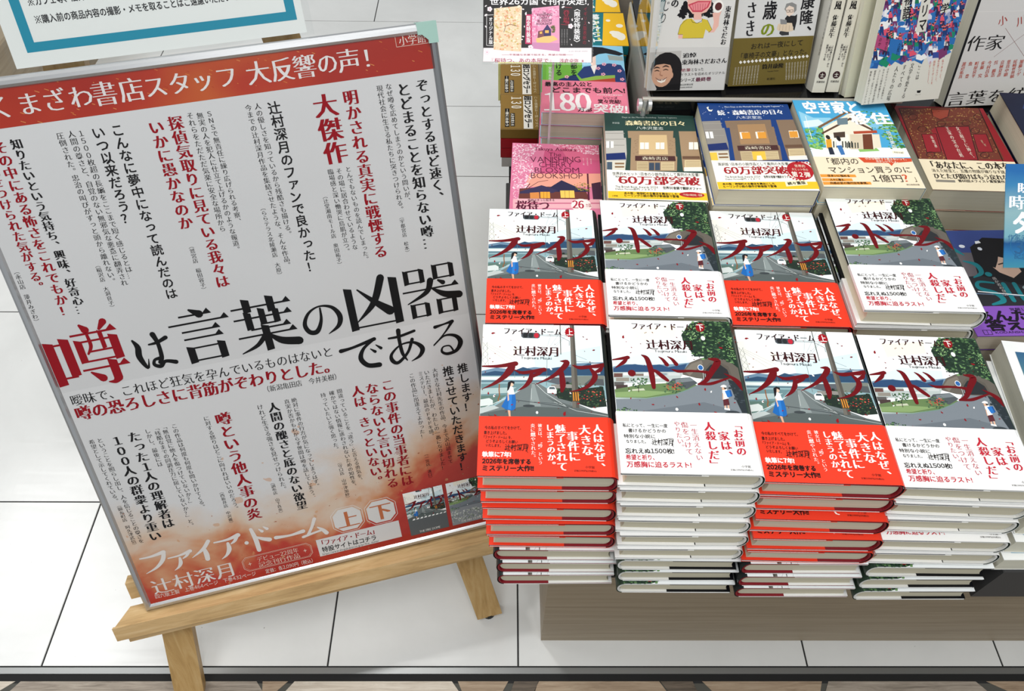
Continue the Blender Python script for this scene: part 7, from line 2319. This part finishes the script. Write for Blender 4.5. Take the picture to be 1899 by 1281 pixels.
    for col, st, tx, x0, x1, y, h in (('f2f6fa', 'M', '眩しい', 14, 62, 94, 13), ('f2f6fa', 'M', '時を', 4, 42, 77, 17), ('f4f8fc', 'X', 'タイム', 8, 90, 53, 26), ('2f5f8a', 'M', '30', 12, 34, 24.5, 15), ('2f5f8a', 'g', '周年', 35, 46, 23, 7), ('2f5f8a', 'g', '作家デビュー', 4, 50, 36, 6.5), ('2f5f8a', 'g', '記念作品', 12, 46, 14, 7)):
        p.horiz(col, st, tx, (x0, y + (0 if h != 26 else 0)), (x1, y), h, 6)
    for i in range(40):
        a = i / 40 * 6.283; p.poly('2f6f9a', 5, [(28 + 20 * math.cos(a), 27 + 17 * math.sin(a)), (28 + 20.8 * math.cos(a), 27 + 17.8 * math.sin(a)), (28 + 20.8 * math.cos(a + .157), 27 + 17.8 * math.sin(a + .157)), (28 + 20 * math.cos(a + .157), 27 + 17 * math.sin(a + .157))])
    mb.build('card', t, recalc=False)
    mb = MB(); mb.box(-.5, 121, -1, 123, -2.6, -1.2, CLEAR); mb.box(20, 100, -1, .6, -2.6, 6, CLEAR); mb.build('clear_holder', t)
    R = Matrix.Rotation(math.radians(-40), 4, 'X')
    def tr(x, y, z): q = R @ Vector((x, y, z)); return (q.x + 62, q.y + 6, q.z - 3)
    st = MB(); st.hexa([tr(-1.5, 10, -56), tr(1.5, 10, -56), tr(1.5, 13, -56), tr(-1.5, 13, -56), tr(-1.5, 0, 0), tr(1.5, 0, 0), tr(1.5, 3, 0), tr(-1.5, 3, 0)], mat('clear_rod', 'cfd3d3', .15, .2, .5)); st.build('stand_rod', t)
    # announcement card
    t = thing('display_card', 'black and white announcement card with cherry petals on a clear rod', 'card', W(-30, 930, 88)); t.rotation_euler = (math.radians(40), 0, 0)
    mb = MB(); mb.box(0, 148, 0, 105, -.6, 0, ink('efe6e8')); Print(mb, .04, (0, 0, 148, 105)).art(ART['card']); mb.build('card', t, recalc=False)
    mb = MB(); mb.box(-1, 149, -3, 106, -2, -.9, CLEAR); mb.build('clear_holder', t)
    mb = MB(); R = Matrix.Rotation(math.radians(-40), 4, 'X')
    a, b_ = Vector((96, 4, -3.5)), R @ Vector((0, 0, -348))
    def tr2(x, y, z): q = R @ Vector((x, y, z)); return (q.x + 96, q.y + 10, q.z - 3)
    mb.hexa([tr2(-1.6, 8, -341.5), tr2(1.6, 8, -341.5), tr2(1.6, 11, -341.5), tr2(-1.6, 11, -341.5), tr2(-1.6, 0, 0), tr2(1.6, 0, 0), tr2(1.6, 3, 0), tr2(-1.6, 3, 0)], mat('clear_rod', 'cfd3d3', .15, .2, .5)); mb.build('clear_rod', t)
right_side()

# ---------------------------------------------------------------- poster, its frame and the easel
PA, PB, PN = Vector((.96572776, .25955712, 0)), Vector((-.11810324, .43942379, .89048209)), Vector((.23113097, -.85996327, .45501829))
PM = Matrix((PA, PB, PN)).transposed().to_4x4()
PM.translation = Vector(W(-530.749, 379.455, -479.238))
PW_, PH_ = 554.7, 748.
def poster():
    t = thing('framed_poster', 'large framed poster with red banner and Japanese reviews on the wooden easel', 'poster')
    t.matrix_world = PM
    # print stock: pale grey paper that burns into orange and red towards the foot
    pap = mat('poster_print', 'cfcfce', .32, 0, .4, .25, .08); g = N(pap); v = g.obj(1, 1, 1); sx = g.n('ShaderNodeSeparateXYZ'); g.l(v, sx.inputs[0])
    big = g.noise(v, 7.5, 4, .55, .5); fine = g.noise(v, 30, 5, .6)
    y = sx.outputs[1]; x = sx.outputs[0]
    h = g.math('ADD', y, g.math('MULTIPLY', g.math('SUBTRACT', big, .5), -.26)); h = g.math('ADD', h, g.math('MULTIPLY', g.math('SUBTRACT', fine, .5), -.03)); h = g.math('SUBTRACT', h, g.math('MULTIPLY', g.math('MAXIMUM', g.math('SUBTRACT', x, .30), 0.), .42))
    base = g.ramp(h, (.0, 'a3251b'), (.046, 'b03526'), (.064, 'b8623f'), (.088, 'c48d68'), (.125, 'cab5a1'), (.18, 'cacaca'), (1., 'd0d2d3'))
    spot = g.noise(v, 42, 2, .5); sp = g.math('GREATER_THAN', spot, .70); low = g.math('LESS_THAN', h, .24)
    sp2 = g.math('GREATER_THAN', g.noise(v, 150, 2, .5), .74); low2 = g.math('LESS_THAN', h, .17)
    c = g.mix(g.math('MULTIPLY', g.math('MULTIPLY', sp, low), .55), base, 'c08a5c'); c = g.mix(g.math('MULTIPLY', sp2, low2), c, '9a5a3a'); g.col(c)
    fx = g.math('ABSOLUTE', g.math('SUBTRACT', x, .256)); fy = g.math('ABSOLUTE', g.math('SUBTRACT', sx.outputs[1], .371))
    g.bump(g.math('ADD', g.math('ADD', g.math('MULTIPLY', fx, .05), g.math('MULTIPLY', fy, .045)), g.math('MULTIPLY', g.noise(v, 3.2, 2, .5), .006)), 1., 1.)
    ban = mat('poster_banner_print', 'b5331f', .32, 0, .4, .25, .08); g = N(ban); v = g.obj(1, 1, 1)
    f = g.noise(v, 5, 3, .5); g.col(g.ramp(f, (.36, '9c2417'), (.5, 'aa311b'), (.64, 'b85624')))
    mb = MB(); z = -3.0
    nx, ny = 12, 16
    for i in range(nx):
        for j in range(ny):
            x0, x1 = 4 + (PW_ - 8) * i / nx, 4 + (PW_ - 8) * (i + 1) / nx; y0, y1 = 4 + (PH_ - 8) * j / ny, 4 + (PH_ - 8) * (j + 1) / ny
            mb.add([(x0, y0, z), (x1, y0, z), (x1, y1, z), (x0, y1, z)], [(0, 1, 2, 3)], pap)
    mb.box(4, PW_ - 4, 4, PH_ - 4, z - 1, z - .1, mat('poster_back', '9a9a98'))
    global STEP
    old = STEP; STEP = .02
    p = Print(mb, z, (9, 11, PW_ - 9, PH_ - 9))
    p.poly(ban, 4, [(4, 696), (PW_ - 4, 696), (PW_ - 4, PH_ - 4), (4, PH_ - 4)])
    rnd = random.Random(3)
    for i in range(90):
        x, y = rnd.uniform(15, 540), rnd.uniform(698, 738); l = rnd.uniform(1, 4.5); p.poly(('c9763f', 'd08a50', 'a8402a')[i % 3], 6 + i % 3, [(x, y), (x + l, y - l * .55), (x + l + .4, y - l * .5 + .5), (x + .3, y + .5)])
    for i in range(40):
        x, y = rnd.uniform(15, 540), rnd.uniform(15, 90); l = rnd.uniform(1, 3.5); p.poly(('d0835a', 'c96a44')[i % 2], 6, [(x, y), (x + l, y - l * .4), (x + l + .3, y - l * .35 + .5), (x + .3, y + .5)])
    INK = {'k': '1a1a1b', 'r': '8e101c'}
    for tx, u, v0, v1, st, c in POSTER_LINES:
        pitch = (v0 - v1) / len(tx)
        wd = pitch * 1.0
        if st == 'm': wd = min(pitch, 8.2) * 1.02
        p.vert(INK[c], st, tx, (u, v0), (u, v1), wd, 14)
    cx = [66.8, 95.2, 121.3, 149.0, 173.7, 202.5, 228.2, 254.6, 279.8, 306.4, 342.0, 369.5, 395.0, 421.5, 446.7, 474.7]
    for ch, x in zip('くまざわ書店スタッフ大反響の声！', cx): p.char(ch, 'B', 'dad6d4', x, 717.8, 28 if ord(ch) > 0x4e00 and ord(ch) < 0x9fff else 26, 28 if ord(ch) > 0x4e00 and ord(ch) < 0x9fff else 26, 14)
    p.stroke('dcc2b4', 14, .5, [(505, 725.4), (545, 725.4), (545, 737.8), (505, 737.8), (505, 725.4)]); p.horiz('e0d4cc', 'm', '小学館', (508.5, 731.5), (541.5, 731.5), 10.5, 14)
    # headline, drawn stroke by stroke
    def G(col, bx, fn, l=14, kw=1.):
        x0, x1, y0, y1 = bx
        X = lambda a: x0 + (x1 - x0) * a / 100
        Y = lambda b: y0 + (y1 - y0) * b / 100
        kx, ky = (x1 - x0) / 100, (y1 - y0) / 100; k = (kx + ky) / 2
        def hb(a, b, y, t=3.2, s=True):
            p.poly(col, l, [(X(a), Y(y) - t * ky / 2), (X(b), Y(y) - t * ky / 2), (X(b), Y(y) + t * ky / 2), (X(a), Y(y) + t * ky / 2)])
            if s: p.poly(col, l + .5, [(X(b) - 13 * kx, Y(y)), (X(b) - 4 * kx, Y(y) + 9 * ky), (X(b) + 2 * kx, Y(y) - t * ky / 2), (X(b) - 4 * kx, Y(y) - t * ky / 2)])
        def vb(a, ya, yb, w_=12): p.poly(col, l + 1, [(X(a) - w_ * kx / 2, Y(ya) + 3 * ky), (X(a) - w_ * kx / 2, Y(yb)), (X(a) + w_ * kx / 2, Y(yb) + 1.5 * ky), (X(a) + w_ * kx / 2, Y(ya) - 1 * ky)])
        def br(*pt): p.brush(col, l + 2, [(X(a), Y(b), w_ * k * kw) for a, b, w_ in pt])
        fn(hb, vb, br)
    def uwasa(hb, vb, br):
        vb(7, 80, 10, 13); vb(28, 83, 22, 13); hb(7, 28, 76, 3, False); hb(7, 30, 22, 3, False)
        br((55, 100, 4), (60, 92, 11)); br((86, 100, 10), (78, 90, 4)); hb(38, 98, 86); vb(45, 76, 40, 10); vb(92, 77, 38, 12); hb(42, 94, 74, 3, False); hb(44, 92, 42, 3, False); br((60, 86, 4), (60, 66, 5), (53, 54, 3)); vb(77, 86, 58, 6); hb(56, 92, 57, 3, False); hb(38, 100, 29); vb(80, 38, 6, 12); br((80, 8, 12), (74, 3, 7), (66, 4, 2)); br((48, 24, 3), (60, 12, 12))
    def gen(hb, vb, br):
        br((42, 100, 4), (56, 90, 14)); hb(22, 74, 90); hb(2, 100, 76); hb(20, 82, 61); hb(20, 84, 47); vb(26, 31, 0, 13); vb(78, 33, 1, 13); hb(22, 82, 29, 3, False); hb(24, 80, 5, 3, False)
    def you(hb, vb, br):
        hb(2, 100, 86); vb(28, 100, 76, 13); vb(68, 100, 72, 13); hb(2, 98, 66); vb(26, 76, 44, 12); vb(50, 80, 52, 11); vb(73, 76, 50, 11); hb(44, 74, 52, 3, False); hb(26, 92, 44); hb(2, 100, 32); vb(50, 48, 0, 13); br((48, 32, 9), (30, 14, 7), (2, 3, 2)); br((52, 32, 4), (72, 15, 13), (100, 8, 15))
    def kyou(hb, vb, br):
        vb(9, 88, 0, 14); vb(90, 96, 0, 15); hb(9, 92, 6, 3.4, False); br((70, 100, 14), (50, 52, 12), (16, 18, 2)); br((26, 84, 3), (50, 56, 10), (76, 30, 18))
    def ki(hb, vb, br):
        def bx(a, b, c, d): vb(a, d, c, 9); vb(b, d, c, 9); hb(a, b, d, 3, False); hb(a, b, c + 3, 3, False)
        bx(10, 38, 70, 97); bx(62, 92, 72, 100); bx(14, 40, 0, 28); bx(62, 90, 0, 30); hb(0, 100, 56); br((52, 72, 12), (42, 50, 9), (6, 32, 2)); br((54, 55, 4), (74, 40, 12), (100, 34, 14)); br((66, 70, 4), (74, 64, 9))
    K_ = '141415'
    G('8e101c', (10, 99, 371, 456), uwasa)
    G(K_, (108, 154, 381, 427), lambda h, v, b: (b((8, 92, 6), (16, 70, 15), (12, 40, 16), (24, 4, 8), (33, 30, 2)), b((46, 72, 5), (68, 74, 9), (94, 84, 12)), b((64, 100, 15), (70, 70, 11), (68, 30, 12), (60, 14, 12)), b((64, 26, 12), (48, 24, 8), (43, 10, 10), (58, 2, 12), (74, 14, 10), (100, 6, 13))))
    G(K_, (157, 232, 376, 450), gen); G(K_, (236, 312, 374, 449), you)
    G(K_, (322, 372, 381, 424), lambda h, v, b: b((52, 90, 5), (48, 50, 9), (32, 16, 14), (12, 18, 14), (4, 46, 12), (20, 80, 8), (50, 96, 5), (82, 86, 10), (98, 54, 15), (90, 22, 12), (60, 0, 2)))
    G(K_, (381, 456, 377, 446), kyou); G(K_, (459, 535, 378, 449), ki)
    G(K_, (362, 417, 318, 362), lambda h, v, b: (b((0, 78, 12), (30, 82, 8), (86, 97, 11)), b((84, 95, 7), (56, 72, 9), (44, 40, 14), (58, 12, 14), (86, 6, 15)), b((72, 66, 3), (82, 54, 9)), b((87, 76, 3), (98, 62, 9))))
    G(K_, (424, 473, 316, 366), lambda h, v, b: (b((10, 82, 6), (40, 82, 8), (84, 90, 8)), b((40, 100, 13), (38, 70, 10), (40, 30, 10), (50, 6, 4)), b((74, 66, 10), (56, 30, 8), (24, 4, 10), (8, 14, 12), (10, 34, 8), (40, 56, 5), (76, 56, 8), (98, 34, 14), (88, 12, 10), (62, 0, 2))))
    G(K_, (486, 528, 316, 365), lambda h, v, b: (b((20, 90, 11), (50, 94, 6), (80, 98, 11)), b((78, 96, 10), (50, 68, 5), (6, 34, 3)), b((8, 36, 5), (46, 58, 6), (82, 52, 11), (97, 30, 16), (80, 6, 12), (48, 0, 10), (30, 10, 8), (36, 24, 5), (58, 24, 5), (68, 8, 6))))
    p.horiz('1a1a1b', 'm', '曖昧で、これほど狂気を孕んでいるものはないと', (15.7, 358), (352, 355), 16, 14); p.horiz('8e101c', 'M', '噂の恐ろしさに背筋がぞわりとした。', (15, 338.5), (354, 334), 21, 14); p.horiz('1a1a1b', 'm', '（新潟亀田店　今井美樹）', (248.8, 318.5), (354, 316.1), 9.5, 14)
    # title at the foot
    c_ = 'd8d3cf'
    G(c_, (20, 56, 66, 97), lambda h, v, b: (b((0, 90, 5), (42, 89, 8), (92, 98, 14)), b((92, 96, 12), (80, 58, 13), (48, 22, 9), (2, 0, 2))), 14, 1.4)
    G(c_, (56, 89, 60, 88), lambda h, v, b: (b((0, 84, 5), (50, 86, 8), (96, 98, 14)), b((90, 94, 10), (76, 74, 9), (58, 62, 4)), b((46, 70, 8), (42, 38, 13), (28, 14, 8), (8, 0, 2))), 14, 1.4)
    G(c_, (87, 124, 66, 97), lambda h, v, b: (b((78, 100, 12), (50, 62, 11), (2, 28, 2)), b((54, 64, 10), (56, 30, 15), (54, 0, 14))), 14, 1.4)
    G(c_, (123, 160, 60, 96), lambda h, v, b: (b((0, 88, 5), (50, 88, 8), (94, 98, 14)), b((90, 95, 10), (76, 74, 9), (60, 64, 4)), b((48, 70, 8), (46, 40, 13), (30, 14, 8), (8, 0, 2))), 14, 1.4)
    p.ell(c_, 14, (166, 78), (3, 3.2))
    G(c_, (172, 202, 60, 100), lambda h, v, b: (b((18, 100, 10), (26, 50, 14), (26, 0, 13)), b((28, 62, 6), (60, 46, 12), (88, 36, 15)), b((54, 92, 4), (66, 80, 10)), b((78, 98, 4), (92, 86, 10))), 14, 1.4)
    G(c_, (208, 248, 66, 82), lambda h, v, b: b((0, 56, 16), (50, 44, 10), (100, 56, 17)), 14, 1.4)
    G(c_, (246, 281, 62, 92), lambda h, v, b: (b((64, 100, 12), (45, 55, 10), (22, 14, 10)), b((0, 8, 10), (50, 18, 8), (88, 24, 8)), b((68, 46, 5), (86, 24, 12), (98, 0, 15))), 14, 1.4)
    for i, ch in enumerate('辻村深月'): p.char(ch, 'B', c_, 34 + i * 30.4, 38.2, 30, 30, 14)
    def octa(x0, x1, y0, y1, ch_, col, outline=False, w_=.6):
        q = [(x0 + ch_, y0), (x1 - ch_, y0), (x1, y0 + ch_), (x1, y1 - ch_), (x1 - ch_, y1), (x0 + ch_, y1), (x0, y1 - ch_), (x0, y0 + ch_)]
        if outline: p.stroke(col, 12, w_, q + [q[0]])
        else: p.poly(col, 12, q)
    for x0, x1, ch in ((292, 339, '上'), (343, 390, '下')):
        octa(x0, x1, 55, 100, 11, 'dcd4ce', True, .8); octa(x0 + 2.6, x1 - 2.6, 57.6, 97.4, 10, 'd2d0cd'); p.char(ch, 'M', 'b86a44', (x0 + x1) / 2, 77, 33, 33, 18)
    octa(151, 253, 26, 52, 6, 'd8b8a6', True, .7); octa(152.6, 251.4, 27.6, 50.4, 5.6, 'd8b8a6', True, .35); p.horiz('dcc0b0', 'm', 'デビュー22周年', (172, 43.5), (234, 43.5), 9.5, 14); p.horiz('dcc0b0', 'm', '記念刊行作品', (172, 33), (234, 33), 9.5, 14)
    for x in (161, 243): p.poly('dcc0b0', 14, [(x - 3, 39), (x - .6, 39.8), (x, 43), (x + .6, 39.8), (x + 3, 39), (x + .6, 38.2), (x, 35), (x - .6, 38.2)])
    p.horiz('dccfc8', 'g', '定価：各2,090円（税込）', (178.6, 18.3), (254, 17.5), 8.2, 14); p.horiz('dccfc8', 'g', '四六版上製　上巻464ページ　下巻432ページ', (18.8, 21.5), (165, 19.5), 8.2, 14)
    p.poly('d2d0ce', 12, [(262, 21), (389, 21), (389, 53), (262, 53)]); p.horiz('8e101c', 'M', '「ファイア・ドーム」', (264, 45), (355, 43.5), 11, 16); p.horiz('1a1a1b', 'G', '特設サイトはコチラ', (267, 32.5), (351, 31.5), 10, 16); p.horiz('3a3a3a', 'g', 'https://www.shogakukan.co.jp/pr/fire_dome/', (266, 24.3), (353, 24), 4.2, 16)
    # the two small cover pictures
    for x0, art, wd in ((403.2, 'v1', 61), (470, 'v2', 61)):
        k = wd / 134.; sub = MB(); q = Print(sub, 0, (0, 0, 134, 180)); 
        q.art([e for e in ART[art]])
        # the picture shows the jacket without its band: dark road to the foot
        q.poly('5a5e60' if art == 'v1' else '8a8f94', 8, [(0, 0), (134, 0), (134, 70), (0, 70)])
        if art == 'v2': q.scatter(['c9cdc8', 'a8ada8', '6f7f6a'], 12, 200, 4, [(0, 14), (134, 14), (134, 52), (0, 62)], 5)
        q.horiz('d8d8d4', 'm', 'THE FIRE DOME', (30, 10), (104, 10), 9, 20)
        for f, mi in zip(sub.f, sub.mi): mb.add([(min(x0 + sub.v[i][0] * k, PW_ - 6), 18 + sub.v[i][1] * k * .997 * 81.5 / (180 * k), z + .5 + sub.v[i][2] * .5) for i in f], [tuple(range(len(f)))], sub.mats[mi])
    STEP = old
    mb.build('poster_sheet', t, recalc=False)
    # snap frame rails, mitred
    def rail(pts, wdt, nm, m):
        (x0, y0), (x1, y1) = pts; mb = MB(); d = Vector((x1 - x0, y1 - y0, 0)); L_ = d.length; d.normalize(); nrm = Vector((-d.y, d.x, 0))
        prof = [(0, -18), (0, -4), (1.2, -1.2), (4, .6), (8, .9), (wdt - 1, -1.4), (wdt, -3.2), (wdt, -18)]
        A, B = [], []
        for o_, h_ in prof:
            e = o_
            A.append(Vector((x0, y0, 0)) + d * e + nrm * o_ + Vector((0, 0, h_))); B.append(Vector((x1, y1, 0)) - d * e + nrm * o_ + Vector((0, 0, h_)))
        n = len(prof); v = [tuple(a) for a in A + B]
        mb.add(v, [(i, (i + 1) % n, n + (i + 1) % n, n + i) for i in range(n)] + [tuple(range(n - 1, -1, -1)), tuple(range(n, 2 * n))], m)
        return mb.build(nm, t)
    rail(((0, 0), (PW_, 0)), 10.5, 'frame_rail', ALU); rail(((PW_, 0), (PW_, PH_)), 10, 'frame_rail', ALU_D); rail(((PW_, PH_), (0, PH_)), 12, 'frame_rail', ALU); rail(((0, PH_), (0, 0)), 10, 'frame_rail', ALU)
    cap = mat('teal_plastic', '9fc3b8', .35, 0, .4)
    for x, sx in ((PW_ + 1, -1), (-1, 1)):
        mb = MB(); y = PH_ + 1
        mb.prism([(x, y - 24), (x, y), (x + sx * 24, y), (x + sx * 24, y - 13.5), (x + sx * 19, y - 13.5), (x + sx * 12, y - 20), (x + sx * 12, y - 24)], -19, 1.6, cap, 'z'); o = mb.build('corner_cap', t); o['label'] = 'pale teal plastic corner cap'
    mb = MB(); mb.box(3, PW_ - 3, 3, PH_ - 3, -18, -6, mat('frame_back_board', '7c7468', .7)); mb.build('back_board', t)
poster()
def easel():
    t = thing('wooden_easel', 'pine floor easel with a ledge carrying the framed poster', 'easel'); t.matrix_world = PM
    # everything here is in the poster's own slanted frame
    mb = MB()
    mb.hexa([(-42, -21, 17), (545, -23, 29), (545, -23, -24), (-27, -21, -24), (-42, -1.4, 17), (545, -3, 29), (545, -2, -24), (-27, -1.4, -24)], PINE); o = mb.build('ledge_board', t)
    mb = MB(); mb.hexa([(-43, -23, 20.5), (546, -25, 33), (546, -25, 29.2), (-42, -23, 17.2), (-43, 1.5, 20.5), (546, -1.5, 33), (546, -1.5, 29.2), (-42, 1.5, 17.2)], PINE); mb.build('ledge_lip', t)
    mb = MB(); mb.hexa([(-34, -42, 6), (540, -50, 6), (540, -50, -11.5), (-34, -42, -11.5), (-34, -23.2, 6), (540, -25.2, 6), (540, -25.2, -11.5), (-34, -23.2, -11.5)], PINE)
    blk = mat('black_marker', '1b1815', .7)
    for u, l in ((168, 26), (283, 10), (176, 9)): mb.add([(u, -39, 6.3), (u + l, -39.5, 6.3), (u + l * .9, -35, 6.3), (u + l * .3, -33, 6.3), (u + .1 * l, -36, 6.3)], [(0, 1, 2, 3, 4)], blk)
    mb.build('front_rail', t)
    mb = MB(); mb.box(-20, 560, 14, 44, -39, -20.5, PINE); mb.build('cross_rail', t)
    def leg(xt, xb, vt, vb, w_, n0, n1):
        mb = MB(); h = w_ / 2; e = 20
        mb.hexa([(xb - h, vb, n0 + e), (xb + h, vb, n0 + e), (xb + h, vb, n1 + e), (xb - h, vb, n1 + e), (xt - h, vt, n0), (xt + h, vt, n0), (xt + h, vt, n1), (xt - h, vt, n1)], PINE_V)
        o = mb.build('leg', t); return o
    def foot_at(leg_o, u, vb, n):
        pass
    vb_ = -203
    l1 = leg(134, 4, 757, vb_, 44, -58, -36.5); l2 = leg(374, 506, 757, vb_, 44, -58, -36.5)
    mb = MB(); mb.hexa([(118, 700, -82), (395, 700, -82), (395, 700, -58), (118, 700, -58), (118, 735, -82), (395, 735, -82), (395, 735, -58), (118, 735, -58)], PINE); mb.build('top_rail', t)
    # hinged rear strut down to the floor
    inv = PM.inverted()
    fl = []
    top = PM @ Vector((.255, .70, -.094)); bot = Vector((top.x + .12, top.y + .42, .008))
    mb = MB()
    for s_ in (-1, 1):
        pass
    a = inv @ top * 1000; b = inv @ bot * 1000
    ex, ez = Vector((18, 0, 0)), (PM.to_3x3().inverted() @ Vector((0, .012, .004))) * 1000
    mb.hexa([tuple(q) for q in (b - ex - ez, b + ex - ez, b + ex + ez, b - ex + ez, a - ex - ez, a + ex - ez, a + ex + ez, a - ex + ez)], PINE_V); mb.build('rear_strut', t)
    # rubber feet standing on the floor
    for u in (4, 506):
        c = PM @ Vector((u / 1000, (vb_ + 2) / 1000, -.027)); mb = MB()
        n = 16; r = 11; top_z = c.z + .004; vs = []
        for zz in (0.0004, top_z):
            for i in range(n): vs.append(tuple((inv @ Vector((c.x + r / 1000 * math.cos(6.283 * i / n), c.y + r / 1000 * math.sin(6.283 * i / n), zz))) * 1000))
        mb.add(vs, [(i, (i + 1) % n, n + (i + 1) % n, n + i) for i in range(n)] + [tuple(range(n - 1, -1, -1)), tuple(range(n, 2 * n))], RUBBER)
        o = mb.build('rubber_foot', l1 if u == 4 else l2)
easel()
def notice():
    t = thing('notice_sign', 'white notice with teal border in a clear sleeve above the framed poster', 'sign'); m = PM.copy(); m.translation = PM @ Vector((.0940, .7535, -.0085)); t.matrix_world = m
    w_, h_ = 312, 214
    gl = mat('notice_paper', 'e6e9e6', .3, 0, .4, .3, .06); teal = ink('1f8ba6')
    mb = MB(); mb.box(0, w_, 0, h_, -.5, 0, gl); p = Print(mb, .05, (0, 0, w_, h_))
    for q in ([(16, 14.5), (304, 14.5), (304, 24), (16, 24)], [(16, 24), (26, 24), (26, 200), (16, 200)], [(293.5, 24), (304, 24), (304, 200), (293.5, 200)], [(16, 190), (304, 190), (304, 200), (16, 200)]): p.poly(teal, 1, q)
    K_ = '1b1c20'
    for tx, x0, x1, y, h in (('※購入前の商品内容の撮影・メモを取ることはご遠慮いただいております。', 34, 282, 45.5, 8.4), ('※カフェ等、店外への持ち出しは禁止しております。', 33, 205, 63, 8.6), ):
        p.horiz(K_, 'G', tx, (x0, y), (x1, y), h, 4)
    mb.build('notice_sheet', t, recalc=False)
    mb = MB(); mb.box(-5, w_ + 8, -3, h_ + 4, .5, 1.2, CLEAR); mb.build('clear_sleeve', t)
notice()
mb = MB(); mb.prism([(-2300, FZ), (-1290, FZ), (-1290, -402), (-1294, -398), (-2300, -398)], 1560, 2500, LAMINATE, 'y')
o = mb.build('display_plinth'); o.location = (0, 0, Z0); tag(o, 'greige wood plinth on the floor at far left behind the notice', 'plinth')
